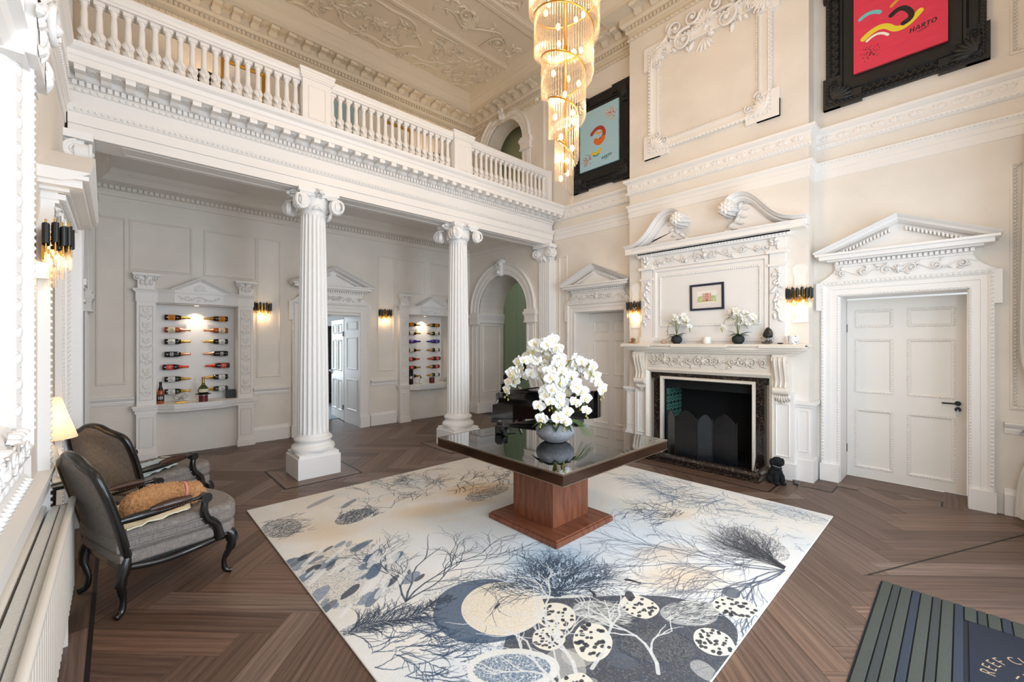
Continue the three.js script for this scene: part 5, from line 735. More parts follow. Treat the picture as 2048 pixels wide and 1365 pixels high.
// ---------- rug ----------
{
  const u0 = 0.94, u1 = 5.03, v0 = 0.85, v1 = 4.87, N = 2048, X = (u) => (u - u0) / (u1 - u0) * N, Y = (v) => (v1 - v) / (v1 - v0) * N, S = N / (u1 - u0);
  const tex = canvas(N, N, (g) => {
    g.fillStyle = '#dedbd5'; g.fillRect(0, 0, N, N); g.lineCap = g.lineJoin = 'round';
    const dab = (u, v, r, c, a, sq = 1, rot = 0) => { const q = g.createRadialGradient(0, 0, 0, 0, 0, r * S); q.addColorStop(0, `rgba(${c},${a})`); q.addColorStop(0.6, `rgba(${c},${a * 0.6})`); q.addColorStop(1, `rgba(${c},0)`); g.save(); g.translate(X(u), Y(v)); g.rotate(rot); g.scale(1, sq); g.fillStyle = q; g.fillRect(-r * S, -r * S, 2 * r * S, 2 * r * S); g.restore(); };
    for (let i = 0; i < 420; i++) dab(rr(u0, u1), rr(v0, v1), rr(0.08, 0.4), ['235,225,208', '242,243,243', '196,206,217', '224,203,172', '240,232,220'][floor(rnd() * 5)], rr(0.12, 0.34), rr(0.4, 1), rnd() * 3);
    for (const [u, v, r] of [[2.9, 2.2, 0.7], [2.4, 2.5, 0.6], [3.4, 1.9, 0.6], [1.9, 3.0, 0.5]]) dab(u, v, r, '226,233,240', 0.55);
    for (const [u, v, r, a] of [[2.3, 3.6, 0.45, 0.5], [3.0, 3.75, 0.5, 0.7], [2.7, 3.5, 0.3, 0.5], [3.2, 1.6, 0.35, 0.4], [2.9, 1.4, 0.4, 0.45], [3.9, 1.9, 0.25, 0.4], [1.3, 3.9, 0.5, 0.35]]) dab(u, v, r, '214,178,136', a, 0.5, 0.5);
    const INK = '52,62,76', NAVY = '44,62,86', CHAR = '46,46,52';
    const stip = (u, v, ru, rv, n, c, s, a = 0.5, rot = 0) => { for (let i = 0; i < n; i++) { const t = rnd() * 6.283, d = sqrt(rnd()), x = cos(t) * d * ru, y = sin(t) * d * rv, px = X(u + x * cos(rot) - y * sin(rot)), py = Y(v + x * sin(rot) + y * cos(rot)); g.fillStyle = `rgba(${c},${a * rr(0.4, 1)})`; g.beginPath(); g.arc(px, py, s * rr(0.4, 1.1), 0, 7); g.fill(); } };
    const twig = (u, v, ang, len, w, dep, c, sp = 0.5, a = 0.75) => {
      let x = X(u), y = Y(v), A = ang; const n = 7;
      for (let i = 0; i < n; i++) { const L = len * S / n, nx = x + cos(A) * L, ny = y - sin(A) * L; g.strokeStyle = `rgba(${c},${a})`; g.lineWidth = max(0.8, w * (1 - 0.55 * i / n)); g.beginPath(); g.moveTo(x, y); g.lineTo(nx, ny); g.stroke(); x = nx; y = ny; A += rr(-0.32, 0.32); const uu = x / S + u0, vv = v1 - y / N * (v1 - v0); if (dep > 0 && i > 0 && rnd() < 0.62) twig(uu, vv, A + (rnd() > 0.5 ? 1 : -1) * rr(sp * 0.6, sp * 1.3), len * rr(0.45, 0.7), w * 0.62, dep - 1, c, sp, a); }
    };
    const shape = (pts, fill) => { g.fillStyle = fill; g.beginPath(); pts.forEach(([u, v], i) => { const [p, q] = pts[(i + 1) % pts.length], mx = (X(u) + X(p)) / 2, my = (Y(v) + Y(q)) / 2; i ? g.quadraticCurveTo(X(u), Y(v), mx, my) : g.moveTo(mx, my); }); g.quadraticCurveTo(X(pts[0][0]), Y(pts[0][1]), (X(pts[0][0]) + X(pts[1][0])) / 2, (Y(pts[0][1]) + Y(pts[1][1])) / 2); g.fill(); };
    const round = (u, v, r, k, rot = 0, n = 12, j = 0.12) => Array.from({ length: n }, (_, i) => { const t = i / n * 6.283, R = r * (1 + rr(-j, j)), x = cos(t) * R, y = sin(t) * R * k; return [u + x * cos(rot) - y * sin(rot), v + x * sin(rot) + y * cos(rot)]; });
    // dark seabed along the near edge
    shape([[1.55, 1.75], [1.95, 1.95], [2.2, 1.72], [2.5, 1.5], [2.75, 1.2], [2.7, 0.86], [2.2, 0.84], [1.7, 0.84], [1.3, 1.1], [1.35, 1.5]], `rgba(${CHAR},0.82)`);
    stip(2.0, 1.3, 0.75, 0.5, 9000, '200,196,188', 2.2, 0.28, -0.6); stip(1.9, 1.4, 0.7, 0.5, 6000, NAVY, 3, 0.4, -0.6);
    for (let i = 0; i < 26; i++) shape(round(rr(1.0, 2.2), rr(0.86, 1.5), rr(0.05, 0.16), rr(0.5, 1), rnd() * 3), `rgba(${['206,198,184', '150,154,160', '92,98,108', '226,220,208'][i % 4]},0.5)`);
    // the plate coral with its blue crescent
    g.save(); shape(round(1.7, 2.06, 0.33, 1, 0, 16, 0.04), `rgba(${NAVY},0.7)`); stip(1.68, 2.1, 0.4, 0.4, 7000, '60,82,112', 2.2, 0.35); shape(round(1.79, 1.99, 0.27, 1, 0, 16, 0.03), '#e2d7c4'); stip(1.79, 1.99, 0.26, 0.26, 4000, '176,140,100', 2, 0.2); g.restore(); shape(round(1.76, 2.02, 0.035, 0.3, 0.3), `rgba(${CHAR},0.85)`);
    // fan coral
    dab(2.38, 2.08, 0.42, '150,178,200', 0.75); for (let i = 0; i < 44; i++) { const t = i / 43, a = lerp(-0.55, 2.15, t); twig(2.14 + rr(-0.05, 0.05), 1.85 + rr(-0.04, 0.04), a + rr(-0.1, 0.1), rr(0.3, 0.5) * (1 - 0.35 * abs(t - 0.5)), 5, 2, INK, 0.6, 0.7); }
    for (let i = 0; i < 500; i++) { const d = sqrt(rnd()) * 0.4, t = rr(-0.7, 2.3); twig(2.14 + cos(t) * d, 1.85 + sin(t) * d, t + rr(-0.8, 0.8), 0.05, 2.6, 0, rnd() > 0.4 ? INK : '232,240,246', 0.5, 0.75); }
    // branching coral left of the plate
    for (const [a, l] of [[0.55, 0.8], [0.95, 0.75], [1.35, 0.65], [0.2, 0.5]]) twig(1.36, 2.46, a, l, 7, 3, INK, 0.5, 0.8);
    // fern
    for (let i = 0; i < 46; i++) { const t = i / 46, u = lerp(0.97, 1.6, t), v = 2.42 - 0.16 * t + 0.04 * sin(t * 9); for (const s of [1, -1]) twig(u, v, -0.25 + s * rr(0.6, 0.95), rr(0.1, 0.2) * (1.2 - t), 4, 1, INK, 0.4, 0.75); } stip(1.15, 2.4, 0.25, 0.06, 2500, INK, 2, 0.5, -0.2);
    for (let i = 0; i < 60; i++) twig(rr(0.96, 1.35), rr(1.75, 2.28), rr(-1.2, -0.2), rr(0.08, 0.22), 4, 1, NAVY, 0.5, 0.6);
    // blue pebbly reef at the left edge
    for (let i = 0; i < 40; i++) { const u = rr(0.95, 1.65), v = rr(2.6, 3.55); shape(round(u, v, rr(0.03, 0.12), rr(0.3, 0.6), 0.6 + rr(-0.4, 0.4)), `rgba(${['70,92,120', '94,108,126', '60,64,74', '126,140,158'][i % 4]},${rr(0.5, 0.85)})`); } stip(1.25, 3.05, 0.4, 0.45, 9000, '70,88,112', 2.2, 0.3); for (let i = 0; i < 22; i++) shape(round(rr(0.95, 1.6), rr(2.6, 3.5), rr(0.05, 0.14), 0.22, 0.7), 'rgba(228,228,226,0.75)');
    stip(1.08, 4.2, 0.16, 0.22, 3500, INK, 2.4, 0.5); for (let i = 0; i < 70; i++) twig(rr(0.96, 1.3), rr(3.95, 4.45), rr(-0.4, 0.4), 0.07, 4, 0, INK, 0.4, 0.7);
    stip(1.66, 4.0, 0.2, 0.13, 3500, INK, 2.4, 0.5, 0.4); for (let i = 0; i < 60; i++) twig(rr(1.5, 1.85), rr(3.85, 4.12), rr(0.2, 1.1), 0.1, 3, 1, INK, 0.4, 0.6); shape(round(1.75, 4.35, 0.14, 0.25, 0.6), `rgba(${NAVY},0.45)`); shape(round(1.55, 4.6, 0.2, 0.2, 0.5), `rgba(${NAVY},0.3)`);
    // twig net at the far side
    for (let i = 0; i < 40; i++) twig(rr(2.0, 2.9), rr(3.9, 4.8), rr(0, 3.1), rr(0.15, 0.4), 4, 2, INK, 0.7, 0.6); for (let i = 0; i < 40; i++) twig(rr(2.6, 3.7), rr(3.5, 4.3), rr(-0.5, 1.2), rr(0.1, 0.35), 5, 1, CHAR, 0.5, 0.6); stip(3.0, 3.6, 0.3, 0.12, 3000, INK, 2.4, 0.45);
    // right half: fine branches from the near right corner, bushes, blue sprays
    for (const [a, l] of [[2.9, 0.95], [2.6, 0.95], [2.3, 1.0], [2.0, 0.9], [3.05, 0.7]]) twig(3.58, 0.89, a, l, 7, 3, '74,82,98', 0.42, 0.75); for (let i = 0; i < 18; i++) twig(rr(2.7, 3.6), rr(0.95, 1.7), rr(1.9, 3.0), rr(0.2, 0.4), 4, 2, '86,90,100', 0.45, 0.6);
    for (let i = 0; i < 46; i++) twig(3.62 + rr(-0.03, 0.03), 0.9, lerp(0.75, 1.6, i / 46), rr(0.3, 0.55), 4, 2, CHAR, 0.4, 0.6); stip(3.9, 1.18, 0.2, 0.3, 4500, CHAR, 2.2, 0.4, -0.7);
    for (let i = 0; i < 26; i++) twig(4.6 + rr(-0.25, 0.25), 2.0 + rr(-0.3, 0.3), rr(1.2, 3.4), rr(0.3, 0.55), 5, 2, '74,94,118', 0.55, 0.6); for (let i = 0; i < 30; i++) twig(rr(3.65, 4.1), rr(1.85, 2.25), rr(1, 3.5), rr(0.12, 0.25), 5, 1, INK, 0.6, 0.6);
    for (let i = 0; i < 30; i++) twig(rr(4.5, 4.95), rr(0.95, 2.9), rr(1.4, 2.2), rr(0.15, 0.3), 4, 1, '64,90,118', 0.4, 0.6); stip(4.85, 1.2, 0.14, 0.35, 2500, '60,84,112', 2.2, 0.4); for (let i = 0; i < 60; i++) twig(rr(4.0, 4.95), rr(0.9, 1.9), rr(0, 6), 0.1, 2.6, 1, '96,116,138', 0.6, 0.5);
    // spotted sponges and winged shells
    const pod = (u, v, r, k, rot) => { shape(round(u, v, r, k, rot, 14, 0.06), '#e0d7c6'); for (let i = 0; i < 34; i++) { const t = rnd() * 6.28, d = sqrt(rnd()) * 0.86, x = cos(t) * r * d, y = sin(t) * r * k * d; shape(round(u + x * cos(rot) - y * sin(rot), v + x * sin(rot) + y * cos(rot), r * rr(0.07, 0.13), 0.8), `rgba(${CHAR},0.85)`); } };
    const wing = (u, v, r, k, rot) => { shape(round(u, v, r, k, rot, 12, 0.08), 'rgba(168,166,162,0.95)'); for (let i = 0; i < 240; i++) { const t = rnd() * 6.28, d = sqrt(rnd()) * 0.95, x = cos(t) * r * d, y = sin(t) * r * k * d; twig(u + x * cos(rot) - y * sin(rot), v + x * sin(rot) + y * cos(rot), rot + rr(-0.3, 0.3), 0.05, 2.2, 0, rnd() > 0.5 ? CHAR : '222,218,208', 0.3, 0.7); } };
    wing(2.2, 1.52, 0.2, 0.6, -0.9); wing(2.6, 1.15, 0.2, 0.6, -0.5); pod(1.96, 1.7, 0.13, 1, 0); pod(2.42, 1.4, 0.12, 1, 0.4); pod(1.95, 1.42, 0.16, 0.7, 0.5); pod(2.44, 0.95, 0.12, 0.9, 0); pod(2.86, 0.98, 0.14, 0.8, -0.6); pod(1.78, 1.6, 0.1, 0.9, 0); pod(1.62, 1.28, 0.11, 0.8, 0);
    shape(round(2.18, 1.16, 0.22, 0.6, -0.7), 'rgba(120,118,114,0.5)'); stip(2.18, 1.16, 0.22, 0.14, 2500, CHAR, 2.2, 0.5, -0.7);
    shape(round(1.48, 1.58, 0.24, 0.6, -0.7, 14, 0.06), 'rgba(222,220,212,0.95)'); stip(1.48, 1.58, 0.2, 0.1, 3500, '70,92,120', 2.2, 0.5, -0.7); for (const [u, v, a] of [[1.7, 1.34, 0.9], [1.78, 1.3, 0.2], [2.0, 1.05, 0.6], [1.55, 1.2, 1.4], [1.8, 1.55, 1.2]]) twig(u, v, a, 0.5, 11, 2, '214,212,206', 0.6, 0.9);
    twig(2.62, 1.62, -0.8, 0.1, 14, 0, CHAR, 0.4, 0.8); twig(2.3, 1.66, 0.6, 0.08, 12, 0, CHAR, 0.4, 0.8); shape(round(3.0, 1.05, 0.07, 0.8), 'rgba(80,84,94,0.8)'); shape(round(2.47, 1.5, 0.06, 0.5, 0.6), `rgba(${CHAR},0.8)`);
    // pile grain
    const im = g.getImageData(0, 0, N, N), d = im.data; for (let i = 0; i < d.length; i += 4) { const k = (rnd() - 0.5) * 22; d[i] += k; d[i + 1] += k; d[i + 2] += k; } g.putImageData(im, 0, 0);
  });
  const t = thing('rug', 'large coral-printed rug in white, blue and charcoal under the table', 'rug', [2.98, 0, 2.86]);
  add(t, 'pile', rb(u0, u1, 0.002, 0.014, v0, v1, 0.004, 1), std('#e9e4dc', { roughness: 0.95 }));
  add(t, 'printed_face', new THREE.PlaneGeometry(u1 - u0 - 0.008, v1 - v0 - 0.008).rotateX(-PI / 2).translate((u0 + u1) / 2, 0.0146, -(v0 + v1) / 2), std('#ffffff', { map: tex, roughness: 0.95, bumpMap: rep(plasterBump, 14, 14), bumpScale: 0.002 }), { uv: true });
}
// ---------- centre table ----------
const walnut = std('#ffffff', { map: rep(woodTex([92, 50, 33], [122, 70, 46], [146, 88, 58], 1, 1, 21), 1.5, 0.8), roughness: 0.38 });
walnut.map.rotation = PI / 2;
{
  const t = thing('centre_table', 'square black glass table on a walnut pedestal', 'table', [2.99, 0.0146, 2.66]);
  add(t, 'glass_top', rb(2.245, 3.735, 0.768, 0.78, 1.885, 3.425, 0.003), phy('#060505', { roughness: 0.03, clearcoat: 1, clearcoatRoughness: 0.02, specularIntensity: 1 }));
  const mir = std('#94857a', { metalness: 1, roughness: 0.09 });
  for (const g of [bx(2.24, 3.74, 0.695, 0.768, 1.88, 1.9), bx(2.24, 3.74, 0.695, 0.768, 3.41, 3.43), bx(2.24, 2.26, 0.695, 0.768, 1.9, 3.41), bx(3.72, 3.74, 0.695, 0.768, 1.9, 3.41)]) add(t, 'mirrored_apron', g, mir);
  add(t, 'edge_trim', [sweep(rect(2.24, 1.88, 3.74, 3.43), [[-0.002, 0.768], [-0.002, 0.781], [0.006, 0.781]], level(), true), sweep(rect(2.24, 1.88, 3.74, 3.43), [[0.006, 0.69], [-0.002, 0.69], [-0.002, 0.697]], level(), true)], std('#c9bcae', { metalness: 1, roughness: 0.25 }));
  add(t, 'under_board', bx(2.26, 3.72, 0.7, 0.766, 1.9, 3.41), MT.dark);
  add(t, 'pedestal', rb(2.75, 3.25, 0.06, 0.7, 2.42, 2.92, 0.004), walnut);
  add(t, 'base', [rb(2.585, 3.39, 0.0146, 0.06, 2.235, 3.09, 0.008), rb(2.6, 3.375, 0.055, 0.075, 2.25, 3.075, 0.006)], walnut);
}
// ---------- orchids ----------
const petalMat = new THREE.MeshPhysicalMaterial({ vertexColors: true, roughness: 0.7, transmission: 0.12, thickness: 0 });
const flowerG = (() => {
  const gs = [], tint = (g, f) => { const p = g.attributes.position, c = []; for (let i = 0; i < p.count; i++) c.push(...f(hypot(p.getX(i), p.getY(i)))); g.setAttribute('color', new THREE.Float32BufferAttribute(c, 3)); return g; };
  const petal = (a, L, W, curl) => surf((s, t) => { const w = W * pow(sin(PI * (0.1 + s * 0.86)), 0.6), c = (t - 0.5) * 2, x = s * L, y = c * w * 0.5, z = curl * s * s * L - c * c * 0.12 * w + 0.004 * sin(s * 9 + c * 3); return new THREE.Vector3(cos(a) * x - sin(a) * y, sin(a) * x + cos(a) * y, z); }, 5, 4);
  const wh = (d) => { const k = smooth(d, 0.003, 0.02); return [0.9, lerp(0.82, 0.89, k), lerp(0.6, 0.84, k)]; };
  for (const [a, L, W] of [[PI / 2, 0.042, 0.03], [PI * 1.25, 0.042, 0.03], [PI * 1.75, 0.042, 0.03], [0.12, 0.048, 0.056], [PI - 0.12, 0.048, 0.056]]) gs.push(tint(petal(a, L, W, L > 0.045 ? 0.18 : -0.1), wh));
  gs.push(tint(petal(-PI / 2, 0.02, 0.02, 0.9), () => [0.88, 0.66, 0.28]), tint(blob(0.006, 1, 1, 1.4, 6, 5).translate(0, 0, 0.006), () => [0.85, 0.78, 0.45]));
  return merge(gs.map((g) => clean(g)), true);
})();
const stemMat = std('#6f7a34', { roughness: 0.6 }), leafMat = phy('#2c4420', { roughness: 0.45, transmission: 0.1, thickness: 0 }), budMat = std('#a8a45c', { roughness: 0.6 });
function strapLeaf(x, y, z, ang, len, wid, rise, droop) { return surf((s, t) => { const w = wid * sin(PI * (0.12 + s * 0.86)), c = (t - 0.5) * w, r = s * len; return new THREE.Vector3(x + cos(ang) * r - sin(ang) * c, y + rise * s - droop * s * s + abs(t - 0.5) * w * 0.4, z + sin(ang) * r + cos(ang) * c); }, 8, 4); }
function orchid(t, cu, y0, cv, stems, scale, per, face) {            // arching stems with flowers and buds
  const st = [], bd = [];
  for (const [ang, r, h, drop, n] of stems) {
    const dx = cos(ang), dz = sin(ang), pts = [[0, 0], [r * 0.12, h * 0.5], [r * 0.4, h * 0.95], [r * 0.75, h - drop * 0.2], [r, h - drop]].map(([q, y]) => new THREE.Vector3(cu + dx * q, y0 + y, -cv + dz * q)), c = new THREE.CatmullRomCurve3(pts);
    st.push(tube(pts, 0.0035 * scale, 14, 5));
    for (let i = 0; i < n; i++) {
      const f = lerp(0.42, 0.97, i / max(1, n - 1)), p = c.getPoint(f), k = rr(0.8, 1.15) * scale, m = new THREE.Mesh(flowerG, petalMat); m.name = 'orchid_flower'; m.castShadow = m.receiveShadow = true;
      const out = new THREE.Vector3(p.x - cu, rr(-0.1, 0.25), p.z + cv).normalize().multiplyScalar(0.8).add(face).add(new THREE.Vector3(rr(-0.5, 0.5), rr(-0.4, 0.3), rr(-0.5, 0.5))).normalize();
      p.addScaledVector(out, 0.02 * scale).add(new THREE.Vector3(rr(-0.02, 0.02), rr(-0.03, 0.02), rr(-0.02, 0.02)).multiplyScalar(scale));
      m.position.copy(p).sub(ORIGIN.get(t)); m.quaternion.setFromUnitVectors(new THREE.Vector3(0, 0, 1), out); m.rotateZ(rr(-0.6, 0.6)); m.scale.setScalar(k); t.add(m);
    }
    for (let i = 0; i < 4; i++) { const p = c.getPoint(0.995).add(new THREE.Vector3(rr(-0.02, 0.02), -0.012 - i * 0.016, rr(-0.02, 0.02)).multiplyScalar(scale)); bd.push(blob(0.0065 * scale, 1, 1.5, 1, 6, 5).translate(p.x, p.y, p.z)); st.push(tube([c.getPoint(0.98), p], 0.0016 * scale, 3, 4)); }
  }
  add(t, 'stems', st, stemMat); add(t, 'buds', bd, budMat);
}
const toCam = new THREE.Vector3(-0.68, 0.1, 0.73);
{
  const cu = 2.94, cv = 2.56, Y = 0.781, t = thing('orchid_arrangement', 'large white orchid arrangement in a grey stone bowl on the glass table', 'flowers', [cu, Y, cv]);
  const stone = std('#a9a9ae', { roughness: 0.85, map: dataTex(256, 256, (x, y) => { const k = 0.8 + 0.25 * tile((a, b) => fbm(a, b, 31, 3), 40)(x, y); return [k, k, k]; }, true), bumpMap: rep(plasterBump, 6, 6), bumpScale: 0.003 });
  add(t, 'bowl', mv(lathe([[0, 0.004], [0.09, 0], [0.1, 0.006], [0.14, 0.03], [0.172, 0.07], [0.177, 0.1], [0.165, 0.135], [0.14, 0.165], [0.12, 0.172], [0.11, 0.165], [0.12, 0.13], [0, 0.12]], 48), cu, Y, cv), stone);
  const lv = []; for (const [a, l, w] of [[2.4, 0.2, 0.09], [1.7, 0.22, 0.09], [3.1, 0.24, 0.1], [0.9, 0.2, 0.08], [0.2, 0.22, 0.08], [-0.7, 0.24, 0.09], [3.9, 0.22, 0.09]]) lv.push(strapLeaf(cu, Y + 0.15, -cv, a, l, w, 0.1, 0.13)); add(t, 'leaves', lv, leafMat);
  add(t, 'grass_spray', Array.from({ length: 26 }, () => { const a = rr(0.1, 1.3), l = rr(0.22, 0.32); return tube([new THREE.Vector3(cu + 0.08, Y + 0.15, -cv), new THREE.Vector3(cu + 0.08 + cos(a) * l * 0.6, Y + 0.17, -cv + sin(a) * l * 0.6), new THREE.Vector3(cu + 0.08 + cos(a) * l, Y + 0.02 + rr(0, 0.05), -cv + sin(a) * l)], 0.0012, 8, 3); }), std('#6f8a4a'));
  add(t, 'driftwood', [tube([P3(cu + 0.05, Y + 0.14, cv - 0.02), P3(cu + 0.08, Y + 0.4, cv - 0.04), P3(cu + 0.11, Y + 0.55, cv - 0.05), P3(cu + 0.12, Y + 0.74, cv - 0.06)], (q) => 0.012 * (1 - 0.6 * q), 14, 6), tube([P3(cu - 0.02, Y + 0.14, cv), P3(cu, Y + 0.5, cv + 0.02), P3(cu, Y + 0.82, cv + 0.02)], 0.006, 10, 6)], std('#8a7a4a', { roughness: 0.8 }));
  // stem angles are given in x/z; the long arches lean left and right of the camera's view
  orchid(t, cu, Y + 0.15, cv, [[-2.32, 0.44, 0.5, 0.2, 9], [-2.7, 0.4, 0.6, 0.12, 8], [-1.8, 0.3, 0.68, 0.06, 8], [-2.5, 0.22, 0.74, 0.02, 8], [0.75, 0.44, 0.52, 0.22, 9], [0.95, 0.34, 0.62, 0.1, 8], [0.3, 0.3, 0.6, 0.1, 6], [2.2, 0.2, 0.62, 0.2, 7], [2.6, 0.3, 0.5, 0.25, 7], [1.6, 0.26, 0.5, 0.26, 7], [2.3, 0.26, 0.34, 0.22, 7], [1.3, 0.3, 0.36, 0.2, 7], [2.9, 0.3, 0.34, 0.24, 6], [-1.2, 0.2, 0.7, 0.05, 5], [2.3, 0.12, 0.72, 0.02, 6], [2.0, 0.22, 0.2, 0.14, 5], [3.0, 0.18, 0.78, 0.02, 6]], 1.25, 6, toCam);
}
{
  const t = thing('camera', 'black camera with a large lens on the glass table', 'camera', [2.8, 0.781, 3.17]), c = [2.8, 0.781, 3.17], g = (x) => mv(x, ...c, 0.55);
  add(t, 'body', [g(rb(-0.065, 0.065, 0, 0.085, -0.035, 0.035, 0.012)), g(rb(-0.025, 0.03, 0.08, 0.115, -0.03, 0.03, 0.012)), g(rb(-0.075, -0.035, 0, 0.09, -0.055, 0.03, 0.015))], MT.black);
  add(t, 'lens', [g(lathe([[0, 0], [0.034, 0], [0.036, 0.03], [0.034, 0.04], [0.038, 0.05], [0.038, 0.085], [0.034, 0.09], [0.028, 0.08], [0, 0.08]], 24).rotateX(PI / 2).rotateY(-PI / 2 + 0.9).translate(-0.03, 0.045, 0.02))], std('#151517', { roughness: 0.3 }));
  add(t, 'hot_shoe', g(bx(-0.012, 0.018, 0.115, 0.12, -0.012, 0.012)), MT.steel);
  add(t, 'strap', tube([P3(2.86, 0.84, 3.2), P3(2.93, 0.8, 3.15), P3(2.9, 0.785, 3.05), P3(2.82, 0.785, 3.08)], 0.004, 16, 4, 2), MT.black);
}
// ---------- grand piano ----------
{
  const lacq = phy('#070607', { roughness: 0.07, clearcoat: 1, clearcoatRoughness: 0.03 }), t = thing('grand_piano', 'black lacquered grand piano behind the glass table', 'piano', [3.703, 0, 4.341]);
  t.rotation.y = -0.752; ORIGIN.set(t, new THREE.Vector3());
  const K = (pts, y0, y1) => slab(pts, (a, b, h) => new THREE.Vector3(a, h, -b), y0, y1);
  const tail = []; for (let i = 0; i <= 12; i++) { const a = -PI / 2 + PI * i / 12; tail.push([1.22 + cos(a) * 0.32, 0.34 + sin(a) * 0.32]); }
  const plan = [[0.17, 0.02], ...tail, [0.95, 0.78], [0.72, 1.1], [0.5, 1.26], [0.17, 1.28]];
  add(t, 'case', K(plan, 0.64, 0.99), lacq);
  const lid = plan.map(([a, b]) => [a + (a > 0.6 ? 0.02 : -0.02), b + (b > 0.6 ? 0.02 : -0.02)]);
  const ld = add(t, 'lid', K(lid, 1.0, 1.022), lacq); add(ld, 'lid_flap', new THREE.BoxGeometry(0.42, 0.018, 1.28).rotateZ(0.12).translate(0.42, 1.045, -0.65), lacq);
  for (const [z0, z1] of [[0, 0.07], [1.23, 1.3]]) add(t, 'cheek', slab([[0.0, 0.64], [0.3, 0.64], [0.3, 1.0], [0.09, 1.0], [0.085, 0.9], [0.07, 0.86], [0.0, 0.84]], (a, b, h) => new THREE.Vector3(a, b, -h), z0, z1), lacq);
  add(t, 'keybed', K(rect(-0.02, 0.0, 0.3, 1.3), 0.6, 0.66), lacq); add(t, 'key_slip', K(rect(-0.02, 0.07, 0.02, 1.23), 0.66, 0.72), lacq); add(t, 'white_keys', K(rect(0.02, 0.07, 0.17, 1.23), 0.7, 0.73), std('#efece2', { roughness: 0.3 })); add(t, 'black_keys', Array.from({ length: 24 }, (_, i) => K(rect(0.07, 0.1 + i * 0.047, 0.17, 0.11 + i * 0.047), 0.73, 0.742)), MT.black);
  add(t, 'music_desk', new THREE.BoxGeometry(0.02, 0.2, 0.7).rotateZ(-0.4).translate(0.36, 1.1, -0.65), lacq);
  for (const [x, z] of [[0.2, 0.12], [0.2, 1.18], [1.2, 0.34]]) { const l = add(t, 'leg', [K([[x - 0.08, z - 0.08], [x + 0.08, z - 0.08], [x + 0.08, z + 0.08], [x - 0.08, z + 0.08]], 0.54, 0.64), lathe([[0.04, 0.06], [0.045, 0.1], [0.06, 0.4], [0.075, 0.5], [0.1, 0.56]], 8).translate(x, 0, -z)], lacq); add(l, 'caster', cyl(0.03, 0.03, 0.025, 14).rotateX(PI / 2).translate(x, 0.03, -z), MT.gold); }
  add(t, 'pedal_lyre', [K(rect(0.36, 0.58, 0.42, 0.72), 0.12, 0.62), K(rect(0.3, 0.52, 0.44, 0.78), 0.08, 0.13)], lacq);
}
// ---------- doormat ----------
{
  const t = thing('doormat', 'ribbed grey doormat with a navy lettered panel', 'doormat', [3.0, 0, -0.16]), a0 = 2.1, a1 = 3.94;
  add(t, 'backing', bx(a0, a1, 0.001, 0.005, -0.7, 0.395), std('#14161a', { roughness: 0.95 }));
  const m1 = std('#43463f', { roughness: 0.98, map: rep(plasterTone, 6, 6), bumpMap: rep(plasterBump, 20, 20), bumpScale: 0.004 }), m2 = std('#363935', { roughness: 0.98, bumpMap: rep(plasterBump, 20, 20), bumpScale: 0.004 }), m3 = std('#2c323c', { roughness: 0.98, bumpMap: rep(plasterBump, 20, 20), bumpScale: 0.004 });
  for (let i = 0, v = 0.39; v > -0.69; i++) { const w = i % 2 ? 0.042 : 0.056, mt = i % 2 ? (i % 4 === 3 ? m3 : m2) : m1, segs = v - w < -0.02 && v > -0.66 ? [[a0, 2.26], [3.75, a1]] : [[a0, a1]]; for (const [s0, s1] of segs) add(t, 'rib', rb(s0 + 0.002, s1 - 0.002, 0.004, 0.013, v - w, v - 0.006, 0.003, 1), mt); v -= w; }
  const tex = canvas(1024, 512, (g, W, H) => {                       // up = +u, right = -v
    g.fillStyle = '#151a26'; g.fillRect(0, 0, W, H); g.fillStyle = '#a98a6c'; g.strokeStyle = '#a98a6c'; g.textAlign = 'center'; g.textBaseline = 'middle';
    const px = W / 1.48, at = (du, dv) => [(3.24 + du - 2.265) * px, H / 2 + (0.025 - dv) * px * (H / W) * (1.48 / 0.66)];
    const angs = [90, 79, 68, 58, 0, 42.5, 33, 24, 14]; [...'REEF CLUB'].forEach((ch, i) => { if (ch === ' ') return; const th = angs[i] * PI / 180, [x, y] = at(cos(th) * 0.29, sin(th) * 0.29); g.save(); g.translate(x, y); g.scale(1, (H / W) * (1.48 / 0.66)); g.rotate(PI / 2 - th); g.font = '50px sans-serif'; g.fillText(ch, 0, 0); g.restore(); });
    g.setLineDash([26, 22]); g.lineWidth = 5; g.beginPath(); g.ellipse(...at(0, 0), 0.2 * px, 0.2 * px * (H / W) * (1.48 / 0.66), 0, 0, 7); g.stroke();
  });
  add(t, 'lettered_panel', new THREE.PlaneGeometry(1.48, 0.66).rotateX(-PI / 2).translate(3.005, 0.0105, 0.355), std('#ffffff', { map: tex, roughness: 0.95 }), { uv: true });
  add(t, 'panel_pad', bx(2.265, 3.745, 0.004, 0.01, -0.685, -0.025), std('#151a26', { roughness: 0.95 }));
}
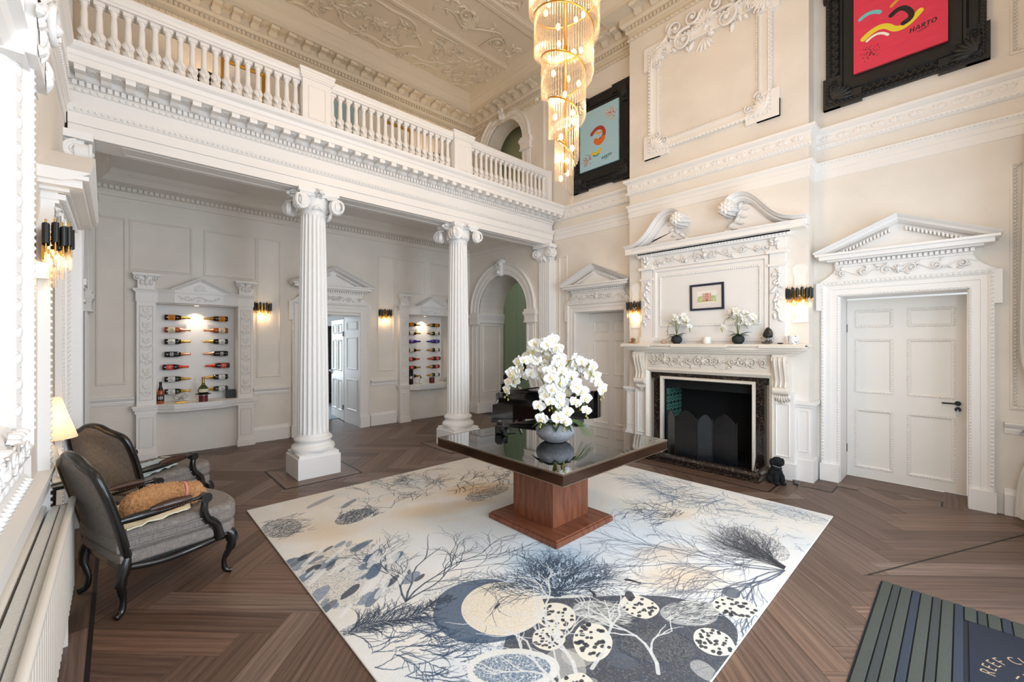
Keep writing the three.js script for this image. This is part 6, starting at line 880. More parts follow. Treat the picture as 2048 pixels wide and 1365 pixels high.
// ---------- armchairs ----------
const V3 = (x, y, z) => new THREE.Vector3(x, y, z);
const linen = dataTex(256, 256, (x, y) => { const a = tile((p, q) => fbm(p * 0.5, q * 16, 41, 3), 12)(x, y), b = tile((p, q) => fbm(p * 16, q * 0.5, 43, 3), 12)(x, y), k = 0.6 + 0.32 * a + 0.3 * b; return [k * 1.0, k * 0.97, k * 0.94]; }, true);
MT.linen = std('#dcd6d2', { map: rep(linen, 3.2, 3.2), roughness: 0.95, bumpMap: rep(linen, 3.2, 3.2), bumpScale: 0.0015 });
MT.ebony = phy('#0d0b0b', { roughness: 0.28, clearcoat: 0.4 });
MT.leather = phy('#35190f', { roughness: 0.35, clearcoat: 0.3 });
MT.stud = std('#8a7a62', { metalness: 1, roughness: 0.35 });
function armchair(label) {
  const t = thing('armchair', label, 'armchair', [0, 0, 0], { group: 'pair of black-framed armchairs' });
  const crest = [[-0.275, 0.34, -0.25], [-0.298, 0.5, -0.29], [-0.305, 0.66, -0.33], [-0.3, 0.8, -0.37], [-0.27, 0.9, -0.4], [-0.2, 0.935, -0.415], [-0.14, 0.955, -0.42], [-0.07, 0.99, -0.43], [0, 1.0, -0.435]];
  const ring = [...crest, ...crest.slice(0, -1).reverse().map(([x, y, z]) => [-x, y, z])], ringV = ring.map((p) => V3(...p));
  const bk = add(t, 'back_frame', [tube(ringV, 0.026, 60, 8), tube([V3(-0.28, 0.37, -0.255), V3(0, 0.345, -0.25), V3(0.28, 0.37, -0.255)], 0.026, 16, 8)], MT.ebony);
  const c = new THREE.CatmullRomCurve3(ringV), half = (s) => { const p = c.getPointAt(clamp(s, 0, 1)); return p; };
  const padSide = (d, bulge) => surf((s, q) => { const a = half(0.02 + s * 0.48), x = lerp(a.x, -a.x, q) * 0.93, k = 4 * q * (1 - q) * min(1, s * 5) * min(1, (1 - s) * 6 + 0.15); return V3(x, lerp(0.37, a.y, 1) - 0.012, a.z + d + bulge * sqrt(max(0, k))); }, 24, 14);
  add(t, 'back_pad', padSide(0.012, 0.05), MT.linen); add(t, 'outside_back', padSide(-0.015, -0.012), MT.linen);
  const seatO = (k, y0, y1, r) => { const s = new THREE.Shape(); s.moveTo(-0.27 * k, -0.27); s.bezierCurveTo(-0.3 * k, 0, -0.34 * k, 0.2, -0.33 * k, 0.3); s.bezierCurveTo(-0.3 * k, 0.36, -0.12, 0.4, 0, 0.4); s.bezierCurveTo(0.12, 0.4, 0.3 * k, 0.36, 0.33 * k, 0.3); s.bezierCurveTo(0.34 * k, 0.2, 0.3 * k, 0, 0.27 * k, -0.27); s.closePath(); return new THREE.ExtrudeGeometry(s, { depth: y1 - y0 - 2 * r, bevelEnabled: true, bevelSize: r, bevelThickness: r, bevelSegments: 4, curveSegments: 10 }).rotateX(PI / 2).translate(0, y1 - r, 0); };
  add(t, 'seat_rail', [seatO(1.0, 0.27, 0.325, 0.012), tube([V3(-0.33, 0.3, 0.31), V3(-0.18, 0.285, 0.38), V3(0, 0.265, 0.4), V3(0.18, 0.285, 0.38), V3(0.33, 0.3, 0.31)], 0.026, 20, 8), ...[-1, 1].map((s) => tube([V3(s * 0.33, 0.3, 0.29), V3(s * 0.335, 0.285, 0.1), V3(s * 0.31, 0.275, -0.1), V3(s * 0.28, 0.3, -0.27)], 0.022, 16, 8))], MT.ebony);
  add(t, 'seat_base', seatO(1.0, 0.31, 0.39, 0.025), MT.linen);
  const cu = seatO(0.93, 0.38, 0.515, 0.04), p = cu.attributes.position; for (let i = 0; i < p.count; i++) if (p.getY(i) > 0.46) p.setY(i, p.getY(i) + 0.02 * max(0, 1 - pow(p.getX(i) / 0.33, 2)) * max(0, 1 - pow((p.getZ(i) - 0.05) / 0.4, 2))); cu.computeVertexNormals();
  const cs = add(t, 'seat_cushion', cu, MT.linen);
  add(cs, 'piping', [0.475, 0.42].map((y) => tube([V3(-0.3, y, -0.28), V3(-0.355, y, 0.2), V3(-0.33, y, 0.33), V3(-0.15, y, 0.42), V3(0, y, 0.435), V3(0.15, y, 0.42), V3(0.33, y, 0.33), V3(0.355, y, 0.2), V3(0.3, y, -0.28)], 0.006, 50, 5)), MT.linen);
  for (const s of [-1, 1]) {
    const a = add(t, 'arm', [tube([V3(s * 0.3, 0.6, -0.315), V3(s * 0.33, 0.61, -0.18), V3(s * 0.35, 0.615, 0), V3(s * 0.35, 0.625, 0.1), V3(s * 0.345, 0.622, 0.14)], (q) => 0.02 + 0.008 * sin(q * 6), 20, 8), cyl(0.034, 0.034, 0.05, 16).rotateZ(PI / 2).translate(s * 0.347, 0.612, 0.145), tube([V3(s * 0.347, 0.61, 0.15), V3(s * 0.35, 0.54, 0.135), V3(s * 0.35, 0.47, 0.15), V3(s * 0.348, 0.4, 0.21), V3(s * 0.342, 0.3, 0.235)], (q) => 0.021 + 0.016 * q, 18, 8)], MT.ebony);
    add(a, 'arm_pad', tube([V3(s * 0.335, 0.63, -0.16), V3(s * 0.345, 0.638, -0.1), V3(s * 0.35, 0.64, 0.0), V3(s * 0.35, 0.638, 0.06)], (q) => 0.03 * pow(sin(PI * (0.12 + q * 0.76)), 0.5), 16, 8), MT.leather);
    add(a, 'nail_heads', [-1, 1].map((e) => Array.from({ length: 14 }, (_, i) => blob(0.004, 1, 1, 1, 5, 4).translate(s * (0.343 + 0.004 * (i / 14)) + e * 0.027, 0.62, -0.15 + i * 0.0155))), MT.stud, { stuff: true });
    add(t, 'front_leg', tube([V3(s * 0.3, 0.34, 0.28), V3(s * 0.335, 0.29, 0.32), V3(s * 0.335, 0.22, 0.325), V3(s * 0.3, 0.1, 0.29), V3(s * 0.305, 0.03, 0.3), V3(s * 0.325, 0.018, 0.33)], (q) => [0.035, 0.042, 0.032, 0.022, 0.017, 0.019, 0.022][floor(q * 6)] , 24, 8), MT.ebony);
    add(t, 'rear_leg', tube([V3(s * 0.27, 0.38, -0.25), V3(s * 0.285, 0.3, -0.275), V3(s * 0.285, 0.22, -0.29), V3(s * 0.265, 0.1, -0.27), V3(s * 0.275, 0.03, -0.285), V3(s * 0.29, 0.018, -0.315)], (q) => [0.03, 0.038, 0.032, 0.023, 0.018, 0.019, 0.022][floor(q * 6)], 24, 8), MT.ebony);
  }
  const st = []; for (let i = 0; i < 60; i++) { const q = c.getPointAt(0.04 + 0.92 * i / 59); st.push(blob(0.0045, 1, 1, 1, 5, 4).translate(q.x * 0.93, q.y - 0.012, q.z + 0.03)); } for (const s of [-1, 1]) for (let i = 0; i < 36; i++) st.push(blob(0.0045, 1, 1, 1, 5, 4).translate(s * (0.335 - 0.05 * pow(i / 36, 2)), 0.325, 0.3 - i * 0.0155));
  add(t, 'nail_heads', st, MT.stud, { stuff: true });
  return t;
}
const place = (o, u, v, fu, fv) => { o.position.copy(P3(u, 0, v)); o.rotation.y = atan2(fu, -fv); o.updateMatrixWorld(true); return o; };
const ch1 = place(armchair('grey linen armchair nearest the radiator with the sleeping dog'), 0.2, 3.88, 0.948, 0.318);
const ch2 = ch1.clone(); ch2.name = numbered('armchair'); ch2.userData = { ...ch1.userData, label: 'grey linen armchair behind the other with a pale blue cloth' }; scene.add(ch2); place(ch2, 0.2, 5.15, 0.8, -0.6);
function onChair(o, ch) { o.position.copy(ch.position); o.rotation.copy(ch.rotation); return o; }
const drape = (pts, y, wob, th = 0.006) => { const f = (s, q, d) => { const a = pts[0], b = pts[1], c = pts[2], e = pts[3], x = lerp(lerp(a[0], b[0], s), lerp(e[0], c[0], s), q), z = lerp(lerp(a[1], b[1], s), lerp(e[1], c[1], s), q); return V3(x, y(x, z) + d + wob * (0.5 + noise.noise(x * 14, z * 14, 3)) + wob * 0.6 * noise.noise(x * 40, z * 30, 5), z); }; return [surf((s, q) => f(s, q, th), 26, 22), surf((s, q) => f(q, s, 0.001), 22, 26), tube(Array.from({ length: 20 }, (_, i) => f(i / 19, 0, th / 2)), th * 0.6, 30, 5), tube(Array.from({ length: 20 }, (_, i) => f(i / 19, 1, th / 2)), th * 0.6, 30, 5), tube(Array.from({ length: 20 }, (_, i) => f(1, i / 19, th / 2)), th * 0.6, 30, 5)]; };
const seatTop = (x, z) => 0.517 + 0.02 * max(0, 1 - pow(x / 0.33, 2)) * max(0, 1 - pow((z - 0.05) / 0.4, 2));
{
  const b1 = onChair(thing('cream_blanket', 'cream fleece blanket under the dog on the near armchair', 'blanket'), ch1); ORIGIN.set(b1, V3(0, 0, 0));
  add(b1, 'fleece', drape([[-0.28, -0.26], [-0.24, 0.1], [0.22, 0.26], [0.26, -0.24]], seatTop, 0.012, 0.01), std('#efe6c8', { roughness: 0.98, bumpMap: rep(plasterBump, 12, 12), bumpScale: 0.003 }));
  const b2 = onChair(thing('blue_cloth', 'pale blue cloth with a white tag on the far armchair', 'cloth'), ch2); ORIGIN.set(b2, V3(0, 0, 0));
  add(b2, 'fabric', drape([[-0.25, -0.24], [-0.2, 0.12], [0.1, 0.24], [0.16, -0.22]], seatTop, 0.016, 0.006), std('#c3d6dc', { roughness: 0.95 }));
  add(b2, 'care_tag', new THREE.BoxGeometry(0.07, 0.002, 0.04).rotateY(0.4).rotateX(0.15).translate(0.1, 0.555, 0.26), std('#f4f4f2'));
}
// ---------- sleeping dog ----------
{
  const R = 76, mc = new MarchingCubes(R, new THREE.MeshStandardMaterial(), false, false, 90000); mc.isolation = 0;
  const B = [ // capsules: a, b, ra, rb in chair coordinates (m); curled up, head at the front
    [[-0.06, 0.6, -0.13], [-0.02, 0.605, -0.02], 0.082, 0.085], [[-0.02, 0.605, -0.02], [-0.03, 0.6, 0.08], 0.085, 0.078], [[-0.03, 0.6, 0.08], [-0.07, 0.6, 0.13], 0.07, 0.06],
    [[-0.06, 0.585, -0.13], [-0.13, 0.57, -0.1], 0.075, 0.06], [[-0.13, 0.57, -0.1], [-0.16, 0.56, 0.0], 0.05, 0.036], [[-0.16, 0.558, 0.0], [-0.14, 0.556, 0.08], 0.034, 0.028],
    [[-0.07, 0.61, 0.14], [-0.1, 0.6, 0.185], 0.06, 0.062], [[-0.1, 0.6, 0.185], [-0.15, 0.575, 0.17], 0.05, 0.03], [[-0.15, 0.575, 0.17], [-0.175, 0.562, 0.15], 0.03, 0.024],
    [[-0.06, 0.62, 0.2], [-0.04, 0.57, 0.215], 0.026, 0.03], [[-0.13, 0.62, 0.2], [-0.14, 0.575, 0.225], 0.024, 0.028],
    [[-0.03, 0.57, 0.1], [-0.12, 0.555, 0.1], 0.036, 0.028], [[-0.12, 0.555, 0.1], [-0.18, 0.552, 0.06], 0.028, 0.026], [[-0.05, 0.57, -0.18], [-0.12, 0.56, -0.18], 0.03, 0.02], [[-0.12, 0.56, -0.18], [-0.19, 0.555, -0.08], 0.022, 0.02],
  ].map(([a, b, r, q]) => [V3(...a), V3(...b), r, q]);
  const C = V3(-0.06, 0.6, 0.02), sc = 0.27, q = V3(), ab = V3();
  for (let k = 0; k < R; k++) for (let j = 0; j < R; j++) for (let i = 0; i < R; i++) {
    q.set((i - R / 2) / (R / 2), (j - R / 2) / (R / 2), (k - R / 2) / (R / 2)).multiplyScalar(sc).add(C); let d = 1;
    for (const [a, b, r, e] of B) { ab.subVectors(b, a); const h = clamp(((q.x - a.x) * ab.x + (q.y - a.y) * ab.y + (q.z - a.z) * ab.z) / ab.lengthSq(), 0, 1), l = hypot(q.x - a.x - ab.x * h, q.y - a.y - ab.y * h, q.z - a.z - ab.z * h) - lerp(r, e, h), m = clamp(0.5 + 0.5 * (d - l) / 0.022, 0, 1); d = lerp(d, l, m) - 0.022 * m * (1 - m); }
    d += 0.009 * noise.noise(q.x * 55, q.y * 55, q.z * 55) + 0.005 * noise.noise(q.x * 120, q.y * 120, q.z * 120);
    mc.field[i + j * R + k * R * R] = -d;
  }
  mc.update();
  const n = mc.count, g = new THREE.BufferGeometry(), pos = new Float32Array(mc.positionArray.subarray(0, n * 3)), nor = new Float32Array(mc.normalArray.subarray(0, n * 3));
  for (let i = 0; i < n; i++) { pos[i * 3] = pos[i * 3] * sc + C.x; pos[i * 3 + 1] = max(0.535, pos[i * 3 + 1] * sc + C.y); pos[i * 3 + 2] = pos[i * 3 + 2] * sc + C.z; }
  g.setAttribute('position', new THREE.BufferAttribute(pos, 3)); g.computeVertexNormals();
  const t = onChair(thing('dog', 'small curly apricot dog asleep on the near armchair', 'dog'), ch1); ORIGIN.set(t, V3(0, 0, 0));
  const fur = std('#b98a5e', { roughness: 0.95 });
  add(t, 'body', g, fur);
  const tf = [], gn = g.attributes.normal, cen = V3(); for (let i = 0; i < 3600; i++) { const a = floor(rnd() * n / 3) * 3, x = pos[a * 3], y = pos[a * 3 + 1], z = pos[a * 3 + 2]; if (y < 0.54) continue; let nx = gn.getX(a), ny = gn.getY(a), nz = gn.getZ(a); const s = (nx * (x - C.x) + ny * (y - 0.57) + nz * (z - C.z)) < 0 ? -1 : 1; nx *= s; ny *= s; nz *= s; const L = rr(0.008, 0.016), w = 0.0028, tx = rr(-1, 1), ty = rr(-1, 1), tz = rr(-1, 1); tf.push(x - tx * w, y, z - tz * w, x + tx * w, y, z + tz * w, x + nx * L + tx * 0.005, y + ny * L + ty * 0.005, z + nz * L + tz * 0.005); }
  add(t, 'fur_tufts', tris(tf), std('#cfa272', { roughness: 0.95 }), { stuff: true });
  add(t, 'collar', tube(Array.from({ length: 13 }, (_, i) => { const a = i / 12 * 6.283; return V3(-0.075 + cos(a) * 0.064, 0.608 + sin(a) * 0.066, 0.125 + sin(a) * 0.012); }), 0.008, 30, 6, 1.4), std('#d98d86', { roughness: 0.6 }));
  add(t, 'nose', blob(0.011, 1.1, 0.8, 1, 8, 6).translate(-0.196, 0.568, 0.14), MT.black); for (const [x, z] of [[-0.142, 0.205], [-0.16, 0.2]]) add(t, 'eyelid', blob(0.007, 1.4, 0.5, 1, 8, 5).translate(x, 0.6, z), MT.dark);
}
// ---------- lamp, side table, radiator, left-hand panel frame ----------
{
  const tb = thing('side_table', 'small round side table behind the armchairs', 'table', [-0.37, 0, 4.77]); add(tb, 'table_top', mv(cyl(0.17, 0.17, 0.025, 32), -0.37, 0.6, 4.77), MT.ebony); add(tb, 'pedestal', mv(lathe([[0.12, 0], [0.11, 0.02], [0.03, 0.05], [0.022, 0.3], [0.03, 0.58], [0.05, 0.59]], 20), -0.37, 0.0, 4.77), MT.ebony);
  const t = thing('table_lamp', 'table lamp with a lit cream pleated shade behind the armchairs', 'lamp', [-0.37, 0.613, 4.77]);
  add(t, 'lamp_base', mv(lathe([[0, 0], [0.07, 0], [0.07, 0.02], [0.03, 0.04], [0.045, 0.12], [0.05, 0.18], [0.03, 0.26], [0.012, 0.3], [0.012, 0.5], [0, 0.5]], 24), -0.37, 0.613, 4.77), std('#d8cfbf', { roughness: 0.35 }));
  add(t, 'lamp_shade', mv(surf((s, q) => { const a = s * 2 * PI, r = lerp(0.145, 0.055, q) * (1 + 0.012 * sin(a * 40)); return V3(cos(a) * r, q * 0.31, sin(a) * r); }, 240, 4), -0.37, 0.952, 4.77), MT.shade);
  add(t, 'bulb', mv(blob(0.028, 1, 1.3, 1, 12, 8), -0.37, 1.1, 4.77), glow); lampLight(-0.37, 1.1, 4.77, 1.6, 2);
}
{
  const cream = std('#ece4d8', { roughness: 0.35 }), t = thing('radiator', 'white double-panel radiator along the left wall', 'radiator', [-0.26, 0.12, 2.1]), v0 = 0.25, v1 = 3.92;
  for (const [u, nm] of [[-0.2, 'front_panel'], [-0.32, 'rear_panel']]) {
    const n = 110, path = []; for (let i = 0; i <= n; i++) { const v = lerp(v0, v1, i / n); path.push([u + (i % 2 ? 0 : -0.005), v], [u + (i % 2 ? 0 : -0.005), v + (v1 - v0) / n * 0.6]); }
    add(t, nm, [sweep(path, [[0, 0.13], [0, 0.68], [0.012, 0.68], [0.012, 0.13]], level())], cream);
    add(t, 'top_rail', tube([P3(u - 0.008, 0.685, v0), P3(u - 0.008, 0.685, v1)], 0.017, 2, 10), cream);
  }
  add(t, 'end_plate', [bx(-0.32, -0.21, 0.16, 0.66, v1 - 0.012, v1 - 0.002)], cream); add(t, 'top_grille', [bx(-0.305, -0.268, 0.655, 0.66, v0, v1), bx(-0.256, -0.222, 0.655, 0.66, v0, v1)], cream);
  add(t, 'convector_fins', Array.from({ length: 260 }, (_, i) => { const v = v0 + 0.02 + i * 0.0139; return [bx(-0.306, -0.266, 0.6, 0.667, v, v + 0.003), bx(-0.258, -0.22, 0.6, 0.667, v, v + 0.003)]; }), cream, { stuff: true });
  add(t, 'foot', [0.6, 2.0, 3.4].map((v) => bx(-0.34, -0.2, 0, 0.14, v, v + 0.03)), cream);
  add(t, 'valve', [mv(cyl(0.02, 0.02, 0.07, 14), -0.27, 0.13, 3.97), mv(cyl(0.012, 0.012, 0.1, 10), -0.27, 0.05, 3.97), bx(-0.28, -0.26, 0.145, 0.165, 3.9, 3.97)], MT.white);
  const f = thing('wall_panel_frame', 'heavy carved egg-and-dart frame on the left wall above the radiator', 'frame', [UL, 0.92, 2.1]), L = onLeft(UL), a0 = 1.2, a1 = 2.82, b0 = 1.12, b1 = 3.16;
  add(f, 'frame_moulding', sweep(rect(a0 + 0.3, b0 + 0.25, a1 - 0.3, b1 - 0.35), [[-0.3, 0], [-0.3, 0.05], [-0.27, 0.075], [-0.22, 0.05], [-0.16, 0.05], [-0.14, 0.09], [-0.1, 0.1], [-0.07, 0.07], [-0.03, 0.06], [0, 0.04], [0.02, 0]], L, true), MT.trim);
  const eg = merge([blob(0.03, 1, 1.25, 1, 12, 8), new THREE.TorusGeometry(0.038, 0.009, 6, 16, PI * 1.35).rotateZ(PI * 0.825 + PI / 2).rotateY(PI / 2).translate(0.004, 0, 0)]);
  for (let i = 0; i < 17; i++) put(f, 'egg', eg, MT.trim, L(a1 - 0.245, b0 + 0.2 + i * 0.104, 0.045));
  for (let i = 0; i < 12; i++) put(f, 'egg', eg, MT.trim, L(a0 + 0.3 + i * 0.1, b0 + 0.06, 0.045));
  add(f, 'dart_row', [Array.from({ length: 17 }, (_, i) => [leaf(L, a1 - 0.245, b0 + 0.25 + i * 0.104, 0.04, 0.02, PI / 2, 0.07), leaf(L, a1 - 0.21, b0 + 0.2 + i * 0.104, 0.05, 0.03, 2, 0.07), leaf(L, a1 - 0.28, b0 + 0.2 + i * 0.104, 0.05, 0.03, 1, 0.07)]), beads(L, [[a1 - 0.15, b0 + 0.2], [a1 - 0.15, b1 - 0.3]], false, 0.03, 0.012, 0.09)], MT.trim, { stuff: true });
  const ear = add(f, 'corner_ear', [slab(rect(a1 - 0.36, b1 - 0.36, a1 + 0.06, b1 + 0.12), L, 0, 0.09), slab(rect(a1 - 0.34, b1 - 0.34, a1 + 0.03, b1 + 0.1), L, 0.09, 0.12)], MT.trim), lg = []; for (let i = 0; i < 22; i++) lg.push(leaf((a, b, h) => L(a, b, h + 0.12), a1 - rr(0.02, 0.34), b1 + rr(-0.34, 0.04), rr(0.06, 0.11), 0.045, rr(0, 6.28), 0.025)); lg.push(...scroll((a, b, h) => L(a, b, h + 0.12), a1 - 0.15, b1 - 0.12, 0.09, 1.5, 0, 1, 0.022, 0.03)); add(ear, 'acanthus', lg, MT.trim);
  add(f, 'lower_carving', [arabesque((a, b, h) => L(a, b, h + 0.06), a0 + 0.2, a1 - 0.3, b0 + 0.1, b0 + 0.24, 0.04, 4), Array.from({ length: 30 }, (_, i) => leaf(L, a0 + 0.05 + i * 0.05, b0 + 0.01, 0.07, 0.05, -0.9, 0.09))], MT.trim);
  const ld = struct('trim_14', 'painted ledge along the left wall above the radiator', 'ledge', [UL, 0.88, 2]); add(ld, 'ledge_board', [bx(UL, -0.285, 0.885, 0.915, VF, 3.93), bx(UL, -0.3, 0.8, 0.885, VF, 3.93)], MT.trim);
}
// ---------- curtain ----------
{
  const t = thing('curtain', 'white draped curtain at the right edge held by a metal tieback', 'curtain', [6.15, 0, -0.55]);
  add(t, 'fabric', surf((s, q) => { const y = lerp(0.03, 3.7, q), pinch = 1 - 0.55 * Math.exp(-pow((y - 0.95) / 0.35, 2)), v = lerp(-0.71, -0.4 - 0.1 * (y > 0.95 ? 1 : 0) * 0, s) , vv = -0.71 + (v + 0.71) * pinch, f = sin(s * 34 + sin(q * 5)) * 0.035 * pinch; return P3(6.2 + f, y, vv + 0.06 * (1 - q) * s); }, 60, 30), phy('#f3efe6', { roughness: 0.9, transmission: 0.25, thickness: 0 }));
  add(t, 'tieback', [tube([P3(6.3, 0.84, -0.42), P3(6.2, 0.83, -0.38), P3(6.12, 0.82, -0.45)], 0.012, 12, 6), mv(cyl(0.03, 0.03, 0.02, 16).rotateZ(PI / 2), 6.34, 0.84, -0.42)], MT.steel);
}
// ---------- on and around the mantel ----------
{
  const m = 1.661, U = 5.93;
  const pot = (label, v, stems, k) => { const t = thing('potted_orchid', label, 'orchid', [U, m, v], { group: 'white orchids on the mantel' }); add(t, 'pot', mv(lathe([[0, 0], [0.04, 0], [0.07, 0.03], [0.077, 0.07], [0.062, 0.105], [0.05, 0.112], [0.045, 0.1], [0, 0.09]], 28), U, m, v), std('#23292b', { roughness: 0.7 })); add(t, 'leaves', Array.from({ length: 14 }, (_, i) => strapLeaf(U, m + 0.09, -v, i * 0.45 + rr(0, 0.3), rr(0.1, 0.17), 0.03, rr(0.06, 0.16), rr(0.06, 0.14))), leafMat); orchid(t, U, m + 0.1, v, stems, 0.95, 5, V3(-0.9, 0.1, 0.35)); };
  pot('white orchid in a dark round pot left of the candle', 2.837, [[-PI / 2, 0.14, 0.22, 0.12, 0], [PI / 2, 0.13, 0.3, 0.05, 5], [-1.2, 0.1, 0.27, 0.04, 5], [PI, 0.06, 0.3, 0.03, 4], [1.5, 0.19, 0.22, 0.1, 2]], 1);
  pot('white orchid in a dark round pot right of the candle', 2.006, [[-PI / 2, 0.2, 0.26, 0.14, 2], [PI / 2, 0.18, 0.3, 0.08, 5], [-1.2, 0.14, 0.32, 0.04, 6], [PI, 0.08, 0.33, 0.03, 5], [1.2, 0.1, 0.22, 0.06, 4]], 1);
  const c = thing('candle', 'white pillar candle at the middle of the mantel', 'candle', [U, m, 2.406]); add(c, 'wax', mv(lathe([[0, 0], [0.05, 0], [0.052, 0.004], [0.052, 0.092], [0.048, 0.097], [0.04, 0.09], [0, 0.088]], 28), U, m, 2.406), std('#f3efe8', { roughness: 0.5 })); add(c, 'wick', mv(cyl(0.0015, 0.0015, 0.012, 5), U, m + 0.094, 2.406), MT.dark);
  const s = thing('stone', 'small rough pinkish stone on the mantel', 'stone', [U, m, 3.039]), sg = new THREE.IcosahedronGeometry(0.034, 2), sp = sg.attributes.position; for (let i = 0; i < sp.count; i++) { const k = 1 + 0.35 * noise.noise(sp.getX(i) * 40, sp.getY(i) * 40, sp.getZ(i) * 40); sp.setXYZ(i, sp.getX(i) * k, max(-0.026, sp.getY(i) * k), sp.getZ(i) * k); } sg.computeVertexNormals(); add(s, 'rock', mv(sg, U, m + 0.026, 3.039), std('#c9ad98', { roughness: 0.9 }));
  const fg = thing('figurine', 'small colourful clustered figurine at the left end of the mantel', 'figurine', [U, m, 3.56]); const cols = ['#b5503c', '#d8a070', '#7a8aa0', '#c46a80', '#e0d0b8', '#6a7a4a']; for (let i = 0; i < 9; i++) add(fg, 'shell_piece', mv(blob(rr(0.014, 0.026), 1, rr(0.8, 1.4), 1, 8, 6), U + rr(-0.02, 0.02), m + 0.02 + rr(0, 0.055), 3.56 + rr(-0.045, 0.045)), std(cols[i % 6], { roughness: 0.4 })); add(fg, 'base', bx(U - 0.03, U + 0.03, m, m + 0.012, 3.5, 3.62), std('#8a6a50'));
  const bw = thing('glass_bowl', 'clear glass bowl with dark pebbles on the mantel', 'bowl', [U, m, 1.671]); add(bw, 'bowl_glass', mv(lathe([[0.03, 0.001], [0.055, 0.012], [0.073, 0.045], [0.066, 0.085], [0.06, 0.085], [0.067, 0.045], [0.05, 0.016], [0, 0.01]], 28), U, m, 1.671), phy('#ffffff', { transmission: 1, roughness: 0.03, thickness: 0.005 })); add(bw, 'pebbles', Array.from({ length: 26 }, () => mv(blob(rr(0.009, 0.016), 1, 0.7, 1, 6, 5), U + rr(-0.04, 0.04), m + rr(0.02, 0.05), 1.671 + rr(-0.04, 0.04))), std('#4a4e52', { roughness: 0.3 }), { stuff: true });
  const bs = thing('black_sculpture', 'black faceted sculpture standing over the glass bowl', 'sculpture', [U + 0.02, m + 0.06, 1.665]); { const g = new THREE.IcosahedronGeometry(0.06, 1), p = g.attributes.position; for (let i = 0; i < p.count; i++) { const y = p.getY(i), k = 1.25 - (y + 0.06) * 5.2; p.setXYZ(i, p.getX(i) * k + 0.01 * sin(y * 60), y * 1.3, p.getZ(i) * k); } g.computeVertexNormals(); add(bs, 'carving', mv(g, U + 0.02, m + 0.135, 1.665), MT.black); }
  const ky = thing('key_fob', 'small black oval fob on the mantel beside the mug', 'key fob', [U, m, 1.527]); add(ky, 'fob', mv(blob(0.034, 1, 0.28, 0.6, 14, 8), U, m + 0.0095, 1.527, PI / 2), MT.black); add(ky, 'ring', mv(new THREE.TorusGeometry(0.012, 0.0015, 6, 16).rotateX(PI / 2), U, m + 0.003, 1.485), MT.steel);
  const mgx = thing('mug', 'blue and white patterned mug at the right end of the mantel', 'mug', [U, m, 1.39]); const mt = canvas(256, 128, (g, w, h) => { g.fillStyle = '#e9eaec'; g.fillRect(0, 0, w, h); for (let i = 0; i < 70; i++) { g.fillStyle = ['#56617a', '#8b95a8', '#b46a5a', '#39404c'][i % 4]; g.beginPath(); g.ellipse(rnd() * w, rnd() * h, 2 + rnd() * 6, 2 + rnd() * 5, rnd() * 3, 0, 7); g.fill(); } }); add(mgx, 'cup', [clean(new THREE.CylinderGeometry(0.057, 0.055, 0.1, 28, 1, true).translate(U, m + 0.05, -1.39)), clean(new THREE.CircleGeometry(0.055, 28).rotateX(-PI / 2).translate(U, m + 0.004, -1.39))], std('#ffffff', { map: mt, roughness: 0.3 }), { uv: true }); add(mgx, 'handle', mv(new THREE.TorusGeometry(0.03, 0.006, 8, 18, PI).rotateZ(-PI / 2), U, m + 0.05, 1.335, PI / 2), std('#e9eaec'));
  const pf = thing('framed_picture', 'small watercolour of a brick house in a navy frame above the mantel', 'picture', [6.07, 2.14, 2.46]); const R = onRight(6.07);
  add(pf, 'frame', sweep(rect(2.255, 2.165, 2.665, 2.48), [[-0.028, 0], [-0.028, 0.025], [0, 0.022], [0, 0]], R, true), std('#1b2238', { roughness: 0.4 }));
  const pt = canvas(512, 400, (g, w, h) => { g.fillStyle = '#e6dcd2'; g.fillRect(0, 0, w, h); g.fillStyle = '#f0e9de'; g.fillRect(90, 90, 332, 220); for (let i = 0; i < 120; i++) { const l = i % 2, x = l ? rr(330, 415) : rr(95, 190); g.fillStyle = `rgba(${130 + rnd() * 50},${160 + rnd() * 40},${80 + rnd() * 30},0.25)`; g.beginPath(); g.arc(x, rr(185, 285), rr(6, 20), 0, 7); g.fill(); } g.fillStyle = 'rgba(196,122,92,0.85)'; g.fillRect(180, 150, 150, 125); g.fillStyle = 'rgba(180,100,76,0.9)'; g.fillRect(235, 135, 44, 140); for (const x of [190, 215, 290, 315]) g.fillRect(x, 126, 8, 26); g.fillStyle = '#f4ece2'; for (let r = 0; r < 3; r++) for (let c = 0; c < 5; c++) g.fillRect(190 + c * 28, 160 + r * 36, 12, 22); g.fillStyle = '#3a2a28'; g.fillRect(249, 248, 14, 27); g.fillStyle = 'rgba(170,180,110,0.5)'; g.fillRect(95, 275, 322, 18); g.strokeStyle = '#a08878'; g.lineWidth = 2; g.strokeRect(180, 150, 150, 125); });
  add(pf, 'watercolour', new THREE.PlaneGeometry(0.41, 0.315).rotateY(-PI / 2).translate(6.07 - 0.008, 2.3225, -2.46), std('#ffffff', { map: pt, roughness: 0.6 }), { uv: true }); add(pf, 'backing', slab(rect(2.25, 2.16, 2.67, 2.485), R, 0, 0.006), MT.dark); pf.rotation.x = -0.012;
  // fire screen, tools, plush dog door stop
  const fs = thing('fire_screen', 'black folding mesh fire screen with arched panels', 'fire screen', [5.76, 0.03, 2.46]), F = [[5.94, 2.98], [5.76, 2.78], [5.75, 2.46], [5.83, 2.29], [5.75, 1.96]], mesh = phy('#30343a', { transmission: 0.72, roughness: 0.25, thickness: 0 });
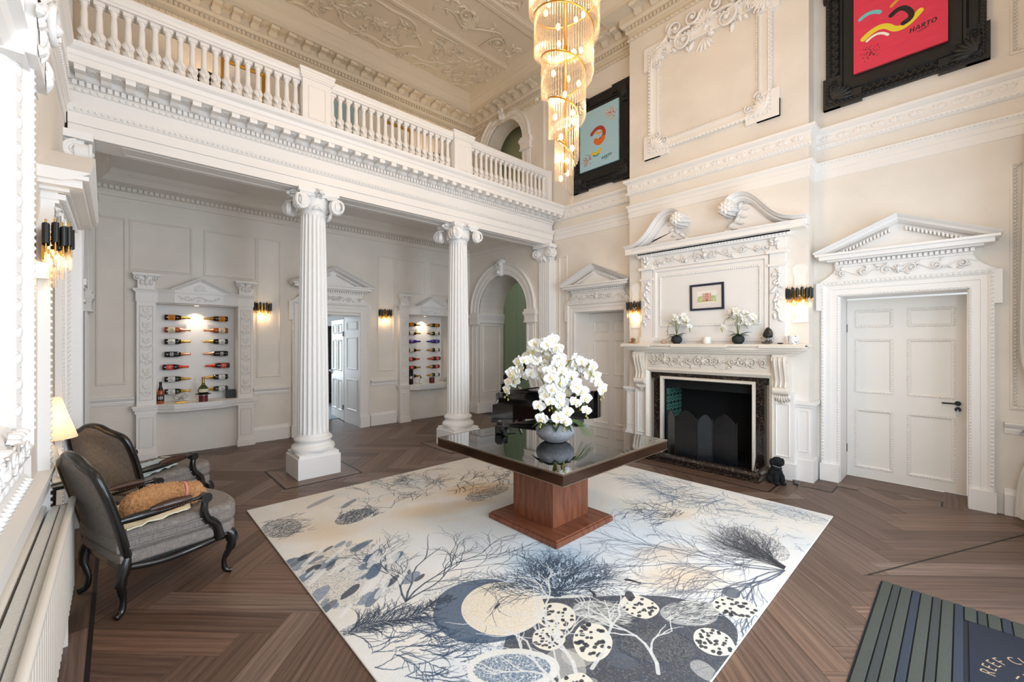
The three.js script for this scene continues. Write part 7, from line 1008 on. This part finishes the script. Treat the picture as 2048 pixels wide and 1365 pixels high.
  for (let i = 0; i < 4; i++) { const [p, q] = [F[i], F[i + 1]], L = hypot(q[0] - p[0], q[1] - p[1]), map = (a, b, h) => P3(lerp(p[0], q[0], a) , b, lerp(p[1], q[1], a)), hs = 0.6, top = i % 2 ? 0.73 : 0.7, o = []; for (let k = 0; k <= 12; k++) { const a = k / 12; o.push([a, hs + (top - hs) * sin(PI * a)]); } const pts = [[0, 0.05], ...o, [1, 0.05]].map(([a, b]) => map(a, b)); const pn = add(fs, 'screen_panel', [...pts.map((e, k) => tube([e, pts[(k + 1) % pts.length]], 0.006, 1, 6))], MT.black); add(pn, 'mesh', surf((s, w) => map(w, lerp(0.05, hs + (top - hs) * sin(PI * w), s)), 2, 16), mesh); }
  for (const [u, v] of F) add(fs, 'hinge_post', mv(cyl(0.007, 0.007, 0.62, 8), u, 0.34, v), MT.black); add(fs, 'handle', tube([P3(5.75, 0.73, 2.14), P3(5.73, 0.75, 2.115), P3(5.75, 0.73, 2.09)], 0.004, 8, 5), MT.black);
  const pk = thing('poker', 'twisted black iron poker leaning by the fireplace opening', 'poker', [5.85, 0.03, 1.78]); add(pk, 'shaft', tube([P3(5.84, 0.035, 1.79), P3(5.9, 0.35, 1.77), P3(5.95, 0.62, 1.76)], 0.006, 10, 6), MT.dark); add(pk, 'twisted_handle', [tube(Array.from({ length: 30 }, (_, i) => P3(5.95 + i * 0.0012 + cos(i * 0.9) * 0.008, 0.62 + i * 0.0075, 1.76 + sin(i * 0.9) * 0.008)), 0.004, 90, 5), tube([P3(5.985, 0.84, 1.76), P3(5.985, 0.87, 1.74), P3(5.985, 0.88, 1.77), P3(5.985, 0.86, 1.785)], 0.004, 12, 5)], MT.dark);
  const dg = thing('plush_dog', 'black curly plush dog sitting at the corner of the hearth', 'plush toy', [5.75, 0, 1.52]), bl = [], wool = std('#141619', { roughness: 1 }), D = (x, y, z, r, sx = 1, sy = 1, sz = 1) => { const g = new THREE.IcosahedronGeometry(r, 3), p = g.attributes.position; for (let i = 0; i < p.count; i++) { const k = 1 + 0.14 * noise.noise(p.getX(i) * 90, p.getY(i) * 90, p.getZ(i) * 90 + x * 9); p.setXYZ(i, p.getX(i) * k * sx, p.getY(i) * k * sy, p.getZ(i) * k * sz); } g.computeVertexNormals(); return mv(g.translate(x, y, z), 5.75, 0, 1.52, -0.75); };
  add(dg, 'body', [D(0, 0.11, -0.02, 0.075, 1, 1.35, 0.95), D(0, 0.19, 0, 0.055), D(-0.06, 0.05, -0.02, 0.05, 0.8, 0.9, 1.2), D(0.06, 0.05, -0.02, 0.05, 0.8, 0.9, 1.2), D(-0.035, 0.07, 0.055, 0.028, 1, 2.4, 1), D(0.035, 0.07, 0.055, 0.028, 1, 2.4, 1), D(-0.037, 0.02, 0.08, 0.026, 1, 0.7, 1.4), D(0.037, 0.02, 0.08, 0.026, 1, 0.7, 1.4), D(0, 0.265, 0.015, 0.062, 1, 0.9, 1), D(0, 0.25, 0.07, 0.032, 1, 0.8, 1.1)], wool);
  for (const sx of [-1, 1]) add(dg, 'ear', D(sx * 0.068, 0.255, 0.01, 0.03, 0.5, 1.5, 0.9), wool); add(dg, 'nose', D(0, 0.258, 0.106, 0.01), MT.black); add(dg, 'collar', mv(new THREE.TorusGeometry(0.05, 0.006, 6, 24).rotateX(PI / 2 + 0.2), 5.75, 0.212, 1.52), std('#8a8f94'));
  const wd = thing('door_wedge', 'black wedge lying on the floor by the chimney breast', 'wedge', [5.92, 0, 1.36]); add(wd, 'wedge_body', mv(new THREE.BoxGeometry(0.16, 0.022, 0.035), 5.9, 0.011, 1.36, 0.35), MT.black);
}
// ---------- gallery furnishings ----------
{
  const gilt = std('#b98d33', { metalness: 0.6, roughness: 0.4 });
  const gd = (n, label, a0, a1) => { const t = struct(n, label, 'door', [(a0 + a1) / 2, 4.2, VB]), B = onBack(VB); add(t, 'gilt_frame', [sweep([[a0 + 0.07, 4.21], [a0 + 0.07, 6.17], [a1 - 0.07, 6.17], [a1 - 0.07, 4.21]], [[0, 0.005], [0, 0.03], [0.04, 0.04], [0.07, 0.03], [0.07, 0.005]], B)], gilt); panelDoor(t, (a, b, h) => B(a, b, h + 0.03), a0 + 0.07, a1 - 0.07, 4.21, 6.16, 0.028, [[a0 + 0.16, a1 - 0.16]], [[4.5, 5.1], [5.25, 5.98]]); add(t, 'door_knocker', [mv(new THREE.TorusGeometry(0.035, 0.007, 8, 20), (a0 + a1) / 2, 5.6, VB - 0.04), blob(0.02, 1, 1, 1, 8, 6).translate((a0 + a1) / 2, 5.66, -(VB - 0.04))], MT.dark); };
  gd('door_4', 'cream gallery door in a gilt frame behind the left balusters', 1.21, 1.85); gd('door_5', 'cream gallery door in a gilt frame behind the middle balusters', 3.98, 4.62);
  const w = struct('window_7', 'pale blue glazed opening behind the gallery balusters', 'window', [3.17, 4.2, VB]); add(w, 'window_frame', sweep(rect(2.87, 4.9, 3.48, 6.32), [[-0.03, 0], [-0.03, 0.03], [0.03, 0.03], [0.03, 0]], onBack(VB), true), MT.trim); add(w, 'glazing', slab(rect(2.88, 4.91, 3.47, 6.31), onBack(VB), 0.004, 0.012), phy('#9fc0cc', { roughness: 0.15, clearcoat: 1 })); for (const y of [5.4, 5.86]) add(w, 'glazing_bar', slab(rect(2.88, y - 0.012, 3.47, y + 0.012), onBack(VB), 0.004, 0.02), MT.trim);
  const lamp = (label, u, v) => { const c = thing('console_table', label.replace('table lamp with a dark shade', 'white console table under the lamp'), 'table', [u, 4.2, v]); add(c, 'table_top', rb(u - 0.3, u + 0.3, 4.92, 4.96, v - 0.16, v + 0.16, 0.006), MT.trim); for (const x of [-0.26, 0.26]) for (const z of [-0.13, 0.13]) add(c, 'leg', bx(u + x - 0.02, u + x + 0.02, 4.2, 4.92, v + z - 0.02, v + z + 0.02), MT.trim); const t = thing('gallery_lamp', label, 'lamp', [u, 4.96, v]); add(t, 'lamp_base', mv(lathe([[0, 0], [0.08, 0], [0.08, 0.02], [0.05, 0.06], [0.08, 0.15], [0.06, 0.28], [0.015, 0.33], [0.015, 0.45], [0, 0.45]], 24), u, 4.96, v), std('#e9e2d4', { roughness: 0.3 })); add(t, 'lamp_shade', mv(surf((s, q) => V3(cos(s * 2 * PI) * lerp(0.2, 0.17, q), q * 0.27, sin(s * 2 * PI) * lerp(0.2, 0.17, q)), 40, 2), u, 5.4, v), std('#4a4340', { roughness: 0.9 })); add(t, 'bulb', mv(blob(0.03, 1, 1.3, 1, 12, 8), u, 5.5, v), glow); lampLight(u, 5.5, v, 3, 2); };
  lamp('table lamp with a dark shade behind the left gallery balusters', 0.95, 7.75); lamp('table lamp with a dark shade behind the middle gallery balusters', 4.95, 7.75);
  const sm = thing('smoke_detector', 'round white detector on the gallery end wall', 'detector', [6.3, 6.67, 5.98]); add(sm, 'housing', mv(lathe([[0, 0.03], [0.03, 0.032], [0.05, 0.02], [0.06, 0], [0, 0]], 24).rotateZ(PI / 2), 6.3, 6.67, 5.98), MT.white);
}
for (const o of scene.children) if (o.isLight) o.castShadow = !o.isRectAreaLight;
renderer.render(scene, camera);
